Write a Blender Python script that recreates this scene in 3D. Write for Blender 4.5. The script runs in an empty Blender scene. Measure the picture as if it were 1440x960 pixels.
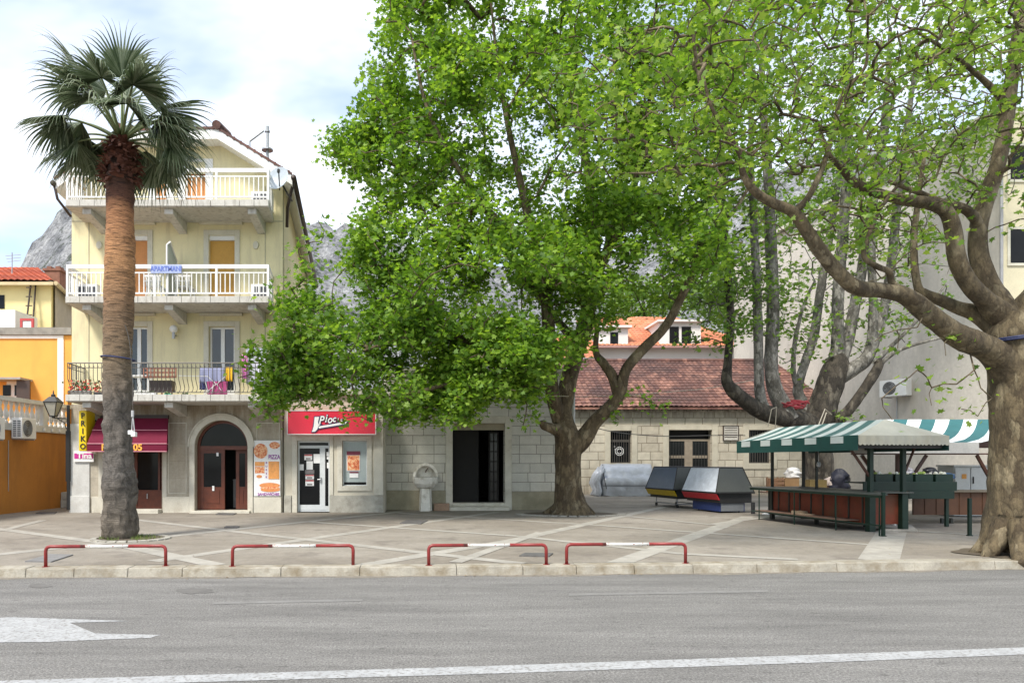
import bpy, math, random
import numpy as np
from mathutils import Vector, Matrix
R = math.radians
random.seed(7)
rng = np.random.default_rng(11)
S = bpy.context.scene
C = S.collection

# ------------------------------------------------------------------ camera
cd = bpy.data.cameras.new("camera"); cam = bpy.data.objects.new("camera", cd); C.objects.link(cam)
cam.location = (0, 0, 1.6); cam.rotation_euler = (R(90), 0, 0)
cd.sensor_width = 36; cd.lens = 25.0; cd.shift_x = 120/1440; cd.shift_y = 170/1440
cd.clip_end = 3000; cd.clip_start = 0.1
S.camera = cam
# ------------------------------------------------------------------ world, sun, exposure
SUN_EL, SUN_AZ = R(52), R(215)          # azimuth measured clockwise from +Y
w = bpy.data.worlds.new("World"); S.world = w; w.use_nodes = True
nt = w.node_tree; nt.nodes.clear()
o_ = nt.nodes.new("ShaderNodeOutputWorld"); bg = nt.nodes.new("ShaderNodeBackground"); bg.inputs[1].default_value = 0.15
sky = nt.nodes.new("ShaderNodeTexSky"); sky.sky_type = 'NISHITA'; sky.sun_disc = False
sky.sun_elevation = SUN_EL; sky.sun_rotation = SUN_AZ; sky.dust_density = 0.6; sky.air_density = 1.3
tc = nt.nodes.new("ShaderNodeTexCoord"); mp = nt.nodes.new("ShaderNodeMapping"); mp.inputs['Scale'].default_value = (1.0, 1.0, 2.6)
mp.inputs['Location'].default_value = (-1.0, 0.6, 0.3)
n1 = nt.nodes.new("ShaderNodeTexNoise"); n1.inputs['Scale'].default_value = 1.9; n1.inputs['Detail'].default_value = 5; n1.inputs['Roughness'].default_value = .52
n1.inputs['Distortion'].default_value = 0.3
cr = nt.nodes.new("ShaderNodeValToRGB"); cr.color_ramp.elements[0].position = .38; cr.color_ramp.elements[1].position = .64
cr.color_ramp.elements[0].color = (.30, .30, .30, 1); cr.color_ramp.elements[1].color = (1, 1, 1, 1)
mx = nt.nodes.new("ShaderNodeMixRGB"); mx.inputs[2].default_value = (5.1, 5.2, 5.35, 1)
nt.links.new(tc.outputs['Generated'], mp.inputs[0]); nt.links.new(mp.outputs[0], n1.inputs['Vector'])
nt.links.new(n1.outputs[0], cr.inputs[0]); nt.links.new(cr.outputs[0], mx.inputs[0]); tn = nt.nodes.new('ShaderNodeMixRGB'); tn.blend_type = 'MULTIPLY'; tn.inputs[0].default_value = 1; tn.inputs[2].default_value = (.50, .66, .82, 1)
nt.links.new(sky.outputs[0], tn.inputs[1]); nt.links.new(tn.outputs[0], mx.inputs[1])
nt.links.new(mx.outputs[0], bg.inputs[0]); nt.links.new(bg.outputs[0], o_.inputs[0])
sl = bpy.data.lights.new("sun", 'SUN'); sl.energy = 2.5; sl.angle = R(12); sl.color = (1, .94, .85)
so = bpy.data.objects.new("sun", sl); C.objects.link(so); so.location = (-20, -20, 40)
sdir = Vector((math.sin(SUN_AZ)*math.cos(SUN_EL), math.cos(SUN_AZ)*math.cos(SUN_EL), math.sin(SUN_EL)))
so.rotation_euler = sdir.to_track_quat('Z', 'Y').to_euler()
S.view_settings.view_transform = 'Standard'; S.view_settings.look = 'None'; S.view_settings.gamma = 1
S.view_settings.exposure = 1.02; S.view_settings.use_curve_mapping = False
S.render.engine = 'CYCLES'
try:
    S.cycles.max_bounces = 6; S.cycles.transparent_max_bounces = 8
except Exception: pass

# ------------------------------------------------------------------ picture -> world measuring helpers
def P(px, py, Y): return (( px-600)*.001*Y, Y, 1.6+(650-py)*.001*Y)
def G(px, py, z=0.0):
    Y = (1.6-z)*1000/(py-650); return ((px-600)*.001*Y, Y, z)
def XX(px, Y): return (px-600)*.001*Y
def ZZ(py, Y): return 1.6+(650-py)*.001*Y

# ------------------------------------------------------------------ mesh builder
class MB:
    def __init__(s, M=None): s.v=[]; s.f=[]; s.m=[]; s.M=M; s.cur=0
    def add(s, vs, fs):
        b=len(s.v)
        if s.M is not None: vs=[tuple(s.M@Vector(p)) for p in vs]
        s.v+= [tuple(p) for p in vs]; s.f+=[tuple(i+b for i in f) for f in fs]; s.m+=[s.cur]*len(fs); return s
    def box(s,x0,x1,y0,y1,z0,z1):
        return s.add([(x0,y0,z0),(x1,y0,z0),(x1,y1,z0),(x0,y1,z0),(x0,y0,z1),(x1,y0,z1),(x1,y1,z1),(x0,y1,z1)],
          [(0,3,2,1),(4,5,6,7),(0,1,5,4),(1,2,6,5),(2,3,7,6),(3,0,4,7)])
    def hexa(s,p): # 8 points like box
        return s.add(p,[(0,3,2,1),(4,5,6,7),(0,1,5,4),(1,2,6,5),(2,3,7,6),(3,0,4,7)])
    def quad(s,a,b,c,d): return s.add([a,b,c,d],[(0,1,2,3)])
    def ngon(s,ps): return s.add(ps,[tuple(range(len(ps)))])
    def prism(s, A, B):  # two equal-length loops
        n=len(A); fs=[tuple(reversed(range(n))), tuple(range(n,2*n))]
        for i in range(n): j=(i+1)%n; fs.append((i,j,n+j,n+i))
        return s.add(list(A)+list(B), fs)
    def ext(s, poly, z0, z1): return s.prism([(x,y,z0) for x,y in poly],[(x,y,z1) for x,y in poly])
    def tube(s, pts, rad, n=8, caps=True, jit=0.0):
        pts=[Vector(p) for p in pts]; m=len(pts)
        if not hasattr(rad,'__len__'): rad=[rad]*m
        vs=[]; fs=[]; up=None
        for i in range(m):
            t=(pts[min(i+1,m-1)]-pts[max(i-1,0)])
            if t.length<1e-9: t=Vector((0,0,1))
            t.normalize()
            if up is None:
                up=Vector((1,0,0)) if abs(t.x)<.8 else Vector((0,1,0))
            a=(up-t*up.dot(t)); 
            if a.length<1e-6: a=t.orthogonal()
            a.normalize(); up=a; b=t.cross(a)
            for k in range(n):
                q=2*math.pi*k/n; r=rad[i]*(1+(random.uniform(-jit,jit) if jit else 0))
                vs.append(pts[i]+a*(math.cos(q)*r)+b*(math.sin(q)*r))
        for i in range(m-1):
            for k in range(n):
                l=(k+1)%n; fs.append((i*n+k,i*n+l,(i+1)*n+l,(i+1)*n+k))
        if caps: fs.append(tuple(reversed(range(n)))); fs.append(tuple(range((m-1)*n,m*n)))
        return s.add(vs,fs)
    def cyl(s,x,y,z0,z1,r,n=16,r2=None): return s.tube([(x,y,z0),(x,y,z1)],[r,r2 if r2 is not None else r],n)
    def lathe(s,c,prof,n=16,a0=0,a1=2*math.pi,ax='z'):
        vs=[];fs=[];m=len(prof); full=abs(a1-a0-2*math.pi)<1e-6; k=n if full else n+1
        for (r,z) in prof:
            for i in range(k):
                q=a0+(a1-a0)*i/n; vs.append((c[0]+r*math.cos(q),c[1]+r*math.sin(q),c[2]+z))
        for j in range(m-1):
            for i in range(n):
                l=(i+1)%k; fs.append((j*k+i,j*k+l,(j+1)*k+l,(j+1)*k+i))
        return s.add(vs,fs)
    def ring_sheet(s): pass

def mesh_of(name, mb, mats, off, smooth=False):
    me=bpy.data.meshes.new(name)
    me.from_pydata([(a-off[0],b-off[1],c-off[2]) for a,b,c in mb.v],[],mb.f)
    if not isinstance(mats,(list,tuple)): mats=[mats]
    for m in mats: me.materials.append(m)
    if len(mats)>1: me.polygons.foreach_set('material_index', mb.m)
    me.polygons.foreach_set('use_smooth',[smooth]*len(me.polygons))
    me.update(); return me
def origin(o):
    p=Vector((0,0,0))
    while o is not None: p+=o.location; o=o.parent
    return p
def part(name, mb, mats, parent, smooth=False, label=None, bevel=0):
    off=origin(parent); o=bpy.data.objects.new(name, mesh_of(name,mb,mats,off,smooth)); C.objects.link(o); o.parent=parent
    if label: o['label']=label
    if bevel: bv(o,bevel)
    return o
def bv(o,wd):
    b=o.modifiers.new('bevel','BEVEL'); b.width=wd; b.segments=2; b.limit_method='ANGLE'
def thing(name, label, cat, loc, group=None):
    o=bpy.data.objects.new(name,None); C.objects.link(o); o.location=loc; o.empty_display_size=.2
    o['label']=label; o['category']=cat
    if group: o['group']=group
    return o
def part_split(name, mb, mats, parent, bevel=0, label=None):
    n=len(mb.v); pr=list(range(n))
    def fd(a):
        while pr[a]!=a: pr[a]=pr[pr[a]]; a=pr[a]
        return a
    for f in mb.f:
        for k in f[1:]: pr[fd(k)]=fd(f[0])
    gp={}
    for f,m in zip(mb.f,mb.m): gp.setdefault(fd(f[0]),[]).append((f,m))
    for key,fs in gp.items():
        b=MB(); mp_={}
        for f,m in fs:
            for k in f:
                if k not in mp_: mp_[k]=len(b.v); b.v.append(mb.v[k])
            b.f.append(tuple(mp_[k] for k in f)); b.m.append(m)
        part(name,b,mats,parent,bevel=bevel,label=label)
def solo(name, mb, mats, label, cat, group=None, smooth=False, kind=None, bevel=0):
    xs=np.array(mb.v); lo=xs.min(0); hi=xs.max(0); off=((lo[0]+hi[0])/2,(lo[1]+hi[1])/2,lo[2])
    o=bpy.data.objects.new(name, mesh_of(name,mb,mats,off,smooth)); C.objects.link(o); o.location=off
    if label: o['label']=label
    if cat: o['category']=cat
    if group: o['group']=group
    if kind: o['kind']=kind
    if bevel: bv(o,bevel)
    return o
def struct(name, mb, mats, smooth=False, bevel=0): return solo(name,mb,mats,None,None,kind='structure',smooth=smooth,bevel=bevel)
def kids(o): return [c for c in C.objects if c.parent==o]
def dup(o, loc, label, parent=None):
    def rec(s,par):
        c=s.copy(); C.objects.link(c); c.parent=par
        for k in kids(s): rec(k,c)
        return c
    r=rec(o,parent); r.location=loc; r['label']=label; return r
def text(s, parent, pos, size, mat, sx=1.0, bold=.0, name='lettering', rot=(R(90),0,0), extr=.004, shear=0, align='CENTER'):
    cu=bpy.data.curves.new(name,'FONT'); cu.body=s; cu.size=size; cu.extrude=extr; cu.align_x=align; cu.align_y='CENTER'
    cu.offset=bold; cu.shear=shear; cu.space_line=.8; cu.resolution_u=3
    tmp=bpy.data.objects.new(name+'_tmp',cu); C.objects.link(tmp); dg=bpy.context.evaluated_depsgraph_get(); dg.update(); me=bpy.data.meshes.new_from_object(tmp.evaluated_get(dg)); bpy.data.objects.remove(tmp)
    me.materials.clear(); me.materials.append(mat); o=bpy.data.objects.new(name,me); C.objects.link(o); o.parent=parent
    o.location=Vector(pos)-origin(parent); o.rotation_euler=rot; o.scale=(sx,1,1); return o

# ------------------------------------------------------------------ materials
def M_(name): 
    m=bpy.data.materials.new(name); m.use_nodes=True; t=m.node_tree; b=t.nodes['Principled BSDF']; return m,t,b
def noise(t,vec,scale,detail=5,rough=.6,dist=0):
    n=t.nodes.new('ShaderNodeTexNoise'); n.inputs['Scale'].default_value=scale; n.inputs['Detail'].default_value=detail
    n.inputs['Roughness'].default_value=rough; n.inputs['Distortion'].default_value=dist; t.links.new(vec,n.inputs['Vector']); return n.outputs[0]
def ramp(t,fac,stops):
    r=t.nodes.new('ShaderNodeValToRGB'); el=r.color_ramp.elements
    while len(el)<len(stops): el.new(.5)
    for e,(p,c) in zip(el,stops): e.position=p; e.color=(c[0],c[1],c[2],1) if hasattr(c,'__len__') else (c,c,c,1)
    t.links.new(fac,r.inputs[0]); return r.outputs[0]
def mix(t,fac,a,b,mode='MIX'):
    m=t.nodes.new('ShaderNodeMixRGB'); m.blend_type=mode
    for i,x in ((0,fac),(1,a),(2,b)):
        if hasattr(x,'is_output'): t.links.new(x,m.inputs[i])
        elif hasattr(x,'__len__'): m.inputs[i].default_value=(*x[:3],1)
        else: m.inputs[i].default_value=x
    return m.outputs[0]
def mth(t,op,a,b=None):
    m=t.nodes.new('ShaderNodeMath'); m.operation=op
    for i,x in ((0,a),(1,b)):
        if x is None: continue
        if hasattr(x,'is_output'): t.links.new(x,m.inputs[i])
        else: m.inputs[i].default_value=x
    return m.outputs[0]
def coord(t,scale=(1,1,1),which='Object',loc=(0,0,0),rot=(0,0,0)):
    c=t.nodes.new('ShaderNodeTexCoord'); m=t.nodes.new('ShaderNodeMapping'); m.inputs['Scale'].default_value=scale
    m.inputs['Location'].default_value=loc; m.inputs['Rotation'].default_value=rot
    t.links.new(c.outputs[which],m.inputs[0]); return m.outputs[0]
def bump(t,b,h,strength=.3,dist=.02):
    n=t.nodes.new('ShaderNodeBump'); n.inputs['Strength'].default_value=strength; n.inputs['Distance'].default_value=dist
    t.links.new(h,n.inputs['Height']); t.links.new(n.outputs[0],b.inputs['Normal'])
def mat(name,col,rough=.7,var=.25,scale=3,metal=0,bmp=.15,bd=.01,stain=None,stv=(1,1,1),fine=40,spec=None,sts=1.2,stp=(.5,.75)):
    m,t,b=M_(name); v=coord(t); n=noise(t,v,scale); f=noise(t,v,fine,3)
    c=mix(t,1.0,col,ramp(t,n,[(.25,1-var),(.75,1+var*.35)]),'MULTIPLY')
    c=mix(t,.6,c,ramp(t,f,[(.3,.82),(.7,1.08)]),'MULTIPLY')
    if stain:
        s=noise(t,coord(t,stv,loc=(3.1,1.7,.3)),sts,6,.65)
        c=mix(t,ramp(t,s,[(stp[0],0.0),(stp[1],1.0)]),c,stain)
    t.links.new(c,b.inputs['Base Color']); b.inputs['Roughness'].default_value=rough; b.inputs['Metallic'].default_value=metal
    if spec is not None: b.inputs['Specular IOR Level'].default_value=spec
    if bmp: bump(t,b,f,bmp,bd)
    return m
def stone_mat(name,c1,c2,mort,bw,bh,scale=1.0,ms=.012,grime=None,off=.5,bmpd=.02,dirt=.5,sq=1.0):
    m,t,b=M_(name); tc=t.nodes.new('ShaderNodeTexCoord'); sp=t.nodes.new('ShaderNodeSeparateXYZ'); t.links.new(tc.outputs['Object'],sp.inputs[0])
    cb=t.nodes.new('ShaderNodeCombineXYZ'); t.links.new(mth(t,'ADD',sp.outputs[0],sp.outputs[1]),cb.inputs[0]); t.links.new(sp.outputs[2],cb.inputs[1])
    # wobble the joints a little
    nz=t.nodes.new('ShaderNodeTexNoise'); nz.inputs['Scale'].default_value=2.2; t.links.new(tc.outputs['Object'],nz.inputs['Vector'])
    ad=t.nodes.new('ShaderNodeVectorMath'); ad.operation='MULTIPLY_ADD'; t.links.new(nz.outputs[1],ad.inputs[0]); ad.inputs[1].default_value=(.03,.012,0); t.links.new(cb.outputs[0],ad.inputs[2])
    br=t.nodes.new('ShaderNodeTexBrick'); br.inputs['Scale'].default_value=scale; br.inputs['Brick Width'].default_value=bw; br.inputs['Row Height'].default_value=bh
    br.inputs['Mortar Size'].default_value=ms; br.inputs['Color1'].default_value=(*c1,1); br.inputs['Color2'].default_value=(*c2,1); br.inputs['Mortar'].default_value=(*mort,1)
    br.inputs['Mortar Smooth'].default_value=.3; br.offset=off; br.squash=sq; br.squash_frequency=3; t.links.new(ad.outputs[0],br.inputs['Vector'])
    n=noise(t,tc.outputs['Object'],2.2,7,.65); f=noise(t,tc.outputs['Object'],30,4)
    c=mix(t,dirt,br.outputs[0],ramp(t,n,[(.3,.72),(.65,1.08)]),'MULTIPLY'); c=mix(t,.6,c,ramp(t,f,[(.3,.8),(.7,1.1)]),'MULTIPLY')
    if grime:
        g=noise(t,coord(t,(2.5,2.5,.5)),1.5,6,.7); zr=ramp(t,mth(t,'MULTIPLY',sp.outputs[2],grime[1]),grime[2])
        c=mix(t,mix(t,1.0,ramp(t,g,[(.35,0.0),(.6,1.0)]),zr,'MULTIPLY'),c,grime[0])
    t.links.new(c,b.inputs['Base Color']); b.inputs['Roughness'].default_value=.85
    h=mth(t,'ADD',mth(t,'MULTIPLY',br.outputs[1],-1.0),mth(t,'MULTIPLY',f,.3)); bump(t,b,h,.6,bmpd); return m
def tile_mat(name,base,light,dark,tw=.25,tl=.36,ang=0):
    m,t,b=M_(name); v=coord(t,rot=(0,0,ang)); sn=t.nodes.new('ShaderNodeVectorMath'); sn.operation='SNAP'; t.links.new(v,sn.inputs[0]); sn.inputs[1].default_value=(tw,tl,50)
    wn=t.nodes.new('ShaderNodeTexWhiteNoise'); t.links.new(sn.outputs[0],wn.inputs['Vector'])
    n=noise(t,v,.55,5,.7); f=noise(t,v,12,5)
    c=mix(t,mix(t,1.0,ramp(t,wn.outputs[0],[(.2,0.0),(1,1.0)]),ramp(t,noise(t,v,.3,4,.6),[(.42,.35),(.6,1.3)]),'MULTIPLY'),base,light)
    c=mix(t,ramp(t,n,[(.38,.85),(.62,.0)]),c,dark); c=mix(t,.7,c,ramp(t,f,[(.3,.65),(.7,1.1)]),'MULTIPLY')
    t.links.new(c,b.inputs['Base Color']); b.inputs['Roughness'].default_value=.8; bump(t,b,f,.3,.01); return m
def leaf_mat(name,cols,trans=.35,scale=.9):
    m,t,b=M_(name); g=t.nodes.new('ShaderNodeNewGeometry'); n=noise(t,coord(t),scale,3,.6)
    a=mth(t,'ADD',mth(t,'MULTIPLY',g.outputs['Random Per Island'],.55),mth(t,'MULTIPLY',n,.5))
    c=ramp(t,a,[(.2,cols[0]),(.5,cols[1]),(.85,cols[2])])
    b.inputs['Roughness'].default_value=.55; t.links.new(c,b.inputs['Base Color'])
    tr=t.nodes.new('ShaderNodeBsdfTranslucent'); t.links.new(mix(t,1.0,c,(1.7,1.7,.8),'MULTIPLY'),tr.inputs[0])
    ms=t.nodes.new('ShaderNodeMixShader'); ms.inputs[0].default_value=trans
    t.links.new(b.outputs[0],ms.inputs[1]); t.links.new(tr.outputs[0],ms.inputs[2]); t.links.new(ms.outputs[0],t.nodes['Material Output'].inputs[0]); return m
def bark_mat(name,c1,c2,c3,scale=3,st=(1,1,.5),bd=.03):
    m,t,b=M_(name); v=coord(t,st); n=noise(t,v,scale,6,.6,.6); n2=noise(t,v,scale*.3,4,.6,1.0); f=noise(t,coord(t,(1,1,.35)),34,5,.7)
    nz=t.nodes.new('ShaderNodeTexNoise'); nz.inputs['Scale'].default_value=scale*1.6; nz.inputs['Detail'].default_value=4; t.links.new(v,nz.inputs['Vector'])
    ad=t.nodes.new('ShaderNodeVectorMath'); ad.operation='MULTIPLY_ADD'; t.links.new(nz.outputs[1],ad.inputs[0]); ad.inputs[1].default_value=(.28,.28,.28); t.links.new(v,ad.inputs[2])
    vo=t.nodes.new('ShaderNodeTexVoronoi'); vo.inputs['Scale'].default_value=scale*1.5; t.links.new(ad.outputs[0],vo.inputs['Vector'])
    sp=t.nodes.new('ShaderNodeSeparateXYZ'); t.links.new(vo.outputs['Color'],sp.inputs[0])
    sel=mth(t,'ADD',mth(t,'MULTIPLY',sp.outputs[0],.55),mth(t,'MULTIPLY',n2,.5))
    c=ramp(t,sel,[(.30,c1),(.42,c2),(.60,c2),(.72,c3)])
    c=mix(t,ramp(t,vo.outputs['Distance'],[(.35,0.0),(.62,.55)]),c,tuple(x*.5 for x in c1))
    c=mix(t,.85,c,ramp(t,f,[(.3,.5),(.7,1.2)]),'MULTIPLY')
    t.links.new(c,b.inputs['Base Color']); b.inputs['Roughness'].default_value=.9
    bump(t,b,mth(t,'ADD',mth(t,'SUBTRACT',n,mth(t,'MULTIPLY',vo.outputs['Distance'],.7)),mth(t,'MULTIPLY',f,.5)),.85,bd); return m
def glass_dark(name,col=(.015,.018,.02),rough=.04,spec=.6):
    m,t,b=M_(name); n=noise(t,coord(t),1.3,3); t.links.new(mix(t,n,tuple(x*.4 for x in col),tuple(x*1.8 for x in col)),b.inputs['Base Color'])
    b.inputs['Roughness'].default_value=rough; b.inputs['Specular IOR Level'].default_value=spec; bump(t,b,n,.04,.02); return m

cream=mat('cream_plaster',(.76,.685,.42),.85,.14,1.2,stain=(.56,.50,.32),stv=(2.2,2.2,.3),sts=1.6,stp=(.5,.72))
cream_side=mat('cream_plaster_side',(.77,.71,.50),.85,.14,.8,stain=(.50,.45,.33),stv=(1,1,.25),stp=(.5,.8))
offwhite=mat('surround_plaster',(.62,.59,.48),.8,.15,2,stain=(.42,.38,.29),stp=(.55,.8))
white=mat('white_paint',(.78,.78,.76),.5,.08,3)
whiteW=mat('whitewash',(.60,.60,.575),.85,.18,2.5,stain=(.42,.40,.36),stp=(.5,.75))
slabm=mat('slab_concrete',(.56,.54,.49),.85,.2,4,stain=(.27,.245,.2),stv=(5,5,1.0),sts=1.6,stp=(.52,.72))
soffitm=mat('soffit_concrete',(.50,.475,.42),.9,.15,2)
lowplaster=mat('travertine_plaster',(.50,.455,.365),.85,.22,2,stain=(.29,.24,.17),stv=(1.2,1.2,.4),sts=1.6,stp=(.5,.78))
shopplaster=mat('shop_plaster',(.57,.53,.435),.85,.2,1.6,stain=(.40,.36,.28),stv=(1,1,.5),stp=(.5,.8))
plinth=mat('plinth_stone',(.46,.44,.38),.85,.3,2.5,stain=(.25,.23,.19),stp=(.48,.72),sts=2.5)
trimstone=mat('trim_stone',(.62,.59,.50),.8,.18,2.5,stain=(.38,.34,.27),stp=(.52,.78),sts=2)
woodred=mat('red_brown_wood',(.125,.030,.012),.45,.35,6,fine=60)
woodor=mat('orange_shutter',(.62,.27,.085),.6,.1,4)
wooddk=mat('ochre_shutter',(.56,.31,.055),.6,.12,4)
orange=mat('orange_plaster',(.80,.40,.085),.85,.12,1,stain=(.66,.32,.07),stv=(1,1,.3))
orangedk=mat('dark_orange_plaster',(.50,.205,.035),.85,.16,1,stain=(.30,.125,.03),stv=(1,1,.3),stp=(.45,.75))
yellowp=mat('yellow_plaster',(.80,.68,.34),.85,.1,1)
brownwall=mat('brown_render',(.46,.41,.34),.9,.2,2)
greypar=mat('grey_parapet',(.30,.29,.26),.9,.35,3,stain=(.14,.13,.12),sts=3)
iron=mat('wrought_iron',(.12,.11,.10),.5,.2,8,metal=.3)
blackm=mat('black_metal',(.018,.018,.018),.5,.2,5)
brownm=mat('brown_metal',(.055,.035,.028),.5,.2,5)
grmetal=mat('grey_metal',(.42,.43,.44),.4,.15,5,metal=.5)
alu=mat('aluminium_white',(.62,.65,.66),.35,.06,5)
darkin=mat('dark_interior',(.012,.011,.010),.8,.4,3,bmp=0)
glass=glass_dark('window_glass',(.010,.011,.012),.06,.16)
glassb=glass_dark('balcony_glass',(.02,.025,.03),.03,.7)
glassL=glass_dark('frosted_glass',(.30,.36,.37),.2,.5)
burg=mat('burgundy_canvas',(.155,.012,.036),.75,.18,3,fine=120,spec=.2)
pink=mat('pink_piping',(.62,.28,.32),.7,.1,3)
yell=mat('yellow_sign',(.80,.58,.008),.4,.06,2)
blacktxt=mat('black_letter',(.02,.02,.02),.5,.1,2,bmp=0)
redsign=mat('red_sign',(.70,.030,.065),.35,.07,2,bmp=0)
whitep=mat('white_panel',(.82,.82,.81),.4,.05,3,bmp=0)
navy=mat('navy_letter',(.02,.03,.12),.5,.1,3,bmp=0)
magenta=mat('magenta_print',(.55,.03,.28),.5,.1,3,bmp=0)
yorange=mat('yellow_letter',(.85,.42,.06),.5,.05,3,bmp=0)
bluep=mat('blue_print',(.12,.18,.55),.5,.1,3,bmp=0)
purple=mat('purple_print',(.30,.05,.32),.5,.1,3,bmp=0)
tarp_red=mat('red_tiles_ridge',(.35,.06,.04),.8,.3,3)
clay_new=tile_mat('orange_tiles',(.60,.20,.09),(.74,.32,.17),(.42,.15,.08))
clay_old=tile_mat('old_brown_tiles',(.135,.058,.045),(.40,.20,.145),(.062,.034,.031))
clay_left=tile_mat('red_tiles',(.50,.10,.04),(.62,.18,.08),(.28,.06,.035))
hall_stone=stone_mat('pale_ashlar',(.64,.62,.55),(.55,.535,.475),(.27,.255,.22),.72,.315,ms=.012,bmpd=.012,sq=.8,dirt=.6,
    grime=((.30,.265,.17),1/6.,[(.0,.35),(.16,.12),(.3,0),(.6,0),(.8,.6)]))
old_stone=stone_mat('old_limestone',(.64,.59,.48),(.50,.45,.36),(.25,.215,.16),.88,.43,ms=.018,bmpd=.03,sq=.6,dirt=.8,
    grime=((.17,.14,.105),1/4.6,[(.0,.75),(.2,.25),(.35,.05),(.8,.05),(.92,.9)]))
lowstone=stone_mat('ground_floor_stone',(.49,.45,.365),(.46,.42,.34),(.37,.33,.26),1.1,.55,ms=.006,bmpd=.006,dirt=.9,
    grime=((.24,.19,.13),1/3.6,[(.0,.6),(.15,.2),(.6,.25),(.9,1.0)]))
greywall=mat('grey_render',(.60,.56,.49),.9,.10,.25,fine=8,stain=(.43,.40,.35),stv=(.5,.5,.16),sts=1.6,stp=(.44,.66))
whitewall=mat('white_render',(.76,.74,.70),.85,.1,.6)
palmbark=None

# ------------------------------------------------------------------ ground, road, plaza
def asphalt():
    m,t,b=M_('asphalt'); v=coord(t); n=noise(t,coord(t,(.25,1.6,1)),1.4,8,.7); f=noise(t,v,48,3,.9); f2=noise(t,v,14,4,.7)
    c=ramp(t,n,[(.32,(.130,.125,.117)),(.5,(.178,.171,.16)),(.68,(.225,.217,.203))]); c=mix(t,.95,c,ramp(t,f,[(.34,.35),(.5,1.0),(.68,1.85)]),'MULTIPLY'); c=mix(t,.5,c,ramp(t,f2,[(.3,.75),(.7,1.15)]),'MULTIPLY')
    # dark spots and cracks
    vo=t.nodes.new('ShaderNodeTexVoronoi'); vo.feature='DISTANCE_TO_EDGE'; vo.inputs['Scale'].default_value=.45
    wv=t.nodes.new('ShaderNodeVectorMath'); wv.operation='MULTIPLY_ADD'; nn=t.nodes.new('ShaderNodeTexNoise'); nn.inputs['Scale'].default_value=1.5; nn.inputs['Detail'].default_value=6; t.links.new(v,nn.inputs[0])
    t.links.new(nn.outputs[1],wv.inputs[0]); wv.inputs[1].default_value=(1.5,1.5,0); t.links.new(v,wv.inputs[2]); t.links.new(wv.outputs[0],vo.inputs['Vector'])
    pm=noise(t,coord(t,loc=(9,4,0)),.5,3); ck=mth(t,'MULTIPLY',ramp(t,vo.outputs[0],[(.0,1.0),(.008,0.0)]),ramp(t,pm,[(.56,0.0),(.64,.35)]))
    c=mix(t,ck,c,(.07,.065,.06))
    sp=noise(t,coord(t,(1,2.2,1)),5.5,3,.5); c=mix(t,ramp(t,sp,[(.62,0.0),(.70,.6)]),c,(.085,.08,.075))
    t.links.new(c,b.inputs['Base Color']); b.inputs['Roughness'].default_value=.9; bump(t,b,f,.8,.012); return m
def plazam():
    m,t,b=M_('worn_plaza_concrete'); v=coord(t); n=noise(t,coord(t,(.6,1,1)),.45,6,.65); f=noise(t,v,60,3,.7); f2=noise(t,v,6,5,.7)
    c=ramp(t,n,[(.3,(.195,.168,.133)),(.5,(.262,.232,.19)),(.7,(.33,.298,.252))]); c=mix(t,.7,c,ramp(t,f,[(.3,.72),(.7,1.2)]),'MULTIPLY'); c=mix(t,.7,c,ramp(t,f2,[(.3,.78),(.7,1.1)]),'MULTIPLY')
    s=noise(t,coord(t,(1,1,1),loc=(5,2,0)),1.6,4,.6); c=mix(t,ramp(t,s,[(.54,0.0),(.68,.6)]),c,(.14,.12,.10))
    t.links.new(c,b.inputs['Base Color']); b.inputs['Roughness'].default_value=.88; bump(t,b,f,.3,.006); return m
asph=asphalt(); plz=plazam()
stripm=mat('pale_paving_strip',(.41,.385,.335),.85,.3,3,stain=(.28,.26,.225),sts=2.0,stp=(.45,.72),fine=50)
kerbm=mat('kerb_stone',(.42,.385,.315),.85,.4,2.5,stain=(.22,.18,.12),sts=3.5,stp=(.44,.68),bmp=.6,bd=.02)
gravelm=mat('gutter_dirt',(.24,.215,.175),.95,.4,6,fine=25)
earthm=mat('bare_earth',(.12,.095,.065),.95,.4,5)
roadpaint=mat('worn_road_paint',(.41,.415,.415),.75,.25,5,stain=(.22,.212,.2),sts=26,stp=(.50,.62),fine=60)

KB=[(-60,8.4),(-20,10.35),(-6.6,10.98),(-2.5,11.06),(1.34,11.20),(5.5,11.47),(9.9,11.86),(14,12.35),(60,18.5)]  # back edge of kerb
def kerb_off(d): return [(x,y-d) for x,y in KB]
g=MB(); g.quad((-700,-300,-.15),(700,-300,-.15),(700,1200,-.15),(-700,1200,-.15)); struct('ground',g,plz)
g=MB(); k=kerb_off(.30)
g.ngon([(x,y,-.13) for x,y in [(-60,-9),(60,-9)]+k[::-1]]); struct('road',g,asph)
g=MB(); pts=KB+[(60,70),(-60,70)]; g.prism([(x,y,-.14) for x,y in pts],[(x,y,0) for x,y in pts]); struct('plaza_pavement',g,plz)
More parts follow.
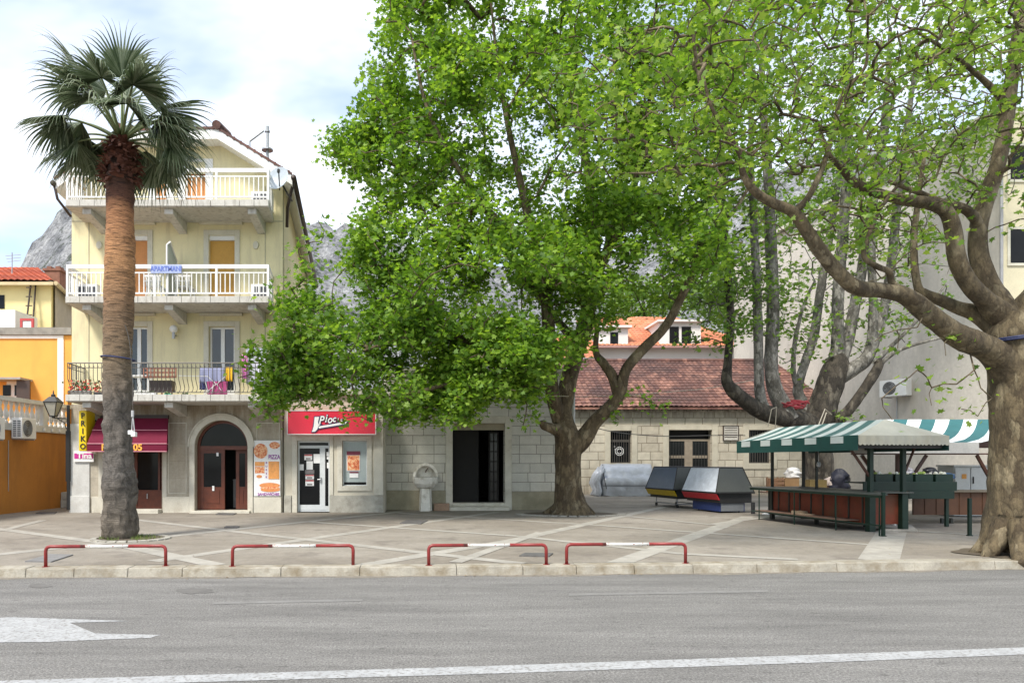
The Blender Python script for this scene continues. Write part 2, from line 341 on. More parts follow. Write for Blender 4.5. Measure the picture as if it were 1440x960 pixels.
# kerb stones with open joints
def lerpK(d,s): # point at arclength s on offset line
    ln=kerb_off(d); 
    for (a,b) in zip(ln[:-1],ln[1:]):
        L=math.dist(a,b)
        if s<=L: t_=s/L; return (a[0]+(b[0]-a[0])*t_,a[1]+(b[1]-a[1])*t_)
        s-=L
    return ln[-1]
g=MB(); s=25.
while s<85:
    L=random.uniform(.7,1.6); 
    a=lerpK(0.001,s+.003); b=lerpK(0.001,s+L-.003); c=lerpK(.30,s+L-.003); d=lerpK(.30,s+.003)
    j=random.uniform(-.006,.006); dz=random.uniform(-.004,.006)
    g.hexa([(d[0],d[1]+j,-.14),(c[0],c[1]+j,-.14),(b[0],b[1],-.14),(a[0],a[1],-.14),(d[0],d[1]+.02+j,.006+dz),(c[0],c[1]+.02+j,.006+dz),(b[0],b[1],.012+dz),(a[0],a[1],.012+dz)]); s+=L
struct('kerb',g,kerbm,bevel=.012)
g=MB(); A=[lerpK(.30,s_) for s_ in np.arange(25,85,.4)]
for i in range(len(A)-1):
    w0=.10+.06*math.sin(i*.9)+.04*math.sin(i*2.3); w1=.10+.06*math.sin((i+1)*.9)+.04*math.sin((i+1)*2.3)
    g.quad((A[i][0],A[i][1]-w0,-.127),(A[i+1][0],A[i+1][1]-w1,-.127),(A[i+1][0],A[i+1][1]+.01,-.124),(A[i][0],A[i][1]+.01,-.124))
struct('gutter_strip',g,gravelm)
# road paint
RZ=-.126
def gr(px,py): return G(px,py,RZ)
g=MB(); up=[(-200,962),(100,953.5),(720,934.5),(1200,918),(1440,909.5),(1700,900)]; dn=[(-200,972),(100,963.5),(720,945.5),(1200,929),(1440,919.5),(1700,909.5)]
for i in range(5): g.quad(gr(*dn[i]),gr(*dn[i+1]),gr(*up[i+1]),gr(*up[i]))
struct('road_line',g,roadpaint)
g=MB()
g.ngon([gr(-60,873),gr(10,867),gr(50,868),gr(182,872.5),gr(98,875),gr(134,890),gr(226,892),gr(212,896),gr(60,902),gr(-60,903)]); struct('road_arrow_marking',g,roadpaint)
faint=mat('faded_road_paint',(.205,.198,.186),.8,.2,3,stain=(.215,.21,.2),sts=7,stp=(.42,.6))
g=MB(); 
for a,b in [((300,846),(510,841.5)),((800,834),(1080,829))]:
    g.quad(gr(a[0],a[1]+3),gr(b[0],b[1]+3),gr(*b),gr(*a))
struct('faded_road_line',g,faint)
patch=mat('asphalt_patch',(.155,.148,.138),.9,.3,6)
g=MB()
for cx,cy,rx,ry in [(55,823,20,3),(275,830,28,4.5)]:
    g.ngon([gr(cx+rx*math.cos(q)*random.uniform(.6,1.1),cy+ry*math.sin(q)*random.uniform(.6,1.1)) for q in [i*2*math.pi/14 for i in range(14)]])
struct('road_patch',g,patch)
# pale strips laid in a diamond pattern over the plaza
strips=[((-60,785),(565,719),.16),((215,788.5),(700,719.5),.16),((505,795),(722,759),.17),((722,759),(935,712),.17),((868,791.5),(1052,726),.30),
 ((1235,787.5),(1254,747),.46),((-60,735.5),(150,763),.15),((180,768),(305,794),.18),((180,729),(350,749),.14),((350,749),(735,792),.15),
 ((430,733),(725,753),.13),((725,753),(960,778),.13),((960,778),(1122,786),.13),((560,721),(840,738),.12),((840,738),(1228,765.5),.12),
 ((1262,744.5),(1400,753.5),.09),((840,711),(900,712),.10),((880,725),(1000,737),.12),((0,746),(60,731),.12),((1000,737),(1110,722),.14),((640,790),(760,748),.12)]
g=MB()
for i,(a,b,wd) in enumerate(strips):
    z=.004+.0002*i; wd*=(1.9 if wd<.25 else 1.25); A=Vector(G(*a,z)); B=Vector(G(*b,z)); d=(B-A); d.z=0; n=Vector((-d.y,d.x,0)).normalized()*wd/2
    g.quad(A-n,B-n,B+n,A+n)
struct('paving_strips',g,stripm)
# drain and access covers
coverm=mat('cover_iron',(.12,.115,.11),.7,.3,8); coverg=mat('cover_concrete',(.22,.215,.21),.85,.3,6)
def cover(p,mt,label,z=.02):
    b=MB(); q=[G(*a) for a in p]; b.prism([(x,y,-.01) for x,y,_ in q],[(x,y,z) for x,y,_ in q])
    t=solo('access_cover',b,mt,label,'manhole cover',group='covers set in the pavement')
cover([(35,790),(72,790.5),(103,780.5),(70,780)],coverg,'large grey square cover set in the plaza by the kerb barrier at far left')
cover([(562,736),(592,737),(602,732),(572,731.5)],coverm,'dark grate in the paving in front of the stone drinking fountain')
cover([(303,723.5),(328,724),(333,721.8),(307,721.4)],coverm,'dark doormat sized grate before the arched doorway')
cover([(315,742),(334,742.5),(337,740.3),(318,740)],coverm,'small dark cover between arched doorway and kerb barriers')
cover([(730,782),(772,783),(778,778.5),(738,778)],coverm,'flat dark cover behind the third red and white barrier')
cover([(50,722),(76,722.5),(80,719.8),(56,719.4)],coverm,'dark cover in the alley mouth by the orange wall')

# ------------------------------------------------------------------ mountains
def rock():
    m,t,b=M_('grey_rock'); v=coord(t,(1,1,.7)); n=noise(t,v,.13,9,.7,.6); f=noise(t,coord(t,(1,1,1.0)),.9,7,.75,.5)
    c=ramp(t,n,[(.36,(.10,.105,.115)),(.48,(.27,.275,.285)),(.62,(.42,.42,.42))]); c=mix(t,.8,c,ramp(t,f,[(.38,.35),(.58,1.2)]),'MULTIPLY')
    gv=noise(t,v,.11,8,.75); c=mix(t,ramp(t,gv,[(.56,0.0),(.60,.85)]),c,(.045,.06,.035))
    t.links.new(c,b.inputs['Base Color']); b.inputs['Roughness'].default_value=.95; bump(t,b,mth(t,'ADD',n,mth(t,'MULTIPLY',f,.5)),.9,2.5); return m
from mathutils import noise as mn
def mountain():
    b=MB(); nx,ny=260,84; xs=np.linspace(-330,420,nx); ys=np.linspace(95,330,ny); vs=[]
    prof=[(-330,5),(-165,22),(-150,52),(-143,69),(-137,79),(-131,86),(-124,94),(-105,108),(-80,106),(-55,94),(-42,88),(-25,85),(0,78),(40,70),(80,80),(130,108),(190,118),(260,100),(420,50)]
    for j,y in enumerate(ys):
        for i,x in enumerate(xs):
            t=(y-95)/(250-95); t=min(1,t); xr=x*250/max(y,150)
            H=np.interp(xr,[p[0] for p in prof],[p[1] for p in prof])
            h=H*(t**1.15)
            if y>250: h=H*max(0,1-(y-250)/110.)
            nz=mn.fractal(Vector((x*.014,y*.014,3.)),1.0,2.1,6); rd=abs(mn.fractal(Vector((x*.05,y*.05,1.)),1.,2.,5))
            h+= (nz*5-rd*4+2.5+3.5*mn.fractal(Vector((x*.16,y*.16,h*.05)),1.0,2.,4))*min(1,t*1.6)
            vs.append((x,y,max(h,-.5)-.2))
    b.add(vs,[(j*nx+i,j*nx+i+1,(j+1)*nx+i+1,(j+1)*nx+i) for j in range(ny-1) for i in range(nx-1)])
    struct('mountain',b,rock(),smooth=False)
mountain()

# ================================================================== apartment house
YF=22.7; YB=21.3                       # facade plane, balcony front plane
HX0,HX1=-11.33,-4.60
def wallgrid(mb,x0,x1,z0,z1,ops,y,d):
    xs=sorted({x0,x1,*[o[0] for o in ops],*[o[1] for o in ops]}); zs=sorted({z0,z1,*[o[2] for o in ops],*[o[3] for o in ops]})
    xs=[x for x in xs if x0<=x<=x1]; zs=[z for z in zs if z0<=z<=z1]
    def solid(cx,cz): return not any(o[0]<cx<o[1] and o[2]<cz<o[3] for o in ops)
    for i in range(len(xs)-1):
        for j in range(len(zs)-1):
            a,b_,c,e=xs[i],xs[i+1],zs[j],zs[j+1]
            if solid((a+b_)/2,(c+e)/2): mb.quad((a,y,c),(b_,y,c),(b_,y,e),(a,y,e))
    for o in ops:
        a,b_,c,e=o
        mb.quad((a,y,c),(a,y,e),(a,y+d,e),(a,y+d,c)); mb.quad((b_,y,c),(b_,y+d,c),(b_,y+d,e),(b_,y,e)); mb.quad((a,y,e),(b_,y,e),(b_,y+d,e),(a,y+d,e))
        mb.quad((a,y,c),(a,y+d,c),(b_,y+d,c),(b_,y,c))
def frame(mb,x0,x1,z0,z1,y0,y1,w,bottom=True,wb=None):
    mb.box(x0,x0+w,y0,y1,z0,z1); mb.box(x1-w,x1,y0,y1,z0,z1); mb.box(x0+w,x1-w,y0,y1,z1-w,z1)
    if bottom: mb.box(x0+w,x1-w,y0,y1,z0,z0+(wb or w))
F1,F2,F3=ZZ(555.5,YB),ZZ(417.5,YB),ZZ(282,YB)
hx=lambda p: XX(p,YF)
D=[(hx(180),hx(207.5)),(hx(294),hx(330))]
D3=[(hx(219),hx(234)),(hx(261),hx(289))]
ops=[]
for a,b_ in D: ops+=[(a,b_,F1,ZZ(459,YF)),(a,b_,F2,ZZ(331,YF))]
for a,b_ in D3: ops+=[(a,b_,F3,ZZ(228,YF))]
H=thing('apartment_house','tall cream apartment house with three balconies standing behind the palm','building',(-8,YF,0))
g=MB(); ZE=10.80; wallgrid(g,HX0,HX1,3.45,ZE,ops,YF,.30)
topz=11.72; g.ngon([(HX0,YF,ZE),(HX1,YF,ZE),(-6.55,YF,topz+.12),(-9.4,YF,topz+.12)])
sx=-1.33
# side and back walls
def side(mb,z0,z1):
    mb.quad((HX1,YF,z0),(HX1+sx,35.3,z0),(HX1+sx,35.3,z1),(HX1,YF,z1)); mb.quad((HX0+sx,35.3,z0),(HX0,YF,z0),(HX0,YF,z1),(HX0+sx,35.3,z1)); mb.quad((HX1+sx,35.3,z0),(HX0+sx,35.3,z0),(HX0+sx,35.3,z1),(HX1+sx,35.3,z1))
side(g,3.45,ZE); part('wall',g,cream,H)
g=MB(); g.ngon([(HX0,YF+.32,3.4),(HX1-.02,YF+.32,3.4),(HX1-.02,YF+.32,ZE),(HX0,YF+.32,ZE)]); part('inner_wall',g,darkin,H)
# thin render joints
g=MB(); 
for p in (125,373): g.box(hx(p)-.012,hx(p)+.012,YF-.012,YF+.01,F1,ZE-.4)
g.box(HX0,HX1,YF-.01,YF+.01,ZZ(312,YF),ZZ(312,YF)+.03); part('render_joint',g,mat('joint',(.45,.42,.30),.9),H)
# ground floor with openings
AX,AR,AZ=hx(312),.845,ZZ(628,YF)
sho=(hx(148),hx(228),0.0,ZZ(632,YF)); arch=(AX-AR,AX+AR,0.0,AZ+AR+.001)
g=MB(); wallgrid(g,HX0,HX1+.0,0.0,3.45,[(sho[0],sho[1],.0,sho[3]),(arch[0],arch[1],0,arch[3])],YF-.02,.45)
N=14
for sg in (-1,1):
    for i in range(N):
        a0=math.pi/2*i/N; a1=math.pi/2*(i+1)/N
        p=lambda a:(AX+sg*AR*math.cos(a),AZ+AR*math.sin(a))
        (xa,za),(xb,zb)=p(a0),p(a1); xe=AX+sg*AR; zt=arch[3]
        vs=[(xa,YF-.02,za),(xb,YF-.02,zb),(xb,YF-.02,zt),(xa,YF-.02,zt)]
        g.ngon(vs if sg<0 else vs[::-1]); g.quad((xa,YF-.02,za),(xb,YF-.02,zb),(xb,YF+.42,zb),(xa,YF+.42,za))
side(g,0,3.45); part('ground_floor_wall',g,lowstone,H)
g=MB(); g.box(HX0-.03,hx(127),YF-.06,YF-.021,0,ZZ(596,YF)); g.box(HX0-.045,hx(127)+.01,YF-.09,YF-.06,0,ZZ(697,YF)); part('whitewashed_pier',g,whiteW,H,bevel=.01)
g=MB(); 
for a,b_ in ((hx(130),hx(146)),(hx(230),hx(267)),(hx(357),hx(396))): g.box(a,b_,YF-.07,YF-.021,0,ZZ(698,YF))
g.box(hx(139),hx(146),YF-.05,YF-.021,ZZ(698,YF)+.003,ZZ(634,YF)); g.box(hx(229),hx(235),YF-.05,YF-.021,ZZ(698,YF)+.003,ZZ(590,YF))
for a,b_ in ((hx(237),hx(263)),(hx(361),hx(394))): # recessed panel mouldings
    frame(g,a,b_,ZZ(694,YF),ZZ(594,YF),YF-.04,YF-.021,.03)
part_split('pilaster_trim',g,trimstone,H,bevel=.008)
g=MB(); RO=1.01; y0,y1=YF-.10,YF-.019
vs=[];fs=[]
for i in range(29):
    a=math.pi*i/28
    for r,y in ((AR-.0,y0),(RO,y0),(RO,y1),(AR,y1)): vs.append((AX+r*math.cos(a),y,AZ+r*math.sin(a)))
for i in range(28):
    for k in range(4): fs.append((i*4+k,i*4+(k+1)%4,(i+1)*4+(k+1)%4,(i+1)*4+k))
g.add(vs,fs); g.box(AX-RO,AX-AR,y0,y1,0,AZ); g.box(AX+AR,AX+RO,y0,y1,0,AZ)
vs=[];fs=[]
for i in range(29):
    a=math.pi*i/28
    for r,y in ((RO+.003,y0-.03),(RO+.05,y0-.03),(RO+.05,y1),(RO+.003,y1)): vs.append((AX+r*math.cos(a),y,AZ+r*math.sin(a)))
for i in range(28):
    for k in range(4): fs.append((i*4+k,i*4+(k+1)%4,(i+1)*4+(k+1)%4,(i+1)*4+k))
g.add(vs,fs); part('arch_surround',g,trimstone,H)
g=MB(); g.box(AX-AR-.1,AX+AR+.1,YF-.3,YF+.4,-.02,.07); g.box(sho[0],sho[1],YF-.35,YF+.4,-.02,.12); part('doorstep',g,trimstone,H,bevel=.01)
# arched door : frame, leaves, fanlight
g=MB(); yd=YF+.22
vs=[];fs=[]
for i in range(25):
    a=math.pi*i/24
    for r,y in ((AR-.09,yd-.04),(AR-.003,yd-.04),(AR-.003,yd+.04),(AR-.09,yd+.04)): vs.append((AX+r*math.cos(a),y,AZ+r*math.sin(a)))
for i in range(24):
    for k in range(4): fs.append((i*4+k,i*4+(k+1)%4,(i+1)*4+(k+1)%4,(i+1)*4+k))
g.add(vs,fs); g.box(AX-AR+.003,AX-AR+.09,yd-.04,yd+.04,.07,AZ); g.box(AX+AR-.09,AX+AR-.003,yd-.04,yd+.04,.07,AZ); g.box(AX-AR+.09,AX+AR-.09,yd-.05,yd+.05,AZ-.09,AZ+.03)
dp=part('arched_door',g,woodred,H)
g=MB(); g.ngon([(AX+(AR-.08)*math.cos(math.pi*i/20),yd+.01,AZ+(AR-.08)*math.sin(math.pi*i/20)) for i in range(21)]); part('fanlight',g,glass,dp)
def leaf(x0,x1,y,dpn,ztop,nm='door_leaf',sk=0.0):
    b=MB(); z0=.09; frame(b,x0,x1,z0,ztop,y,y+.06,.11); b.box(x0+.11,x1-.11,y+.012,y+.05,z0+.11,z0+.72); b.box(x0+.17,x1-.17,y-.004,y+.012,z0+.2,z0+.62)
    o=part(nm,b,woodred,dpn); b=MB(); b.box(x0+.11,x1-.11,y+.02,y+.035,z0+.724,ztop-.112); part('pane',b,glass,o); return o
leaf(AX-AR+.09,hx(313.5),yd-.02,dp,AZ-.09)
leaf(hx(327),AX+AR-.09,yd+.18,dp,AZ-.09)
g=MB(); g.box(hx(296),hx(299),yd-.045,yd-.03,ZZ(690,YF),ZZ(683,YF)); g.box(hx(302),hx(305),yd-.045,yd-.03,ZZ(641,YF),ZZ(636,YF)); part('notice',g,whitep,dp)
# shop interior and door under the awning
g=MB(); a,b_,c,e=sho
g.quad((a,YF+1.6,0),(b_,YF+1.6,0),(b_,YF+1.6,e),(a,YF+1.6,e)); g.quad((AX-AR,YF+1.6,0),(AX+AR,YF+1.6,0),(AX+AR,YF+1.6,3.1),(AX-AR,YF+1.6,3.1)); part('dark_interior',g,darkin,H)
g=MB(); frame(g,a+.003,b_-.003,.12,e-.003,YF+.15,YF+.25,.08); g.box(hx(186.5),hx(190.5),YF+.14,YF+.26,.2,e-.08); g.box(hx(190.5)+.002,b_-.09,YF+.17,YF+.22,.2,ZZ(689,YF)); g.box(a+.09,hx(186.5)-.002,YF+.17,YF+.22,.2,ZZ(689,YF)); g.box(hx(219.5),hx(222.5),YF+.165,YF+.235,ZZ(689,YF)+.002,e-.085)
sd=part('shop_door',g,woodred,H); g=MB(); g.box(hx(190.5)+.002,hx(219.5)-.002,YF+.19,YF+.2,ZZ(689,YF)+.003,e-.09); part('pane',g,glass,sd)
g=MB(); g.tube([(hx(205),YF+.12,ZZ(694,YF)),(hx(205),YF+.12,ZZ(701,YF))],.02,6); part('door_handle',g,grmetal,sd)
# shelves of goods dimly seen inside
g=MB(); cols=[mat('goods_red',(.25,.03,.02)),mat('goods_white',(.4,.4,.38)),mat('goods_green',(.05,.16,.06)),mat('goods_brown',(.2,.12,.05))]
for sh in range(4):
    z=.75+sh*.33; g.cur=3; g.box(hx(192),hx(224),YF+.95,YF+1.25,z-.03,z)
    x=hx(192)
    while x<hx(222):
        w_=random.uniform(.05,.11); g.cur=random.randrange(4); g.box(x,x+w_,YF+1.0,YF+1.15,z+.001,z+random.uniform(.1,.24)); x+=w_+.02
part('shop_shelf',g,cols,H)
g=MB(); g.box(hx(316),hx(346),YF+1.0,YF+1.4,.1,1.0); g.box(hx(316),hx(346),YF+.95,YF+1.4,1.003,1.04); part('shop_counter',g,[mat('counter_white',(.3,.3,.3))],H)
# balcony doors
for n_,(a,b_) in enumerate(D):
    for fl,top,kind in ((F1,ZZ(459,YF),'glass'),(F2,ZZ(331,YF),'shut')):
        g=MB(); 
        sw=.17
        g.box(a-sw,a-.004,YF-.035,YF+.02,fl,top+sw); g.box(b_+.004,b_+sw,YF-.035,YF+.02,fl,top+sw); g.box(a-.004,b_+.004,YF-.035,YF+.02,top+.004,top+sw)
        g.box(a-sw-.1,b_+sw+.1,YF-.14,YF-.0,top+sw+.16,top+sw+.24); part('door_surround',g,offwhite,H,bevel=.008)
        if kind=='glass':
            g=MB(); frame(g,a+.003,b_-.003,fl,top-.003,YF+.12,YF+.18,.06,wb=.1); mxx=(a+b_)/2; g.box(mxx-.06,mxx+.06,YF+.11,YF+.19,fl+.1,top-.063); g.box(a+.063,mxx-.06,YF+.12,YF+.17,fl+.1,fl+.3); g.box(mxx+.06,b_-.063,YF+.12,YF+.17,fl+.1,fl+.3)
            o=part('balcony_door',g,white,H,label='white glazed balcony door')
            g=MB(); g.box(a+.063,mxx-.062,YF+.145,YF+.155,fl+.303,top-.065); g.box(mxx+.062,b_-.063,YF+.145,YF+.155,fl+.303,top-.065); part('pane',g,glassb,o)
        else:
            g=MB(); g.box(a+.003,b_-.003,YF+.03,YF+.2,top-.14,top-.003); g.cur=1; g.box(a+.003,b_-.003,YF+.12,YF+.17,fl,top-.143)
            z=fl+.05
            while z<top-.2: g.box(a+.02,b_-.02,YF+.113,YF+.12,z,z+.045); z+=.055
            part('balcony_door',g,[white,woodor if n_==0 else wooddk],H,label='orange roller shutter door under white box' if n_==0 else 'ochre roller shutter door under white box')
for a,b_ in D3:
    top=ZZ(228,YF); g=MB(); g.box(a,b_,YF+.1,YF+.16,F3,top-.003); g.box(a+.1,b_-.1,YF+.085,YF+.1,F3+.15,top-.25); part('attic_door',g,woodor,H)
    g=MB(); g.box(a-.24,a-.004,YF-.02,YF+.01,F3,top+.1); g.box(b_+.004,b_+.24,YF-.02,YF+.01,F3,top+.1); g.box(a-.004,b_+.004,YF-.02,YF+.01,top+.004,top+.1); part('attic_surround',g,white,H)
# roof: clipped gable slab with white barge and red tiles
YR0,YR1=22.05,35.6
prof=[(-11.55,10.35),(-9.55,11.86),(-6.5,11.93),(-4.17,10.50)]
th=.30
g=MB(); f_=lambda y,dx,dz:[(x+dx,y,z+dz) for x,z in prof]
A=f_(YR0,0,0)+[(x,y,z-th) for x,y,z in f_(YR0,0,0)][::-1]; B=[(x+sx*1.04,YR1,z) for x,y,z in A]
B=[(x+( .0),y,z+(1.3 if i in (1,2,5,6) else 0)) for i,(x,y,z) in enumerate(B)]
g.prism(A,B); roof=part('roof',g,white,H)
g=MB(); A2=[(x,y,z+.003) for x,y,z in f_(YR0-.03,0,0)]+[(x,y,z+.07) for x,y,z in f_(YR0-.03,0,0)][::-1]; B2=[(x+sx*1.04,YR1+.03,z) for x,y,z in A2]; B2=[(x,y,z+(1.3 if i in (1,2,5,6) else 0)) for i,(x,y,z) in enumerate(B2)]
g.prism(A2,B2)
for i in range(3):
    (xa,za),(xb,zb)=prof[i],prof[i+1]; L=math.dist((xa,za),(xb,zb)); n_=int(L/.24)
    for k in range(n_):
        t0=(k+.5)/n_; x=xa+(xb-xa)*t0; z=za+(zb-za)*t0+.06; g.tube([(x,YR0-.03,z-.03),(x,YR0+.5,z)],[.055,.05],6)
for x,z in (prof[1],prof[2]): g.tube([(x,YR0-.08,z+.1),(x,YR0+1.2,z+.34)],.14,8)
part('roof_tiles',g,clay_old,roof)
g=MB(); ex,ez=prof[3]; g.tube([(ex+.06,YR0-.1,ez-.1),(ex+.06+sx*1.04,YR1,ez-.1)],.085,8); g.tube([(ex+.03,YR0+.1,ez-.15),(HX1+.12,YF+.2,ez-.7),(HX1+.08,YF+.3,9.2)],.05,6); part('gutter',g,brownm,roof,smooth=True)
g=MB(); ex,ez=prof[0]; g.tube([(ex,YR0-.1,ez-.12),(ex-1.3,YR1,ez-.12)],.08,8); g.tube([(ex,YR0,ez-.14),(ex+.05,YR0+.1,ez-.55),(HX0-.03,YF,ez-.9)],.045,6); part('gutter',g,brownm,roof,smooth=True)
g=MB(); hx2,hz2=XX(376,24.5),ZZ(212,24.5); g.cyl(hx2,24.5,10.9,ZZ(178,24.5),.055,10); g.cyl(hx2,24.5,ZZ(186,24.5),ZZ(184,24.5),.09,10); g.cyl(hx2,24.5,ZZ(212,24.5),ZZ(210,24.5),.20,10); part('flue_pipe',g,grmetal,roof)
g=MB(); q=XX(351,23.4); g.tube([(q,23.4,10.95),(q,23.4,ZZ(199,23.4))],.03,6); g.tube([(q,23.4,ZZ(199,23.4)),(XX(371,23.4),23.4,ZZ(184,23.4))],.03,6); part('aerial_stay',g,grmetal,roof)
# balconies
def balcony(fl,iron_rail):
    x0,x1=XX(92.5,YB),XX(378,YB); bx0,bx1=x0-.12,x1-.16
    g=MB(); g.prism([(x0,YB,fl-.19),(x1,YB,fl-.19),(x1,YB,fl),(x0,YB,fl)],[(bx0,YF,fl-.19),(bx1,YF,fl-.19),(bx1,YF,fl),(bx0,YF,fl)])
    # edging stones on the front lip
    n_=int((x1-x0)/.43)
    for i in range(n_):
        a=x0+(x1-x0)*i/n_; b_=x0+(x1-x0)*(i+1)/n_; g.box(a+.008,b_-.008,YB-.035,YB-.002,fl-.17,fl+.02)
    s_=part('balcony_slab',g,slabm,H)
    g=MB()
    for p in (119,235,353):
        xc=XX(p,YB); A=[(YB+.12,fl-.193),(YB+.12,fl-.36),(YB+.3,fl-.38),(YF,fl-.56),(YF,fl-.193)]; 
        g=MB(); g.prism([(xc-.13,y,z) for y,z in A],[(xc+.13,y,z) for y,z in A]); part('corbel',g,slabm,s_,bevel=.01)
    y=YB+.05; g=MB(); xa,xb=x0+.03,x1-.03
    if not iron_rail:
        zt=fl+.98; m=.022
        for X0,X1,Y0,Y1 in ((xa,xb,y,y),(xa,bx0+.05,y,YF-.02),(xb,bx1-.03,y,YF-.02)):
            hor=(Y0==Y1)
            def rail(z0,z1,hw):
                if hor: g.box(X0-hw,X1+hw,y-hw,y+hw,z0,z1)
                else: g.hexa([(X0-hw,Y0+hw+.002,z0),(X0+hw,Y0+hw+.002,z0),(X1+hw,Y1,z0),(X1-hw,Y1,z0),(X0-hw,Y0+hw+.002,z1),(X0+hw,Y0+hw+.002,z1),(X1+hw,Y1,z1),(X1-hw,Y1,z1)])
            rail(zt-.115,zt,.028); rail(zt-.26,zt-.225,.02); rail(fl+.10,fl+.145,.02)
            L=math.dist((X0,Y0),(X1,Y1)); n_=int(L/.142)
            for i in range(1,n_):
                t_=i/n_; px_,py_=X0+(X1-X0)*t_,Y0+(Y1-Y0)*t_; g.box(px_-.014,px_+.014,py_-.014,py_+.014,fl+.145,zt-.26)
        for px_ in (xa,xb,XX(217,YB),XX(304,YB)): g.box(px_-.032,px_+.032,y-.032,y+.032,fl,zt-.115)
        part('railing',g,white,H,label='white metal railing with vertical bars')
    else:
        zt=fl+.97
        prf=[(0,zt-.02),(0,zt-.13),(.0,fl+.5),(-.10,fl+.36),(-.17,fl+.25),(-.14,fl+.17),(-.02,fl+.09)]
        def run(X0,Y0,X1,Y1,nx_,ny_):
            g.tube([(X0,Y0,zt),(X1,Y1,zt)],.02,6); g.tube([(X0,Y0,zt-.14),(X1,Y1,zt-.14)],.012,5); g.tube([(X0,Y0,fl+.09),(X1,Y1,fl+.09)],.014,5)
            L=math.dist((X0,Y0),(X1,Y1)); n_=int(L/.128)
            for i in range(n_+1):
                t_=i/n_; px_,py_=X0+(X1-X0)*t_,Y0+(Y1-Y0)*t_
                g.tube([(px_-nx_*o,py_-ny_*o,z) for o,z in prf],.0105,5)
                g.tube([(px_,py_,zt-.14),(px_+.03*abs(ny_),py_,zt-.10),(px_-.01,py_,zt-.07)],.008,4)
        run(xa,y,xb,y,0,1); run(xa,y,bx0+.05,YF-.03,1,0); run(xb,y,bx1-.03,YF-.03,-1,0)
        part('railing',g,iron,H,label='dark wrought iron railing with bellied bars')
balcony(F1,True); balcony(F2,False); balcony(F3,False)
# frosted privacy screen on the middle balcony
g=MB(); xs_=XX(233,YB); zt=ZZ(337,YB); xe=XX(250,YF)
A=[(xs_,YB+.1,F2+.02),(xs_,YB+.1,zt-.12),(xs_+.05,YB+.22,zt),(xe,YF-.1,zt-.28),(xe,YF-.1,F2+.02)]
g.tube(A,.03,6); o=part('privacy_screen',g,white,H); g=MB(); g.prism([(x-.004,y,z) for x,y,z in A],[(x+.004,y,z) for x,y,z in A]); part('pane',g,glassL,o)
# round wall lamp and oval vents
g=MB(); g.lathe((hx(247),YF-.18,ZZ(464,YF)),[(.0,.13),(.09,.10),(.135,0),(.10,-.09),(.0,-.12)],12); o=part('wall_lamp',g,white,H,smooth=True); g=MB(); g.cyl(hx(247),YF-.18,ZZ(473,YF)-.1,ZZ(466,YF)-.05,.05,8); g.tube([(hx(247),YF-.18,ZZ(472,YF)),(hx(247),YF,ZZ(472,YF))],.03,6); part('lamp_base',g,grmetal,o)
for p in (140,360):
    g=MB(); c=(hx(p),YF-.02,ZZ(345,YF)); g.prism([(c[0]+.085*math.cos(a),YF-.06,c[2]+.12*math.sin(a)) for a in np.linspace(0,2*math.pi,17)[:-1]],[(c[0]+.1*math.cos(a),YF+.01,c[2]+.14*math.sin(a)) for a in np.linspace(0,2*math.pi,17)[:-1]]); part('oval_light',g,offwhite,H)
g=MB(); g.tube([(HX0-.06,YF-.1,.1),(HX0-.06,YF-.1,F1-.2)],.05,8); g.box(HX0-.12,HX0,YF-.15,YF,1.0,2.6); part('downpipe',g,blackm,H)

# --- things on and around the house
g=MB(); c=Vector(P(391,251,21.7)); nrm=Vector((-.35,-.90,.22)).normalized(); Mx=Matrix.Translation(c)@nrm.to_track_quat('Z','Y').to_matrix().to_4x4()
t=thing('satellite_dish','white satellite dish under the eave right of the top balcony','satellite dish',tuple(c))
g=MB(Mx); g.lathe((0,0,0),[(.0,-.07),(.15,-.055),(.28,-.02),(.37,.03),(.375,.032),(.37,.022),(.28,-.03),(.15,-.065),(.0,-.08)],24); part('reflector',g,mat('dish_grey',(.50,.55,.60),.4),t,smooth=True)
g=MB(); lnb=c+nrm*.52+Vector((.3,0,-.05)); g.tube([c+Vector((.05,0,-.36)),lnb],.018,6); g.tube([lnb,lnb-(lnb-c).normalized()*.12],.045,8); g.tube([c-nrm*.08,c+Vector((.2,.3,-.3)),c+Vector((.25,.9,-.35))],.03,6); part('arm',g,blackm,t)
# awning
t=thing('shop_awning','burgundy canvas awning with yellow letters behind the palm trunk','awning',(hx(178),YF,1.9))
ya=YF-1.05; a,b_=XX(122.5,21.65),XX(234.5,21.65); zt,zm,zb,zv=ZZ(588,YF),ZZ(604.5,22.0),ZZ(623.5,21.65),ZZ(634.5,21.65)
A=[(YF-.03,zt),(YF-.35,zt-.02),(22.0,zm),(21.65,zb),(21.65,zv)]
g=MB(); bx_=hx(237)
for i in range(4):
    (ya1,za),(yb1,zb1)=A[i],A[i+1]; n_=10
    xa0=a; xb0=bx_+(b_-bx_)*min(1,(YF-ya1)/1.05); xb1=bx_+(b_-bx_)*min(1,(YF-yb1)/1.05)
    g.quad((xa0,ya1,za),(xa0,yb1,zb1),(xb1,yb1,zb1),(xb0,ya1,za))
g.ngon([(bx_+(b_-bx_)*min(1,(YF-y)/1.05),y,z) for y,z in A]+[(bx_,YF-.03,zv)]); g.ngon([(a,y,z) for y,z in A]+[(a,YF-.03,zv)])
cv=part('canvas',g,burg,t)
g=MB(); 
for y,z in ((22.0-.012,zm),(21.64,zb),(21.64,zv)): g.tube([(a,y,z),(bx_+(b_-bx_)*min(1,(YF-y)/1.05),y,z)],.014,5)
g.tube([(b_,21.64,zb),(bx_,YF-.02,zb)],.012,5); g.tube([(bx_-.3,22.0,zm),(bx_,YF-.03,zb)],.01,5); part('piping',g,pink,cv)
zz_=(zb+zv)/2
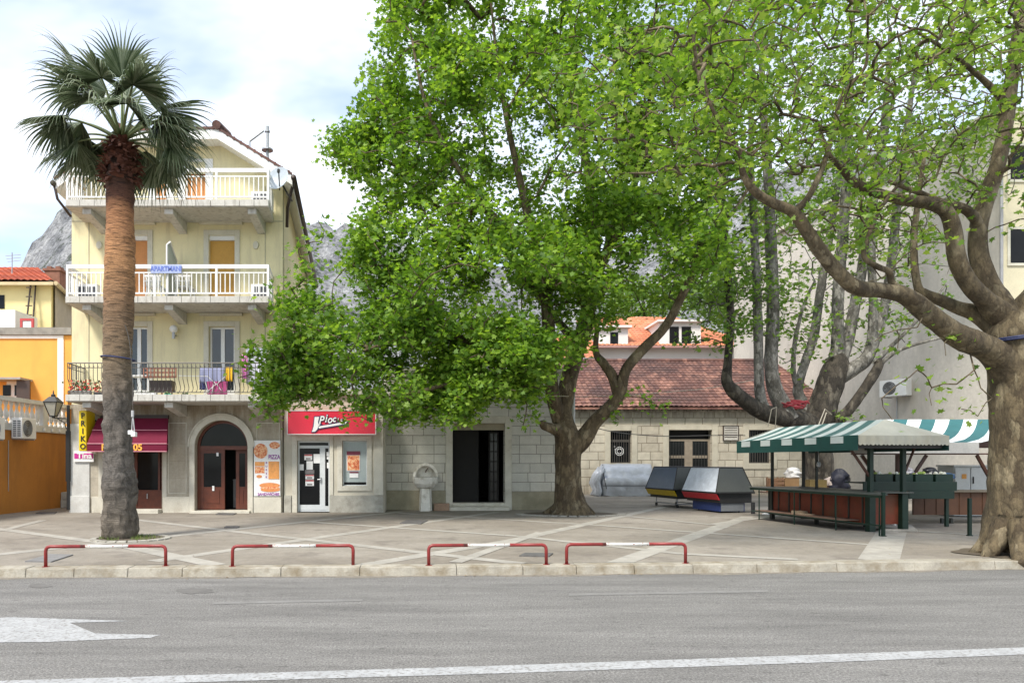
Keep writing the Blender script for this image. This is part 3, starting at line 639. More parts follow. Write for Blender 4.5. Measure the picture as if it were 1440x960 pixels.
text('F',t,(XX(145,21.62),21.635,zz_),.27,yorange,bold=.008); text('05',t,(XX(193.5,21.62),21.635,zz_),.28,yorange,bold=.01)
g=MB(); g.box(a-.02,bx_+.03,YF-.15,YF-.025,zt-.02,zt+.1); part('housing',g,brownm,t)
# vertical yellow sign
t=thing('vertical_sign','yellow upright box sign with black letters at the house corner','sign',(XX(117,22.0),22.2,2.0))
x0,x1=XX(110.5,21.9),XX(121.5,21.9); z0,z1=ZZ(634,21.9),ZZ(577,21.9)
g=MB(); g.box(x0,x1,21.9,22.5,z0,z1); part('box',g,yell,t,bevel=.03)
for i,ch in enumerate('PRIKO'): text(ch,t,((x0+x1)/2+.015,21.888,z1-.17-i*.235),.235,blacktxt,sx=.95,bold=.006)
g=MB(); g.box(x0+.05,x1-.05,22.5,22.68,z1-.3,z1-.25); g.box(x0+.05,x1-.05,22.5,22.68,z0+.25,z0+.3); part('bracket',g,blackm,t)
t=thing('small_sign','small white and magenta sign on the whitewashed corner below the yellow sign','sign',(hx(118),YF-.07,1.6))
x0,x1,z0,z1=XX(104,22.6),XX(132,22.6),ZZ(649,22.6),ZZ(633.5,22.6)
g=MB(); g.box(x0,x1,22.585,22.62,z0,z1); part('panel',g,whitep,t); g=MB(); g.box(x0+.02,x1-.01,22.578,22.584,z0+.1,z0+.27); part('band',g,magenta,t)
text('Tina',t,((x0+x1)/2+.03,22.570,z0+.185),.235,whitep,sx=1.15,bold=.006)
# pizza poster
t=thing('food_poster','tall white poster of pizza and sandwiches on the wall beside the arched door','poster',(hx(376),YF-.1,.5))
yp=YF-.09; px0,px1,pz0,pz1=hx(358),hx(395),ZZ(697,YF),ZZ(619,YF)
g=MB(); g.box(px0,px1,yp,YF-.07,pz0,pz1); pb=part('panel',g,whitep,t)
def art():
    m,t_,b=M_('food_print'); v=coord(t_); n=noise(t_,v,14,4,.7); t_.links.new(ramp(t_,n,[(.3,(.30,.05,.02)),(.45,(.65,.16,.06)),(.55,(.80,.45,.22)),(.7,(.75,.62,.45))]),b.inputs['Base Color']); b.inputs['Roughness'].default_value=.5; return m
foodm=art(); bunm=mat('bun_print',(.78,.30,.10),.5,.3,8); darkp=mat('dark_print',(.10,.06,.05),.5,.6,9); orp=mat('orange_print',(.80,.35,.10),.5,.3,9)
def disc(mb,cx,cz,rx,rz,y,a0=0,a1=2*math.pi,n=20): mb.prism([(cx+rx*math.cos(a0+(a1-a0)*i/n),y,cz+rz*math.sin(a0+(a1-a0)*i/n)) for i in range(n)],[(cx+rx*math.cos(a0+(a1-a0)*i/n),y+.004,cz+rz*math.sin(a0+(a1-a0)*i/n)) for i in range(n)])
q=lambda u,v:(px0+(px1-px0)*u/37, pz1-(pz1-pz0)*v/78)
g=MB(); g.cur=0; c=q(9.5,15); disc(g,c[0],c[1],.22,.24,yp-.006); c=q(29,7); disc(g,c[0],c[1],.17,.11,yp-.008)
for u0,u1,v0,v1,mi in ((1.5,15,30,36,3),(1.5,15,37,46,0),(20.5,35.5,29.5,54,3),(27,35.5,29.5,42,2),(30,35.5,43,54,2)):
    g.cur=mi; A=q(u0,v1); B=q(u1,v0); g.box(A[0],B[0],yp-.004-.003*mi-.001*(u0>28),yp-.001,A[1],B[1])
g.cur=1; c=q(7.5,50.5); disc(g,c[0],c[1],.09,.05,yp-.006); c=q(22,63); disc(g,c[0],c[1],.33,.085,yp-.007); c=q(23,69); disc(g,c[0],c[1],.31,.07,yp-.013); g.cur=0; c=q(23,66.5); disc(g,c[0],c[1],.32,.035,yp-.019)
part('picture',g,[foodm,bunm,darkp,orp],pb)
c=q(28.5,23.5); text('PIZZA',pb,(c[0],yp-.006,c[1]),.19,purple,sx=.72,bold=.004); c=q(20.5,75.5); text('SANDWICHES',pb,(c[0],yp-.006,c[1]),.115,purple,sx=.95,bold=.003)
for i,ch in enumerate('BUREK'): c=q(17.6,31.5+i*5); text(ch,pb,(c[0],yp-.006,c[1]),.085,purple,bold=.002)
# APARTMANI banner tied on the middle railing
t=thing('name_banner','small blue lettered banner tied to the middle balcony railing','sign',(XX(233,YB),YB,7.3))
x0,x1,z0,z1=XX(212,21.28),XX(255,21.28),ZZ(384,21.28),ZZ(372,21.28); g=MB(); g.box(x0,x1,21.285,21.30,z0,z1); part('panel',g,mat('pale_blue_print',(.38,.45,.70),.6,.3,9),t); text('APARTMANI',t,((x0+x1)/2,21.28,(z0+z1)/2),.20,bluep,sx=.85,bold=.004)
# chairs on the middle balcony
def chair(x,y,z,label):
    t=thing('plastic_chair',label,'chair',(x,y,z),'white plastic chairs on the middle balcony')
    b=MB(); b.box(x-.24,x+.24,y-.22,y+.22,z+.40,z+.44); part('seat',b,white,t,bevel=.01)
    b=MB(); 
    for i in range(5): xx=x-.2+i*.1; b.box(xx-.02,xx+.02,y-.27,y-.23,z+.44,z+.68)
    b.box(x-.25,x+.25,y-.28,y-.22,z+.683,z+.75); b.box(x-.25,x+.25,y-.275,y-.225,z+.55,z+.58); part('backrest',b,white,t)
    for sx_,sy in ((-1,-1),(1,-1),(-1,1),(1,1)):
        b=MB(); b.tube([(x+sx_*.2,y+sy*.18,z+.40),(x+sx_*.25,y+sy*.22,z)],[.03,.022],6); part('leg',b,white,t)
    return t
chair(XX(218,21.8),21.9,F2,'white plastic chair on middle balcony, left of the frosted screen')
chair(XX(259,21.8),21.9,F2,'white plastic chair on middle balcony, right of the frosted screen')
def planter(x,y,z,label,nm='flower_pot'):
    b=MB(); b.box(x-.3,x+.3,y-.09,y+.09,z,z+.14); return b
ventm=mat('dark_vent',(.05,.055,.07),.5,.2,4)
def vent(px,fl,label):
    t=thing('floor_heater',label,'air conditioner',(XX(px,22.2),22.3,fl)); x=XX(px,22.1); b=MB(); b.box(x-.33,x+.33,22.15,22.4,fl+.003,fl+.6); part('casing',b,white,t,bevel=.01)
    b=MB()
    for i in range(5): b.box(x-.25+i*.11,x-.18+i*.11,22.135,22.148,fl+.08,fl+.52)
    part('grille',b,ventm,t); return t
vent(367,F2,'low white unit with dark slots at right end of middle balcony'); vent(367,F3,'low white unit with dark slots at right end of top balcony'); vent(121,F2,'low white unit with dark slots at left end of middle balcony')
# goods on the lowest balcony
def cloth(name,px0,px1,py0,py1,Y,m_,label,cat='laundry',wav=.03,group='laundry hung on the lowest balcony'):
    b=MB(); n_=12; k=8; vs=[]
    for th_ in (0,.012):
        for j in range(k+1):
            for i in range(n_+1):
                x=XX(px0+(px1-px0)*i/n_,Y); z=ZZ(py0+(py1-py0)*j/k,Y); vs.append((x,Y+th_+wav*math.sin(i*1.3+px0)*(.3+j/k),z+.015*math.sin(i*2.1)*(j==k)))
    N_=(n_+1)*(k+1); fs=[]
    for o in (0,N_):
        for j in range(k):
            for i in range(n_): a=o+j*(n_+1)+i; q_=(a,a+1,a+n_+2,a+n_+1); fs.append(q_ if o else q_[::-1])
    bd=[i for i in range(n_+1)]+[j*(n_+1)+n_ for j in range(1,k+1)]+[k*(n_+1)+i for i in range(n_-1,-1,-1)]+[j*(n_+1) for j in range(k-1,0,-1)]
    for i in range(len(bd)): a,c=bd[i],bd[(i+1)%len(bd)]; fs.append((a,c,c+N_,a+N_))
    b.add(vs,fs); return solo(name,b,m_,label,cat,group=group,smooth=True)
cloth('towel',280.5,316,517,538,21.75,mat('lilac_towel',(.30,.32,.48),.9,.2,3),'lilac towel hung over the rack on the lowest balcony')
cloth('towel',281,292,520,548,21.82,mat('blue_towel',(.12,.13,.28),.9,.2,3),'dark blue towel behind the lilac one on the lowest balcony')
cloth('cloth',291,320,536,555,21.60,mat('magenta_cloth',(.42,.07,.20),.9,.2,3),'magenta cloth hanging low on the lowest balcony')
cloth('shirt',317,327,516,536,21.78,mat('yellow_cloth',(.80,.48,.03),.9,.2,3),'bright yellow shirt on the lowest balcony washing line')
cloth('shirt',340,348,498,532,22.05,mat('pink_cloth',(.72,.22,.55),.9,.2,3),'pink shirt on the lowest balcony washing line')
cloth('sheet',346,375,489,540,22.15,mat('pale_sheet',(.66,.66,.76),.9,.12,3),'pale lilac sheet hanging at the right end of lowest balcony')
cloth('sheet',356,378,540,553,21.95,mat('grey_sheet',(.42,.44,.47),.9,.2,3),'grey sheet bundled low at the right end of lowest balcony')
t=thing('drying_rack','white folding clothes rack on the lowest balcony under the towels','clothes rack',(XX(300,21.7),21.7,F1)); g=MB()
for a,b_ in (((250,528),(292,529)),((292,529),(304,540)),((318,528),(305,540)),((305,540),(311,549)),((304,540),(286,555)),((289,537),(293,553)),((300,540),(298,553))): g.tube([P(*a,21.58),P(*b_,21.58)],.012,5)
part('frame',g,white,t)
terr=mat('terracotta_lattice',(.34,.14,.09),.8,.25,5)
t=thing('lattice_planter','brown lattice window box with legs on the lowest balcony','planter',(XX(226,21.9),21.9,F1)); g=MB()
for r_,(ya_,yb_) in enumerate(((517,519),(523,525),(529,531.5))): g.box(XX(203,21.7),XX(249,21.7),21.62,21.66,ZZ(yb_,21.7),ZZ(ya_,21.7))
for i in range(10): x=XX(203+i*5.0,21.7); g.box(x,x+.035,21.60,21.62,ZZ(531,21.7),ZZ(517,21.7))
part('lattice',g,terr,t); g=MB(); g.box(XX(212,21.9),XX(243,21.9),21.8,22.1,F1+.16,F1+.50); part('box',g,brownm,t)
for p in (214,226,240):
    g=MB(); g.box(XX(p,21.8),XX(p,21.8)+.04,21.82,21.86,F1,F1+.3); part('leg',g,terr,t)
t=thing('balcony_table','white plastic table on the lowest balcony beside the palm trunk','table',(XX(197,22),22,F1)); g=MB(); g.box(XX(186,22),XX(214,22),21.75,22.2,F1+.62,F1+.66); part('tabletop',g,white,t,bevel=.01)
for p in (188,212): g=MB(); g.box(XX(p,22)-.02,XX(p,22)+.02,21.8,21.84,F1,F1+.62); part('leg',g,white,t)
redfl=leaf_mat('red_flowers',((.55,.02,.02),(.75,.05,.05),(.8,.2,.15)),.2); greenlf=leaf_mat('pot_leaves',((.03,.07,.02),(.06,.13,.03),(.10,.18,.05)),.2)
def pot(px,Y,fl,w_,h_,m_,label,fh,fm,n_=60,spread=.3,up=0.0):
    x=XX(px,Y); t=thing('flower_pot',label,'plant pot',(x,Y,fl)); b=MB(); b.box(x-w_/2,x+w_/2,Y-.08,Y+.08,fl+up,fl+up+h_); part('pot',b,m_,t,bevel=.015)
    b=MB(); 
    for i in range(n_):
        c=Vector((x+random.gauss(0,spread*.5),Y+random.gauss(0,.07),fl+up+h_+random.random()*fh)); r_=.035
        a=Vector((random.gauss(0,1),random.gauss(0,1),random.gauss(0,1))).normalized()*r_; c2=a.orthogonal().normalized()*r_; b.cur=0 if random.random()<.5 else 1
        b.ngon([c+a,c+c2,c-a,c-c2])
    part('flowers',b,[greenlf,fm],t)
pot(114,21.55,F1,.6,.16,mat('grey_pot',(.25,.24,.22)),'long grey pot of red flowers at left end of lowest balcony',.32,redfl,140,.5)
pot(141,21.55,F1,.35,.10,blackm,'small black pot with red blooms left of the palm trunk on the balcony',.2,redfl,40,.2)
pot(237,21.5,F1,.22,.06,mat('green_dish',(.02,.30,.18)),'small green dish at the edge of the lowest balcony',.05,greenlf,14,.2)
pot(209,21.5,F1,.5,.10,white,'low white trough at the edge of the lowest balcony',.03,greenlf,10,.3)
pot(260,21.5,F1,.2,.05,brownm,'low brown dish right of the green one on the balcony edge',.04,greenlf,10,.15)

# ================================================================== pizza corner (single storey)
YS=22.78; SX0,SX1=HX1+.02,XX(538,YS); sxp=lambda p: XX(p,YS)
T=thing('corner_shop','low pale stone shop with glass door between cream house and stone hall','building',((SX0+SX1)/2,YS,0))
ztop=ZZ(556,YS); dr=(sxp(418),sxp(463.5),0.0,ZZ(619.5,YS)); wn=(sxp(481.5),sxp(516),ZZ(683,YS),ZZ(619.5,YS))
g=MB(); wallgrid(g,SX0,SX1,0,ztop,[dr,wn],YS,.25); g.box(SX0,SX1,YS+.28,31,0,ztop) ; 
g.box(SX0,SX1,YS-.0,YS+.0005,ztop,ztop+.001); part('wall',g,shopplaster,T)
g=MB(); g.box(SX0,SX1,YS-.12,31,ztop+.003,ztop+.12); g.box(SX0,SX1,YS-.06,YS+.1,ztop+.123,ztop+.2); part('cornice',g,trimstone,T,bevel=.015)
g=MB(); g.box(SX0+.02,dr[0]-.18,YS-.06,YS-.003,0,ZZ(696,YS)); g.box(dr[1]+.004,SX1+.02,YS-.06,YS-.003,0,ZZ(696,YS)); part_split('plinth',g,plinth,T,bevel=.01)
g=MB(); 
for x0,x1,z0,z1 in ((dr[0]-.16,dr[0]-.004,0,dr[3]+.22),(dr[1]+.004,dr[1]+.12,ZZ(696,YS)+.004,dr[3]+.22),(dr[0]-.004,dr[1]+.004,dr[3]+.004,dr[3]+.22)): g.box(x0,x1,YS-.035,YS-.003,z0,z1)
frame(g,wn[0]-.16,wn[1]+.16,wn[2]-.16,wn[3]+.16,YS-.035,YS-.003,.157); g.box(SX1-.28,SX1+.02,YS-.05,YS-.003,ZZ(696,YS)+.004,ztop-.1); part('surround',g,trimstone,T,bevel=.008)
g=MB(); g.box(SX1-.001,SX1+.06,YS+.01,YS+1.3,0,ztop); part('side_wall',g,shopplaster,T)
g=MB(); yd=YS+.12; frame(g,dr[0]+.003,dr[1]-.003,.02,dr[3]-.003,yd,yd+.07,.05,wb=.05); zt_=ZZ(626,YS); g.box(dr[0]+.053,dr[1]-.053,yd+.002,yd+.068,zt_-.09,zt_)
g.box(sxp(449),sxp(456.5),yd-.01,yd+.08,.07,zt_-.09); g.box(dr[0]+.053,sxp(449),yd-.005,yd+.06,.07,.24); g.box(sxp(456.5),dr[1]-.053,yd-.004,yd+.055,.07,.2)
o=part('glass_door',g,alu,T); g=MB(); g.box(dr[0]+.053,sxp(449)-.002,yd+.02,yd+.035,.243,zt_-.092); g.box(sxp(456.5)+.002,dr[1]-.053,yd+.02,yd+.035,.203,zt_-.092); g.box(dr[0]+.053,dr[1]-.053,yd+.02,yd+.035,zt_+.002,dr[3]-.055); part('pane',g,glass,o)
g=MB(); g.tube([(sxp(450),yd-.06,ZZ(674,YS)),(sxp(446),yd-.06,ZZ(674,YS))],.02,6); g.box(sxp(449.5),sxp(451.5),yd-.05,yd-.012,ZZ(678,YS),ZZ(671,YS)); part('door_handle',g,grmetal,o)
notes=[(427,438,638.5,646.5,1),(440,449,638,651,0),(430,439,648,660,0),(420.3,426,652.5,661,0),(428,441,660.5,666,2),(428.5,440.5,667,673.5,1),(428.5,440.5,674.5,683,1),(458.5,462,635,641,0),(458.8,461.8,642,645.5,0),(459,461.5,650,658,0)]
g=MB(); redp=mat('red_print',(.5,.06,.06),.5,.2,8,bmp=0); greyp=mat('grey_print',(.22,.20,.20),.5,.4,9,bmp=0)
for a,b_,c,e,k in notes:
    g.cur={0:0,1:0,2:2}[k]; g.box(sxp(a),sxp(b_),yd+.008,yd+.018,ZZ(e,YS),ZZ(c,YS))
    if k==1: g.cur=1; g.box(sxp(a)+.004,sxp(b_)-.004,yd+.004,yd+.0078,ZZ(c+2,YS),ZZ(c+.3,YS)); g.cur=2; g.box(sxp(a)+.05,sxp(b_)-.05,yd+.004,yd+.0078,ZZ(e-1,YS),ZZ(e-3,YS))
part_split('door_notice',g,[whitep,redp,greyp],o)
g=MB(); frame(g,wn[0]+.003,wn[1]-.003,wn[2]+.003,wn[3]-.003,YS+.12,YS+.17,.03); o=part('window',g,alu,T)
g=MB(); g.box(wn[0]+.033,wn[1]-.033,YS+.135,YS+.15,wn[2]+.12,wn[3]-.033); part('pane',g,mat('milky_film',(.36,.42,.42),.25,.12,1.5,bmp=0),o)
g=MB(); g.box(wn[0]+.033,wn[1]-.033,YS+.135,YS+.15,wn[2]+.033,wn[2]+.117); part('lower_pane',g,glass,o)
g=MB(); g.box(sxp(487),sxp(506),YS+.115,YS+.13,ZZ(662,YS),ZZ(634,YS)); g.cur=1; g.box(sxp(487),sxp(506),YS+.108,YS+.113,ZZ(639.5,YS),ZZ(634,YS)); g.cur=2; g.box(sxp(488),sxp(505),YS+.108,YS+.113,ZZ(661,YS),ZZ(640,YS)); g.cur=0; g.box(sxp(491),sxp(503.5),YS+.115,YS+.13,ZZ(671.5,YS),ZZ(663,YS)); g.cur=1; g.box(sxp(491),sxp(503.5),YS+.108,YS+.113,ZZ(665,YS),ZZ(663,YS))
part('window_poster',g,[whitep,mat('plum_print',(.20,.03,.06),.5,.2,8,bmp=0),foodm],o)
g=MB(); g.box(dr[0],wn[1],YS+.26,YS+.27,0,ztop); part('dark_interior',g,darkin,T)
# red sign board
t=thing('shop_sign','wide red sign with white slanted logo above the glass shop door','sign',(sxp(466),YS-.2,ZZ(611,22.5)))
x0,x1,z0,z1=XX(403.5,22.5),XX(529,22.5),ZZ(611,22.5),ZZ(576.5,22.5); g=MB(); g.box(x0+.02,x1-.02,22.5,YS-.01,z0+.02,z1-.02); part('panel',g,redsign,t)
g=MB(); frame(g,x0,x1,z0,z1,22.485,22.53,.028); part('frame',g,mat('pale_frame',(.75,.68,.68),.4,.1,3),t)
lg=lambda u,v:(x0+(x1-x0)*(u-40)/1280., z1-(z1-z0)*(v-60)/360.)   # from the enlarged view of the sign
def poly(mb,pts,y0,y1): mb.prism([(*[lg(*p)[0]],y0,lg(*p)[1]) for p in pts],[(lg(*p)[0],y1,lg(*p)[1]) for p in pts])
J=[(440,160),(505,158),(488,230),(495,268),(520,272),(492,295),(478,340),(445,375),(400,378),(425,300)]
sw=[(495,298),(905,228),(880,262),(500,328)]
g=MB(); poly(g,[(430,148),(518,146),(500,232),(505,262),(548,262),(500,300),(490,345),(450,388),(388,390),(412,300)],22.478,22.499); poly(g,[(480,292),(930,214),(890,278),(490,342)],22.476,22.499)
g.cur=1; poly(g,J,22.47,22.477); poly(g,sw,22.468,22.475); part('logo',g,[navy,whitep],t)
for s_,u,v,sz in (('P',530,212,.36),('i',598,185,.36),('o',655,200,.34),('c',715,190,.3),('i',770,205,.17),('c',822,200,.15)):
    q_=lg(u,v); text(s_,t,(q_[0],22.478,q_[1]),sz,navy,sx=.85,bold=.022,shear=.25); text(s_,t,(q_[0],22.472,q_[1]),sz,whitep,sx=.85,bold=.006,shear=.25)

# ================================================================== stone hall
YH=24.0; hX0,hX1=XX(536,YH),XX(806,YH); hp=lambda p: XX(p,YH)
T=thing('stone_hall','pale ashlar stone hall with tall dark doorway behind the big plane tree','building',((hX0+hX1)/2,YH,0))
hz=ZZ(524,YH); do=(hp(636.5),hp(710),0.0,ZZ(595,YH))
g=MB(); wallgrid(g,hX0,hX1,0,hz,[do],YH,.5); g.box(hX0,do[0]-.5,YH+.52,35,0,hz); g.box(do[1]+.5,hX1,YH+.001,35,0,hz-.001); g.box(hX0,hX1,YH+.52,35,do[3]+.01,hz-.002); part('wall',g,hall_stone,T)
g=MB(); g.box(hX0,hX1+.02,YH-.10,35,hz+.003,hz+.14); g.box(hX0,hX1+.0,YH-.05,YH-.003,hz-.14,hz-.0); part('cornice',g,trimstone,T,bevel=.02)
g=MB(); sw_=.23; g.box(do[0]-sw_,do[0]-.003,YH-.05,YH-.003,0,do[3]+sw_); g.box(do[1]+.003,do[1]+sw_,YH-.05,YH-.003,0,do[3]+sw_); g.box(do[0]-.003,do[1]+.003,YH-.05,YH-.003,do[3]+.003,do[3]+sw_); part('door_surround',g,trimstone,T,bevel=.01)
wetst=mat('damp_plinth',(.37,.335,.24),.9,.25,2,stain=(.22,.20,.13),stp=(.45,.7))
g=MB(); g.box(hX0+.12,do[0]-sw_-.004,YH-.045,YH-.003,0,ZZ(689,YH)); g.box(do[1]+sw_+.004,hX1,YH-.045,YH-.003,0,ZZ(691,YH)); part_split('plinth',g,wetst,T,bevel=.008)
g=MB(); g.box(do[0]-.25,do[1]+.12,YH-.35,YH+.45,-.02,.12); g.box(do[0],do[1],YH-.06,YH+.45,.123,.24); part('doorstep',g,trimstone,T,bevel=.015)
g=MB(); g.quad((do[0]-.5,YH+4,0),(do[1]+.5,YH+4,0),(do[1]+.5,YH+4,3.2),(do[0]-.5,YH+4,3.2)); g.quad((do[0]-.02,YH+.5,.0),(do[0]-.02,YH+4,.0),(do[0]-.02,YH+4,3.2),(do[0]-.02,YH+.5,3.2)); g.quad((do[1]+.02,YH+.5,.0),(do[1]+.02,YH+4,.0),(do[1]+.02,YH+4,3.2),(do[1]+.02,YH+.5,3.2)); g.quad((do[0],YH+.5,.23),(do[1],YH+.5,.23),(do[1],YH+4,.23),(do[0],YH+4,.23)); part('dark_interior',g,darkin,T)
g=MB(); doorm=mat('black_brown_wood',(.007,.006,.005),.8,.3,4)
g.box(do[0]+.003,do[1]-.003,YH+.12,YH+.4,do[3]-.22,do[3]-.003); lint=part('door_lintel',g,wetst,T)
g=MB(); g.box(do[0]+.003,hp(674),YH+.32,YH+.38,.243,do[3]-.223)
for i in range(4): g.box(do[0]+.08,hp(672),YH+.305,YH+.319,.35+i*.5,.35+i*.5+.38)
o=part('door_leaf',g,doorm,T,label='closed dark timber door leaf')
g=MB(); bx0,bx1=hp(689),hp(704); frame(g,bx0,bx1,.25,do[3]-.25,YH+.55,YH+.6,.06); 
for i in range(1,7): z=.25+i*(do[3]-.5)/7; g.box(bx0+.06,bx1-.06,YH+.56,YH+.59,z-.02,z+.02)
g.box((bx0+bx1)/2-.02,(bx0+bx1)/2+.02,YH+.562,YH+.588,.31,do[3]-.31); o=part('glazed_leaf',g,doorm,T)
g=MB(); g.box(bx0+.06,bx1-.06,YH+.573,YH+.577,.31,do[3]-.31); part('pane',g,glass_dark('hall_glass',(.02,.022,.022),.1,.3),o)
g=MB(); g.lathe((0,0,0),[(.10,0),(.12,.018),(.14,0),(.12,-.018),(.10,0)],16)
for i,v in enumerate(g.v): g.v[i]=(hp(647)+v[0],YH-.03+v[2],ZZ(563,YH)+v[1])
part('wall_ring',g,grmetal,T,smooth=True)
g=MB(); g.tube([(hX1-.0,YH-.08,.1),(hX1-.0,YH-.08,hz-.05)],.05,8); part('downpipe',g,mat('pale_pipe',(.6,.6,.58),.5),T,smooth=True)
# drinking fountain
t=thing('drinking_fountain','carved white stone drinking fountain with arched back against the hall wall','fountain',(hp(598.5),YH-.3,0))
fs_=mat('fountain_stone',(.80,.77,.69),.8,.15,5,stain=(.36,.32,.23),sts=4,stp=(.5,.75)); xc=XX(598.5,23.6)
g=MB(); g.prism([(xc-.16,23.3,0),(xc+.16,23.3,0),(xc+.22,23.55,0),(xc+.22,23.9,0),(xc-.22,23.9,0),(xc-.22,23.55,0)],[(xc-.12,23.32,.74),(xc+.12,23.32,.74),(xc+.19,23.55,.74),(xc+.19,23.9,.74),(xc-.19,23.9,.74),(xc-.19,23.55,.74)]); part('pedestal',g,fs_,t,bevel=.012)
g=MB(); g.lathe((xc,23.62,0),[(.16,.72),(.30,.78),(.40,.90),(.43,1.05),(.43,1.12),(.38,1.12),(.34,1.0),(.1,.93),(0,.92)],12); part('basin',g,fs_,t,smooth=False)
g=MB(); n_=24; vs=[];fs2=[]
for i in range(n_+1):
    a=math.pi*i/n_
    for r_,y in ((.335,23.55),(.42,23.55),(.42,23.93),(.335,23.93)): vs.append((xc+r_*math.cos(a),y,1.13+r_*1.08*math.sin(a)))
for i in range(n_):
    for k in range(4): fs2.append((i*4+k,i*4+(k+1)%4,(i+1)*4+(k+1)%4,(i+1)*4+k))
g.add(vs,fs2); g.prism([(xc+.335*math.cos(math.pi*i/n_),23.82,1.13+.36*math.sin(math.pi*i/n_)) for i in range(n_+1)],[(xc+.335*math.cos(math.pi*i/n_),23.93,1.13+.36*math.sin(math.pi*i/n_)) for i in range(n_+1)]); 
for sc_,yy in ((.78,23.78),(.55,23.74)): g.prism([(xc+.33*sc_*math.cos(math.pi*i/n_),yy,1.13+.36*sc_*math.sin(math.pi*i/n_)) for i in range(n_+1)],[(xc+.33*sc_*math.cos(math.pi*i/n_),yy+.05,1.13+.36*sc_*math.sin(math.pi*i/n_)) for i in range(n_+1)])
part('arched_back',g,fs_,t)
g=MB(); g.tube([(xc+.02,23.74,1.32),(xc+.02,23.6,1.34),(xc-.0,23.56,1.28)],.022,6); g.tube([(xc+.02,23.68,1.34),(xc+.08,23.66,1.42)],.015,5); part('tap',g,mat('bronze',(.10,.06,.03),.4,.2,4,metal=.6),t)
g=MB(); x0,x1=XX(610,23.7),XX(632,23.7); g.box(x0,x1,23.6,23.85,0,.24); solo('brick_block',g,mat('pinkish_block',(.38,.25,.17),.9,.3,8),'low pinkish block on the ground between fountain and hall door','block',bevel=.01)

# ================================================================== old stone building with brown tiled roof
YO=36.0; op_=lambda p: XX(p,YO); oX0,oX1=op_(786),XX(1166,YO)
T=thing('old_stone_building','long low limestone building with brown tiled roof behind the carts','building',((oX0+oX1)/2,YO,0))
oz=ZZ(573,YO); w1=(op_(858.5),op_(888),ZZ(651,YO),ZZ(605,YO)); w3=(op_(1053),op_(1084),ZZ(651,YO),ZZ(604,YO)); dd=(op_(940.5),op_(1001),0.02,ZZ(604.5,YO))
g=MB(); wallgrid(g,oX0,oX1,0,oz,[w1,w3,dd],YO,.45); g.quad((oX0,YO,0),(oX0,YO,oz),(oX0,48,oz),(oX0,48,0)); part('wall',g,old_stone,T)
g=MB()
for a,b_,c,e in (w1,w3): frame(g,a-.3,b_+.3,c-.3,e+.28,YO-.05,YO-.003,.297)
a,b_,c,e=dd; g.box(a-.3,a-.003,YO-.05,YO-.003,0,e+.28); g.box(b_+.003,b_+.3,YO-.05,YO-.003,0,e+.28); g.box(a-.003,b_+.003,YO-.05,YO-.003,e+.003,e+.28)
part('window_surround',g,mat('pale_limestone',(.56,.52,.42),.85,.2,2,stain=(.38,.33,.25),stp=(.5,.8)),T,bevel=.015)
g=MB(); g.box(oX0,oX1,YO-.12,YO-.003,oz-.22,oz-.05); x=oX0+.1
while x<oX1: g.box(x,x+.1,YO-.30,YO-.125,oz-.17,oz-.06); x+=.42
part('eave_corbels',g,old_stone,T)
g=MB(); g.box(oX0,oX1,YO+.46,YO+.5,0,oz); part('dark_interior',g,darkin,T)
for w_ in (w1,w3):
    a,b_,c,e=w_; g=MB(); frame(g,a+.003,b_-.003,c+.003,e-.003,YO+.2,YO+.27,.05); zt_=c+(e-c)*.68; g.box(a+.053,b_-.053,YO+.19,YO+.28,zt_-.05,zt_+.07)
    n_=9
    for i in range(1,n_): x=a+(b_-a)*i/n_; g.box(x-.008,x+.008,YO+.1,YO+.12,c+.003,e-.003)
    o=part('window',g,mat('dark_frame',(.10,.09,.08),.6),T); g=MB(); g.box(a+.053,b_-.053,YO+.23,YO+.24,c+.053,e-.053); part('pane',g,glass,o)
    if w_ is w1:
        g=MB(); cx,cz=op_(872.5),ZZ(634,YO); vs=[];fs2=[]
        for r0,r1 in ((.19,.23),(.10,.15)):
            b0=len(g.v)
            for i in range(20):
                q_=2*math.pi*i/20
                for r_ in (r0,r1): vs_=(cx+r_*math.cos(q_),YO+.185,cz+r_*math.sin(q_)); g.v.append(vs_)
            for i in range(20): j=(i+1)%20; g.f.append((b0+2*i,b0+2*i+1,b0+2*j+1,b0+2*j)); g.m.append(0)
        g.box(cx-.24,cx-.2,YO+.18,YO+.186,cz+.05,cz+.12); g.box(cx-.27,cx-.22,YO+.18,YO+.186,cz+.2,cz+.26); part('round_emblem',g,whitep,o)
a,b_,c,e=dd; g=MB(); tan=mat('grey_tan_wood',(.30,.25,.19),.7,.25,4); zt_=ZZ(621,YO); frame(g,a+.003,b_-.003,.02,zt_+.14,YO+.25,YO+.33,.1); mxx=(a+b_)/2; g.box(mxx-.2,mxx+.2,YO+.24,YO+.335,.02,zt_+.04)
for x0,x1 in ((a+.1,mxx-.2),(mxx+.2,b_-.1)): g.box(x0,x1,YO+.25,YO+.32,ZZ(644,YO),ZZ(640,YO)); g.box(x0,x1,YO+.25,YO+.32,.12,.9)
o=part('double_door',g,tan,T); g=MB(); g.box(a+.1,mxx-.2,YO+.28,YO+.29,.9,zt_+.04); g.box(mxx+.2,b_-.1,YO+.28,YO+.29,.9,zt_+.04); part('pane',g,glass,o)
g=MB()
for i in range(14): 
    x=a+.15+(b_-a-.3)*i/13
    if abs(x-mxx)>.22: g.box(x-.008,x+.008,YO+.2,YO+.215,.9,zt_)
part('window_bars',g,blackm,o)
t=thing('notice_board','small framed white notice board on limestone wall between door and right window','notice board',(op_(1027),YO-.08,2.8)); x0,x1,z0,z1=op_(1017),op_(1037),ZZ(618.5,YO),ZZ(599,YO)
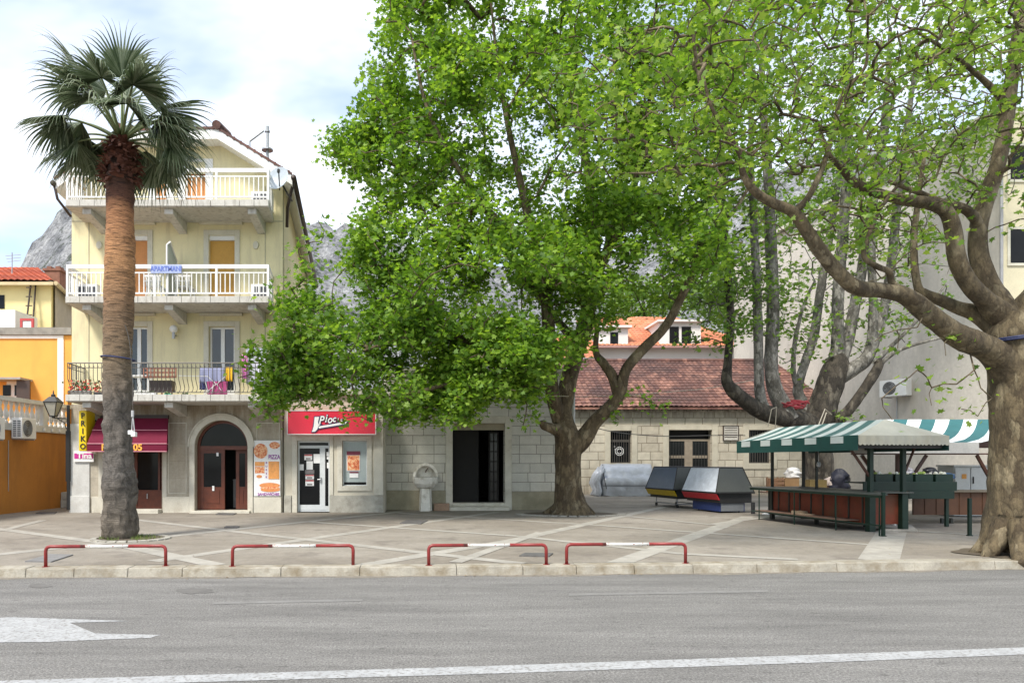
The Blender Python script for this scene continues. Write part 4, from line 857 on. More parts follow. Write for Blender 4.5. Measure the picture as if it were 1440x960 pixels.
g=MB(); g.box(x0,x1,YO-.07,YO-.004,z0,z1); part('panel',g,mat('board_white',(.6,.58,.52),.6),t); g=MB(); frame(g,x0-.03,x1+.03,z0-.03,z1+.03,YO-.10,YO-.002,.029)
for i in range(5): g.box(x0+.04,x1-.04,YO-.078,YO-.071,z0+.13+i*.115,z0+.165+i*.115)
part('frame',g,brownm,t)
def tiled_roof(x0,x1,y0,z0,y1,z1,tw=.25,tl=.36,amp=.045,hip=0.,hipl=0.):
    b=MB(); L=math.dist((y0,z0),(y1,z1)); nr=int(L/tl); nc=int((x1-x0)/tw); ns=6; cols_=nc*ns+1; vs=[]; ny,nz_=-(z1-z0)/L,(y1-y0)/L
    rows=[]
    for r_ in range(nr):
        for k,h in ((0,.035),(1,.0)): rows.append(((r_+k*.98)/nr, h))
    for t_,h in rows:
        for i in range(cols_):
            u=i/(cols_-1); xa=x0+hipl*t_; xb=x1-hip*t_; x=xa+(xb-xa)*u; ph=(x-x0)/tw
            hh=h+amp*abs(math.sin(math.pi*ph))**.8
            vs.append((x,y0+(y1-y0)*t_+ny*hh,z0+(z1-z0)*t_+nz_*hh+.012*math.sin(x*1.7+t_*5)))
    n=len(rows); b.add(vs,[(j*cols_+i,j*cols_+i+1,(j+1)*cols_+i+1,(j+1)*cols_+i) for j in range(n-1) for i in range(cols_-1)])
    return b
yr,zr=41.2,ZZ(508,41.2)
g=tiled_roof(oX0-.1,oX1,YO-.45,oz+.0,yr,zr); o=part('roof',g,clay_old,T,smooth=False)
g=MB(); g.quad((oX0-.1,YO-.42,oz-.04),(oX1,YO-.42,oz-.04),(oX1,yr,zr-.06),(oX0-.1,yr,zr-.06)); g.quad((oX0-.1,yr,zr-.06),(oX1,yr,zr-.06),(oX1,47,oz),(oX0-.1,47,oz)); g.box(oX0-.1,oX1,YO-.47,YO-.40,oz-.12,oz-.02); g.tube([(oX0,yr,zr+.03),(oX1,yr,zr+.03)],.13,8); part('roof_underside',g,clay_old,o)

# ================================================================== white house with new orange roof behind
YW=50.; wp=lambda p: XX(p,YW)
T=thing('white_house','white house with bright orange hipped roof and dormers behind the old stone building','building',(wp(945),YW,0))
wz=ZZ(488,YW); g=MB(); g.box(wp(826),wp(1058),YW,YW+8,0,wz); part('wall',g,whitewall,T)
zr2=ZZ(446,55); g=tiled_roof(wp(820),wp(1062),YW-.5,wz,55,zr2,tw=.3,tl=.42,hip=4.0,hipl=.5); o=part('roof',g,clay_new,T)
g=MB(); g.quad((wp(820),YW-.48,wz-.04),(wp(1062),YW-.48,wz-.04),(wp(1062)-4,55,zr2-.1),(wp(820)+.5,55,zr2-.1)); g.ngon([(wp(1062),YW-.48,wz-.04),(wp(1062)-4,55,zr2),(wp(1062),60,wz)]); g.box(wp(818),wp(1064),YW-.62,YW-.5,wz-.13,wz+.02); part('eaves',g,mat('pink_gutter',(.45,.25,.22)),o)
for a,b_,pt,pb_ in ((834,882,462,492),(926,984,454,488)):
    g=MB(); g.box(wp(a),wp(b_),YW-.2,YW+5,ZZ(pb_,YW),ZZ(pt,YW)); d_=part('dormer',g,whitewall,o)
    g=MB(); g.box(wp(a)-.2,wp(b_)+.2,YW-.5,YW+5.2,ZZ(pt,YW)+.003,ZZ(pt,YW)+.15); part('dormer_roof',g,clay_new,d_) if False else part('dormer_roof',g,whitewall,o)
    c=(wp(a)+wp(b_))/2; g=MB(); 
    for q_ in ((c-.75,c-.1),(c+.1,c+.75)) if b_-a>50 else ((c-.05,c+.5),): g.box(q_[0],q_[1],YW-.23,YW-.201,ZZ(pb_,YW)+.25,ZZ(pt,YW)-.3)
    part('dormer_window',g,glass,o)
T=thing('orange_roofed_house','low house with faded orange roof glimpsed behind the hall and tree trunk','building',(XX(790,47),47,0))
g=MB(); g.box(XX(700,47),XX(838,47),47,52,0,ZZ(506,47)); part('wall',g,whitewall,T)
g=tiled_roof(XX(690,47),XX(845,47),46.6,ZZ(505,47),50.5,ZZ(474,50.5),tw=.3,tl=.42); part('roof',g,clay_new,T)

# ================================================================== tall grey building on the right
T=thing('grey_building','tall blank grey rendered building rising behind the market stalls','building',(21,33,0))
A=(XX(1062,43),43.0); B=(XX(1408,26.5),26.5); GH=14.6
g=MB(); g.ext([A,B,(B[0]+14,B[1]),(B[0]+14,46),(A[0],46)],0,GH); part('wall',g,greywall,T)
g=MB(); d=Vector((B[0]-A[0],B[1]-A[1],0)).normalized(); nn=Vector((d.y,-d.x,0)); nn=nn if nn.x<0 else -nn
def off(p,q): return (p[0]+nn.x*q,p[1]+nn.y*q)
g.ext([off(A,.25),off(B,.25),(B[0]+14,B[1]-.25),(B[0]+14,B[1]+.5),B,A],GH+.003,GH+.22); part('cornice',g,trimstone,T)
creamf=mat('cream_front',(.66,.60,.42),.85,.12,1)
g=MB(); g.box(B[0]+.02,B[0]+13.9,B[1]-.06,B[1]-.003,0,GH-.1); part('front_render',g,creamf,T)
g=MB(); 
for px_ in (1436,1520,1600):
    for z in (9.0,5.4,12.1): x=XX(px_,26.4); g.box(x-.4,x+.5,B[1]-.09,B[1]-.062,z,z+1.25)
part_split('window',g,glass,T)
for px_ in (1436,1520,1600):
    for z in (9.0,5.4,12.1): g=MB(); x=XX(px_,26.4); frame(g,x-.5,x+.6,z-.1,z+1.35,B[1]-.11,B[1]-.061,.098); part('window_frame',g,offwhite,T)
g=MB(); g.tube([(B[0]-.05,B[1]-.08,0),(B[0]-.05,B[1]-.08,GH)],.05,8); part('downpipe',g,mat('grey_pipe',(.33,.33,.34),.5),T,smooth=True)
# air conditioner on the grey wall
def on_wall(px):
    # point on the wall line seen at pixel column px
    k=(px-600)*.001; t_=(k*A[1]-A[0])/((B[0]-A[0])-k*(B[1]-A[1])); return Vector((A[0]+(B[0]-A[0])*t_,A[1]+(B[1]-A[1])*t_,0))
c=on_wall(1270)+nn*.35; zc=ZZ(546,c.y); 
def ac_unit(Mx,w_,d_,h_,label,loc,mlabel='air conditioner'):
    t=thing('air_conditioner',label,'air conditioner',loc,'outdoor air conditioner units')
    b=MB(Mx); b.box(-w_/2,w_/2,-d_/2,d_/2,0,h_); part('casing',b,white,t,bevel=.015)
    b=MB(Mx); cx=-w_*.12; R0=h_*.40
    for r_ in (1.0,.78,.56,.34): b.lathe((0,0,0),[(R0*r_-.012,0),(R0*r_,.0)],20)
    b2=MB(); 
    vs=[(x_+cx,-d_/2-.012,z_+0) for x_,z_,_ in [(v) for v in []]]
    g_=MB(Mx)
    for r_ in (1.0,.8,.6,.4,.2):
        pts=[(cx+R0*r_*math.cos(a_),-d_/2-.012,h_/2+R0*r_*math.sin(a_)) for a_ in np.linspace(0,2*math.pi,17)]; g_.tube(pts,.007,4,caps=False)
    part('fan_grille',g_,grmetal,t)
    g_=MB(Mx); g_.prism([(cx+R0*math.cos(a_),-d_/2-.004,h_/2+R0*math.sin(a_)) for a_ in np.linspace(0,2*math.pi,19)[:-1]],[(cx+R0*math.cos(a_),-d_/2-.001,h_/2+R0*math.sin(a_)) for a_ in np.linspace(0,2*math.pi,19)[:-1]]); part('fan',g_,mat('fan_dark',(.10,.10,.10)),t)
    g_=MB(Mx)
    for i in range(8):
        for j in range(2):
            for sx_ in (-1,): g_.box(sx_*w_/2-.004,sx_*w_/2-.001,-d_*.36+j*d_*.4,-d_*.36+j*d_*.4+d_*.3,h_*.1+i*h_*.1,h_*.1+i*h_*.1+h_*.055)
    part('side_vent',g_,ventm,t)
    g_=MB(Mx); g_.box(-w_*.4,-w_*.35,-d_/2,d_/2+.2,-.04,-.003); g_.box(w_*.35,w_*.4,-d_/2,d_/2+.2,-.04,-.003); part('bracket',g_,grmetal,t)
    return t
th_=math.atan2(-nn.y,-nn.x)-math.pi/2
ac_unit(Matrix.Translation((c.x,c.y,zc-.35))@Matrix.Rotation(th_+.35,4,'Z'),1.15,.45,.72,'white air conditioner hung on the tall grey wall above the stalls',(c.x,c.y,zc-.35))
g=MB(); q_=on_wall(1262)+nn*.03; g.tube([(q_.x,q_.y,zc-.35),(q_.x,q_.y,2.6)],.025,5); part('cable_duct',g,grmetal,T)

# ================================================================== orange house at left
T=thing('orange_house','orange rendered house with white balustrade along the alley at far left','building',(-14,24,0))
YL=26.0
g=MB(); g.box(-24,XX(101,YL),YL,31,0,ZZ(471.5,YL)); part('wall',g,orange,T)
g=MB(); g.box(XX(81.5,YL),XX(90,YL),YL-.04,YL-.003,2.8,ZZ(471.5,YL)-.1); g.box(-24,XX(90,YL),YL-.05,YL-.003,ZZ(476,YL),ZZ(471.5,YL)); part('corner_strip',g,white,T)
g=MB(); g.box(-24,XX(102,YL),YL-.12,YL+.3,ZZ(471,YL),ZZ(461,YL)); g.box(-24,XX(102,YL),YL+.3,31,ZZ(471,YL),ZZ(468,YL)); part('parapet',g,greypar,T)
wl=lambda y:-13.15+.055*(y-22)
zL=2.62
g=MB(); g.ext([(-24,10.0),(wl(10.),10.),(wl(25.97),25.97),(-24,25.97)],0,zL); part('terrace_wall',g,orangedk,T)
g=MB(); g.ext([(wl(25.97)-.0,25.6),(XX(101,25.9),25.6),(XX(101,25.9),25.97),(wl(25.97),25.97)],0,4.2);  part('end_wall',g,orangedk,T)
g=MB(); x=XX(86,25.3)
g.box(wl(25.6)+.0,wl(25.6)+.42,25.15,25.58,0,.28); g.box(wl(25.6)+.0,wl(25.6)+.42,25.17,25.58,.283,.55); part('quoin_stone',g,plinth,T,bevel=.02)
g=MB(); g.ext([(wl(10)-.35,10.),(wl(10)+.06,10.),(wl(25.9)+.06,25.9),(wl(25.9)-.35,25.9)],zL+.003,zL+.22); g.ext([(wl(10)-.3,10.),(wl(10)+.05,10.),(wl(25.9)+.05,25.9),(wl(25.9)-.3,25.9)],zL+.92,zL+1.05)
yb=12.
while yb<25.8:
    if int((yb-12)/.27)%9==8: g.box(wl(yb)-.25,wl(yb)+.03,yb-.02,yb+.24,zL+.22,zL+.92)
    else: g.lathe((wl(yb)-.1,yb+.1,zL+.22),[(.07,0),(.07,.06),(.04,.1),(.095,.25),(.085,.33),(.04,.48),(.04,.55),(.07,.62),(.07,.70)],8)
    yb+=.27
part('balustrade',g,whiteW,T,label='white balustrade with turned stone balusters')
g=MB(); 
for p in range(3): g.box(wl(25)+.055,wl(25)+.09,24.0+p*.5,24.1+p*.5,zL+.05,zL+.15)
g.box(XX(0,25.5),XX(17,25.5),25.9,25.985,ZZ(559,25.9),ZZ(535,25.9)); part('window',g,white,T) 
g=MB(); g.box(XX(2.5,25.8),XX(13,25.8),25.86,25.898,ZZ(556,25.8),ZZ(541,25.8)); g.box(XX(19,25.8),XX(27,25.8),25.86,25.898,ZZ(556,25.8),ZZ(541,25.8)); part('pane',g,glass,T)
g=MB(); g.box(XX(27.5,25.6),XX(46,25.6),25.4,25.47,ZZ(562,25.5),ZZ(535,25.5)); part('shutter',g,brownm,T)
g=MB(); g.box(XX(-30,25.4),XX(33,25.4),25.2,25.99,ZZ(534,25.4),ZZ(531,25.4)); part('window_canopy',g,mat('canopy_grey',(.35,.34,.32)),T)
Mx=Matrix.Translation((-12.92,22.82,2.36))@Matrix.Rotation(R(90),4,'Z'); t1=ac_unit(Mx,.82,.34,.66,'white air conditioner with slotted side on the orange alley wall',(-12.92,22.82,2.36))
t2=dup(t1,(-12.97,21.18,2.30),'white air conditioner cut off by the photo edge on the orange wall')
g=MB(); g.tube([(wl(22.3)+.02,22.3,2.3),(wl(22.3)+.02,22.3,.7)],.012,5); g.tube([(wl(21.5)+.05,21.5,2.3),(wl(21.5)+.05,21.5,.1)],.05,6); part('wall_pipe',g,mat('pipe_grey',(.4,.38,.35)),T)
# yellow house above
T=thing('yellow_house','yellow house with red tiled roof above the orange one at far left','building',(-18,30,0))
YY=30.; y_=lambda p: XX(p,YY); ye=ZZ(398,YY); xr=y_(72)
g=MB(); g.ext([(-32,YY),(xr,YY),(-17.7,36.5),(-32,36.5)],0,ye); wa=part('wall',g,yellowp,T)
g=MB(); g.prism([(xr+.02,YY+.3,0),(xr+.02,YY+.3,ye),(xr+.0,YY+.3,ye),(xr,YY+.3,0)],[(-17.68,36.5,0),(-17.68,36.5,ye),(-17.7,36.5,ye),(-17.7,36.5,0)]); part('side_render',g,brownwall,T)
g=tiled_roof(-32,xr+.3,YY-.4,ye-.02,35,ye+2.0,tw=.27,tl=.38,hip=3.6); o=part('roof',g,clay_left,T)
g=MB(); g.quad((-32,YY-.38,ye-.08),(xr+.3,YY-.38,ye-.08),(xr+.3-3.6,35,ye+1.9),(-32,35,ye+1.9)); g.ngon([(xr+.35,YY-.4,ye-.04),(-17.4,36.7,ye-.04),(xr-3.3,35,ye+2)]); g.box(-32,xr+.3,YY-.42,YY-.36,ye-.18,ye-.05); g.tube([(xr+.4,YY-.4,ye-.1),(-17.3,36.7,ye-.1)],.09,6); part('eaves',g,mat('cream_eave',(.60,.48,.28)),o)
g=MB(); cx,cy=XX(78,33),33.; g.box(cx-.35,cx+.35,cy-.3,cy+.3,ye-.2,ZZ(383,33)); g.box(cx-.42,cx+.42,cy-.35,cy+.35,ZZ(383,33)+.003,ZZ(380,33)); g.box(cx-.3,cx-.1,cy-.2,cy+.2,ZZ(380,33)+.003,ZZ(376,33)); g.box(cx+.1,cx+.3,cy-.2,cy+.2,ZZ(380,33)+.003,ZZ(376,33)); part('chimney',g,mat('brick_brown',(.26,.12,.08),.9,.4,6),o)
g=MB(); g.box(y_(-20),y_(6.5),YY-.03,YY-.002,ZZ(434,YY),ZZ(415,YY)); part('window',g,glass,T)
g=MB(); g.box(-17.2,-17.15,YY+2.8,YY+3.6,ZZ(458,32),ZZ(428,32)); part('side_window',g,darkin,T)
g=MB(); g.box(y_(18),y_(60),YY-2.0,YY-.4,5.5,ZZ(443,29)); g.box(y_(-40),y_(19),YY-2.0,YY-1.8,ZZ(439,29),ZZ(435,29)); g.box(y_(-40),y_(19),YY-2.0,YY-1.8,5.9,ZZ(456,29)); g.cur=1
for i in range(8): g.box(y_(-18+i*5),y_(-18+i*5)+.1,YY-1.95,YY-1.85,ZZ(456,29),ZZ(439,29))
part('white_porch',g,[white,whiteW],T)
g=MB(); a,b_,z0,z1=XX(28,27.9),XX(47,27.9),ZZ(462,27.9),ZZ(447.5,27.9); frame(g,a,b_,z0,z1,27.9,27.97,.09,bottom=False); g.cur=1; g.box(a+.09,b_-.09,27.93,27.96,z0,z1-.09); part('porch_door',g,[redp,whitep],T)
t=thing('roof_aerial','thin television aerial above the red roof at far left','antenna',(XX(17,32),32,ye+1)); g=MB(); g.tube([(XX(17,32),32,ye+.8),(XX(17,32),32,ZZ(355,32))],.025,5); 
for k in range(3): g.tube([(XX(17,32)-.3+.05*k,32,ZZ(360+k*4,32)),(XX(17,32)+.4,32,ZZ(358+k*4,32))],.012,4)
part('mast',g,grmetal,t)
t=thing('wall_ladder','brown wooden ladder leaning on the yellow house wall','ladder',(y_(48),YY-.2,6)); g=MB(); 
for p,q2 in ((42,45),(52.5,52)): g.tube([(y_(p),YY-.5,6.2),(y_(q2),YY-.1,ye-.1)],.04,6)
part('rail',g,brownm,t); g=MB()
for i in range(7): z=6.6+i*.38; g.tube([(y_(42.5+i*.3),YY-.4,z),(y_(52.3),YY-.4,z)],.025,5)
part('rung',g,brownm,t)
# street lantern on its bracket
t=thing('street_lantern','black iron street lantern on a bracket at the house corner','street lamp',(XX(75,22.2),22.2,2.9))
lx,ly=XX(75,22.2),22.2; zb_,zt_=ZZ(585,ly),ZZ(565.5,ly)
g=MB()
c4=lambda r_,z:[(lx+r_*sx_,ly+r_*sy_,z) for sx_,sy_ in ((-1,-1),(1,-1),(1,1),(-1,1))]
lo4,hi4=c4(.08,zb_),c4(.20,zt_)
for i in range(4): g.tube([lo4[i],hi4[i]],.014,5); g.tube([hi4[i],hi4[(i+1)%4]],.018,5); g.tube([lo4[i],lo4[(i+1)%4]],.018,5)
g.prism(c4(.22,zt_+.01),c4(.09,zt_+.17)); g.cyl(lx,ly,zt_+.17,zt_+.24,.07,8); g.tube([(lx,ly,zt_+.24),(lx,ly,zt_+.27),(lx,ly,zt_+.38)],[.05,.03,.01],6); g.cyl(lx,ly,zb_-.06,zb_,.05,8); part('frame',g,blackm,t)
g=MB(); g.prism(c4(.072,zb_+.01),c4(.19,zt_-.01)); part('glass',g,mat('lantern_glass',(.42,.40,.33),.3,.2,4),t)
g=MB(); g.tube([(lx,ly,zb_-.05),(HX0-.05,YF-.25,zb_-.06)],.018,6); g.tube([(lx+.1,ly,zb_-.06),(lx+.3,ly+.1,zb_-.2),(HX0-.05,YF-.25,zb_-.38)],.014,6); g.tube([(lx+.15,ly,zb_-.06),(lx+.22,ly,zb_-.14),(lx+.3,ly,zb_-.09)],.01,5); part('bracket',g,blackm,t)

# ================================================================== kerb barriers
redpaint=mat('chipped_red_paint',(.27,.030,.028),.4,.35,8,stain=(.10,.03,.022),sts=7,stp=(.58,.7)); whiteband=mat('flaking_white_paint',(.70,.68,.63),.5,.2,9,stain=(.24,.06,.045),sts=13,stp=(.56,.62))
def barrier(pa,pb,py,label,lean=0):
    Y=1600/(py-650.); xa,xb=XX(pa,Y),XX(pb,Y); h=.315; r_=.026
    dy=.05*(xb-xa)/2
    t=thing('kerb_barrier',label,'barrier',((xa+xb)/2,Y,0),'red and white tube barriers along the kerb')
    def pt(u,z): x=xa+(xb-xa)*u; return (x+lean*z,Y-dy+2*dy*u,z)
    W=xb-xa; c_=.07/W; P_=[pt(0,0),pt(0,h-.075),pt(.0+c_*.08,h-.04),pt(c_*.35,h-.014),pt(c_*.9,h),pt(c_*1.4,h)]; Q_=[pt(1,0),pt(1,h-.075),pt(1-c_*.08,h-.04),pt(1-c_*.35,h-.014),pt(1-c_*.9,h),pt(1-c_*1.4,h)]
    g=MB(); g.tube(P_+[pt(.33,h)],r_,10); part('tube',g,redpaint,t,smooth=True); g=MB(); g.tube(Q_+[pt(.69,h)],r_,10); part('tube',g,redpaint,t,smooth=True)
    g=MB(); g.tube([pt(.331,h),pt(.5,h-.004),pt(.689,h)],r_*1.0,10); part('white_band',g,whiteband,t,smooth=True)
    for u in (0,1):
        g=MB(); x,y,z=pt(u,0); g.cyl(x,y,-.005,.012,.055,8); part('foot_plate',g,redpaint,t)
barrier(66.5,231.5,796.5,'red and white tube barrier furthest left, in front of the palm tree')
barrier(328,496,795.8,'red and white tube barrier in front of the arched doorway and poster',.01)
barrier(603,769,794.5,'red and white tube barrier in front of the dark hall doorway',-.01)
barrier(796,965.5,792.8,'red and white tube barrier furthest right, beyond the plane tree trunk')

# ================================================================== display carts
silver=mat('silver_film',(.70,.75,.82),.38,.22,2.2,metal=.0,bmp=.8,bd=.03,fine=5); slate=mat('slate_glass',(.19,.23,.30),.22,.15,2,metal=.2); darkside=mat('dark_grey_lid',(.075,.08,.072),.45,.15,2)
yelb=mat('yellow_band',(.60,.42,.01),.45,.15,4); redb=mat('red_band',(.52,.02,.03),.4,.15,4); blueb=mat('blue_base',(.018,.035,.13),.5,.2,4); greyb=mat('grey_base',(.16,.17,.18),.5,.2,4)
def cart(cx,cy,ang,label,lidm,band,basem,kind):
    Mx=Matrix.Translation((cx,cy,0))@Matrix.Rotation(ang,4,'Z')
    t=thing('display_cart',label,'food cart',(cx,cy,0),'covered display carts on the plaza')
    zl=.62; zt_=1.44; a,b_=.66,1.02; at,bt=.40,.88
    g=MB(Mx); lo=[(-a,-b_),(a,-b_),(a,b_),(-a,b_)]; hi=[(-at,-bt*.92),(at,-bt*.92),(at,bt),(-at,bt)]
    L=[(x,y,zl+.05) for x,y in lo]; Hh=[(x,y,zt_) for x,y in hi]
    g.cur=0; g.quad(L[3],L[0],Hh[0],Hh[3])
    g.cur=1; g.quad(L[0],L[1],Hh[1],Hh[0]); g.quad(L[1],L[2],Hh[2],Hh[1]); g.quad(L[2],L[3],Hh[3],Hh[2]); g.quad(Hh[0],Hh[1],Hh[2],Hh[3])
    part('sloping_lid',g,[lidm,darkside],t)
    g=MB(Mx)
    for i in range(4): g.tube([L[i],Hh[i]],.018,5); g.tube([Hh[i],Hh[(i+1)%4]],.018,5)
    g.ext([(x*1.03,y*1.03) for x,y in lo],zl-.0,zl+.048); part('lid_frame',g,blackm,t)
    g=MB(Mx); g.prism([(-a-.01,-b_,zl-.004),(-a-.01,b_,zl-.004),(-a+.10,b_,zl-.20),(-a+.10,-b_,zl-.20)],[(-a+.02,-b_,zl-.004),(-a+.02,b_,zl-.004),(-a+.13,b_,zl-.20),(-a+.13,-b_,zl-.20)]); part('coloured_band',g,band,t)
    g=MB(Mx); g.box(-a+.14,a-.04,-b_+.06,b_-.08,zl-.30,zl-.004); part('body',g,blackm,t,bevel=.01)
    if kind:
        g=MB(Mx); g.cur=0; g.box(-a+.2,a-.25,-b_+.12,b_-.35,.05,zl-.303); g.cur=1; g.box(-a+.24,a-.29,-b_+.105,-b_+.118,.06,zl-.31); part('base_cabinet',g,[basem,greyb],t)
        for sx_,sy in ((-1,-1),(1,-1),(-1,1),(1,1)):
            g=MB(Mx); g.lathe((0,0,0),[(0,-.015),(.04,-.015),(.04,.015),(0,.015)],10); 
            g=MB(Mx); x,y=-.0+sx_*.34,-.1+sy*.6; g.tube([(x-.015,y,.03),(x+.015,y,.03)],.03,8); part('castor',g,blackm,t)
    else:
        g=MB(Mx)
        for sy in (-.8,.7): g.tube([(-.4,sy,zl-.3),(-.4,sy,.12)],.018,6); g.tube([(.4,sy,zl-.3),(.4,sy,.12)],.018,6)
        g.tube([(-.4,-.8,.13),(-.4,.7,.13)],.018,6); g.tube([(.4,-.8,.13),(.4,.7,.13)],.018,6); g.tube([(-.4,-.8,.13),(.4,-.8,.13)],.018,6); part('base_frame',g,grmetal,t)
        for x,y in ((-.4,-.8),(-.4,.7),(.4,-.8),(.4,.7)): g=MB(Mx); g.tube([(x-.02,y,.06),(x+.02,y,.06)],.06,10); part('wheel',g,blackm,t)
    return t
an=R(10)
cart(9.56,23.45,an,'display cart with silver sloping lid, red band and blue base, the nearer one',silver,redb,blueb,True)
cart(9.10,25.95,an,'display cart with slate blue sloping lid and yellow band, the farther one',slate,yelb,blueb,False)
# tarpaulin covered thing
t=thing('covered_cart','bulky cart wrapped in a shiny grey tarpaulin against the limestone wall','covered cart',(XX(882,34),34.4,0))
g=MB(); nx_,na=26,22; x0,x1=XX(846,34),XX(921,34); vs=[]
for i in range(nx_+1):
    u=i/nx_; x=x0+(x1-x0)*u; e=min(1,8*min(u,1-u)+.72)
    for k in range(na+1):
        a=math.pi*k/na; cy=34.5; rr=.78
        yy=-math.cos(a)*rr*e; zz=math.sin(a)
        if zz<.55: zz_=zz/.55*.72; yy=-math.copysign(1,math.cos(a))*rr*e*(1-.10*math.cos((zz/.55)*math.pi))
        else: zz_=.72+(zz-.55)/.45*.82*e
        f=.022*math.sin(u*23+zz_*3)*(1-zz_/1.6)+.03*mn.noise(Vector((u*7,zz_*4,a)))
        if abs(zz_-.5)<.12: yy*=.93
        vs.append((x+.02*math.sin(zz_*9),cy+yy*(1+f*2.0),max(0,zz_+f)))
g.add(vs,[(i*(na+1)+k,(i+1)*(na+1)+k,(i+1)*(na+1)+k+1,i*(na+1)+k+1) for i in range(nx_) for k in range(na)]+[tuple(range(na+1)),tuple(nx_*(na+1)+k for k in range(na,-1,-1))])
tarpm=mat('silver_tarpaulin',(.50,.53,.58),.34,.2,2,metal=.15,bmp=.6,bd=.05,fine=3.5); part('tarpaulin',g,tarpm,t,smooth=True)
g=MB()
for i in range(8):
    yy=33.75+i*.17; dx=random.uniform(.12,.30); g.tube([(x0+.08,yy,1.35+random.uniform(-.1,.1)),(x0-dx*.5,yy+random.uniform(-.05,.05),1.0),(x0-dx*1.1,yy,.62+random.uniform(-.1,.1)),(x0-dx*.5,yy,.25),(x0-dx,yy-.04,.0)],[.04,.10,.13,.09,.13],7,jit=.18)
part('gathered_end',g,tarpm,t,smooth=True)
g=MB(); g.tube([(x0+.15,33.66,.35),(x0+.02,33.7,1.0),(x0+.08,34.1,1.5)],.018,5); g.tube([(x0,33.68,.5),(x1,33.68,.5)],.014,5); part('strap',g,blackm,t)

# ================================================================== market stalls
green=mat('green_canvas',(.006,.055,.046),.75,.25,3,fine=100); greenL=mat('green_stripe',(.055,.135,.125),.75,.25,3,fine=100); canvasw=mat('white_stripe',(.47,.52,.50),.75,.15,3,fine=100); canvasc=mat('cream_canvas',(.47,.46,.385),.8,.18,2.5,stain=(.38,.35,.27),stp=(.5,.75),fine=100)
teal=mat('teal_stripe',(.03,.14,.15),.75,.2,3,fine=100); greenp=mat('green_paint',(.004,.026,.015),.5,.3,4); redpan=mat('red_brown_panel',(.20,.038,.015),.6,.35,3,stain=(.10,.05,.02),stp=(.5,.75)); brownpl=mat('brown_planks',(.12,.05,.022),.6,.35,3); dkgr=mat('dark_post',(.025,.028,.022),.5,.3,4); brpost=mat('brown_post',(.09,.035,.022),.5,.3,4); shelfm=mat('shelf_board',(.20,.12,.085),.7,.3,4)
O=Vector((9.88,15.4,0)); ang=math.atan2(.12,.993); Mx=Matrix.Translation(O)@Matrix.Rotation(ang,4,'Z')
T=thing('market_stall','market stall with striped hipped canopy and red panelled counter, nearer one','market stall',tuple(O),'market stalls with green and white canopies')
# canopy (local u right, v back)
ue0,ue1,v0,v1,uc=-.27,1.95,.40,5.25,.84; ze,zr_=2.20,2.60; rv0,rv1=.95,5.0
g=MB(Mx); n_=15
for i in range(n_):
    g.cur=0 if i%2==0 else 1
    va,vb=v0+(v1-v0)*i/n_,v0+(v1-v0)*(i+1)/n_; ra,rb=rv0+(rv1-rv0)*i/n_,rv0+(rv1-rv0)*(i+1)/n_
    sag=lambda t_:-.035*math.sin(math.pi*t_)
    for k in range(4):
        t0,t1=k/4,(k+1)/4
        for s_,e0 in ((1,ue0),(-1,ue1)):
            p=lambda v,r_,t_:(e0+(uc-e0)*t_,v+(r_-v)*t_,ze+(zr_-ze)*t_+sag(t_))
            q4=[p(va,ra,t0),p(vb,rb,t0),p(vb,rb,t1),p(va,ra,t1)]; g.ngon(q4[::-1] if s_>0 else q4)
g.cur=2
g.ngon([(ue0,v0,ze),(ue1,v0,ze),(uc,rv0,zr_)]); g.ngon([(ue1,v1,ze),(ue0,v1,ze),(uc,rv1,zr_)])
can=part('canopy',g,[canvasw,greenL,canvasc],T)
g=MB(Mx); g.box(ue0-.012,ue0,v0,v1,ze-.33,ze+.01); g.box(ue1,ue1+.012,v0,v1,ze-.33,ze+.01); g.cur=1
for i in range(5):
    vv=v0+.45+i*.93; g.box(ue0-.02,ue0-.013,vv,vv+.42,ze-.16,ze-.005)
g.cur=2; m_=22
vs=[]
for i in range(m_*4+1):
    u=ue0+(ue1-ue0)*i/(m_*4); vs.append((u,v0-.01+.008*math.sin(i*.7),ze+.005)); vs.append((u,v0-.012+.012*math.sin(i*.7),ze-.19-.028*abs(math.sin(math.pi*i/4))))
g.add(vs,[(2*i,2*i+1,2*i+3,2*i+2) for i in range(m_*4)]); part('valance',g,[green,canvasw,canvasc],can)
g=MB(Mx); g.box(ue0+.05,ue1-.05,v0+.12,v0+.16,ze-.28,ze-.06); g.box(ue0+.05,ue0+.09,v0+.17,v1-.1,ze-.10,ze-.02); g.box(ue1-.09,ue1-.05,v0+.17,v1-.1,ze-.28,ze-.06); g.tube([(uc,rv0,zr_-.05),(uc,rv1,zr_-.05)],.03,6); part('canopy_frame',g,blackm,T)
for (u,v,m2,w2,zt2) in ((.55,1.05,greenp,.075,ze-.05),(1.38,1.05,greenp,.075,ze-.05),(.5,4.75,dkgr,.05,ze-.05),(1.45,4.75,dkgr,.05,ze-.05),(.60,3.0,dkgr,.04,ze)):
    b=MB(Mx); b.box(u-w2,u+w2,v-w2,v+w2,0,.88); b.box(u-w2*.62,u+w2*.62,v-w2*.62,v+w2*.62,.88,zt2); part('post',b,[m2],T)
g=MB(Mx); 
for u,s_ in ((.55,-1),): g.tube([(u,1.05,1.25),(u-.5,1.15,2.02)],.035,5); g.tube([(1.38,1.05,1.25),(1.8,1.15,2.02)],.03,5)
part('brace',g,brpost,T)
g=MB(Mx); g.box(.50,.54,1.16,4.9,.16,.87); g.box(.50,1.30,1.10,1.14,.16,.86); g.box(1.40,1.43,1.16,4.9,.16,.87); part('counter_panel',g,redpan,T)
g=MB(Mx)
for i in range(9): v=1.2+i*.46; g.box(.485,.499,v,v+.05,.16,.86)
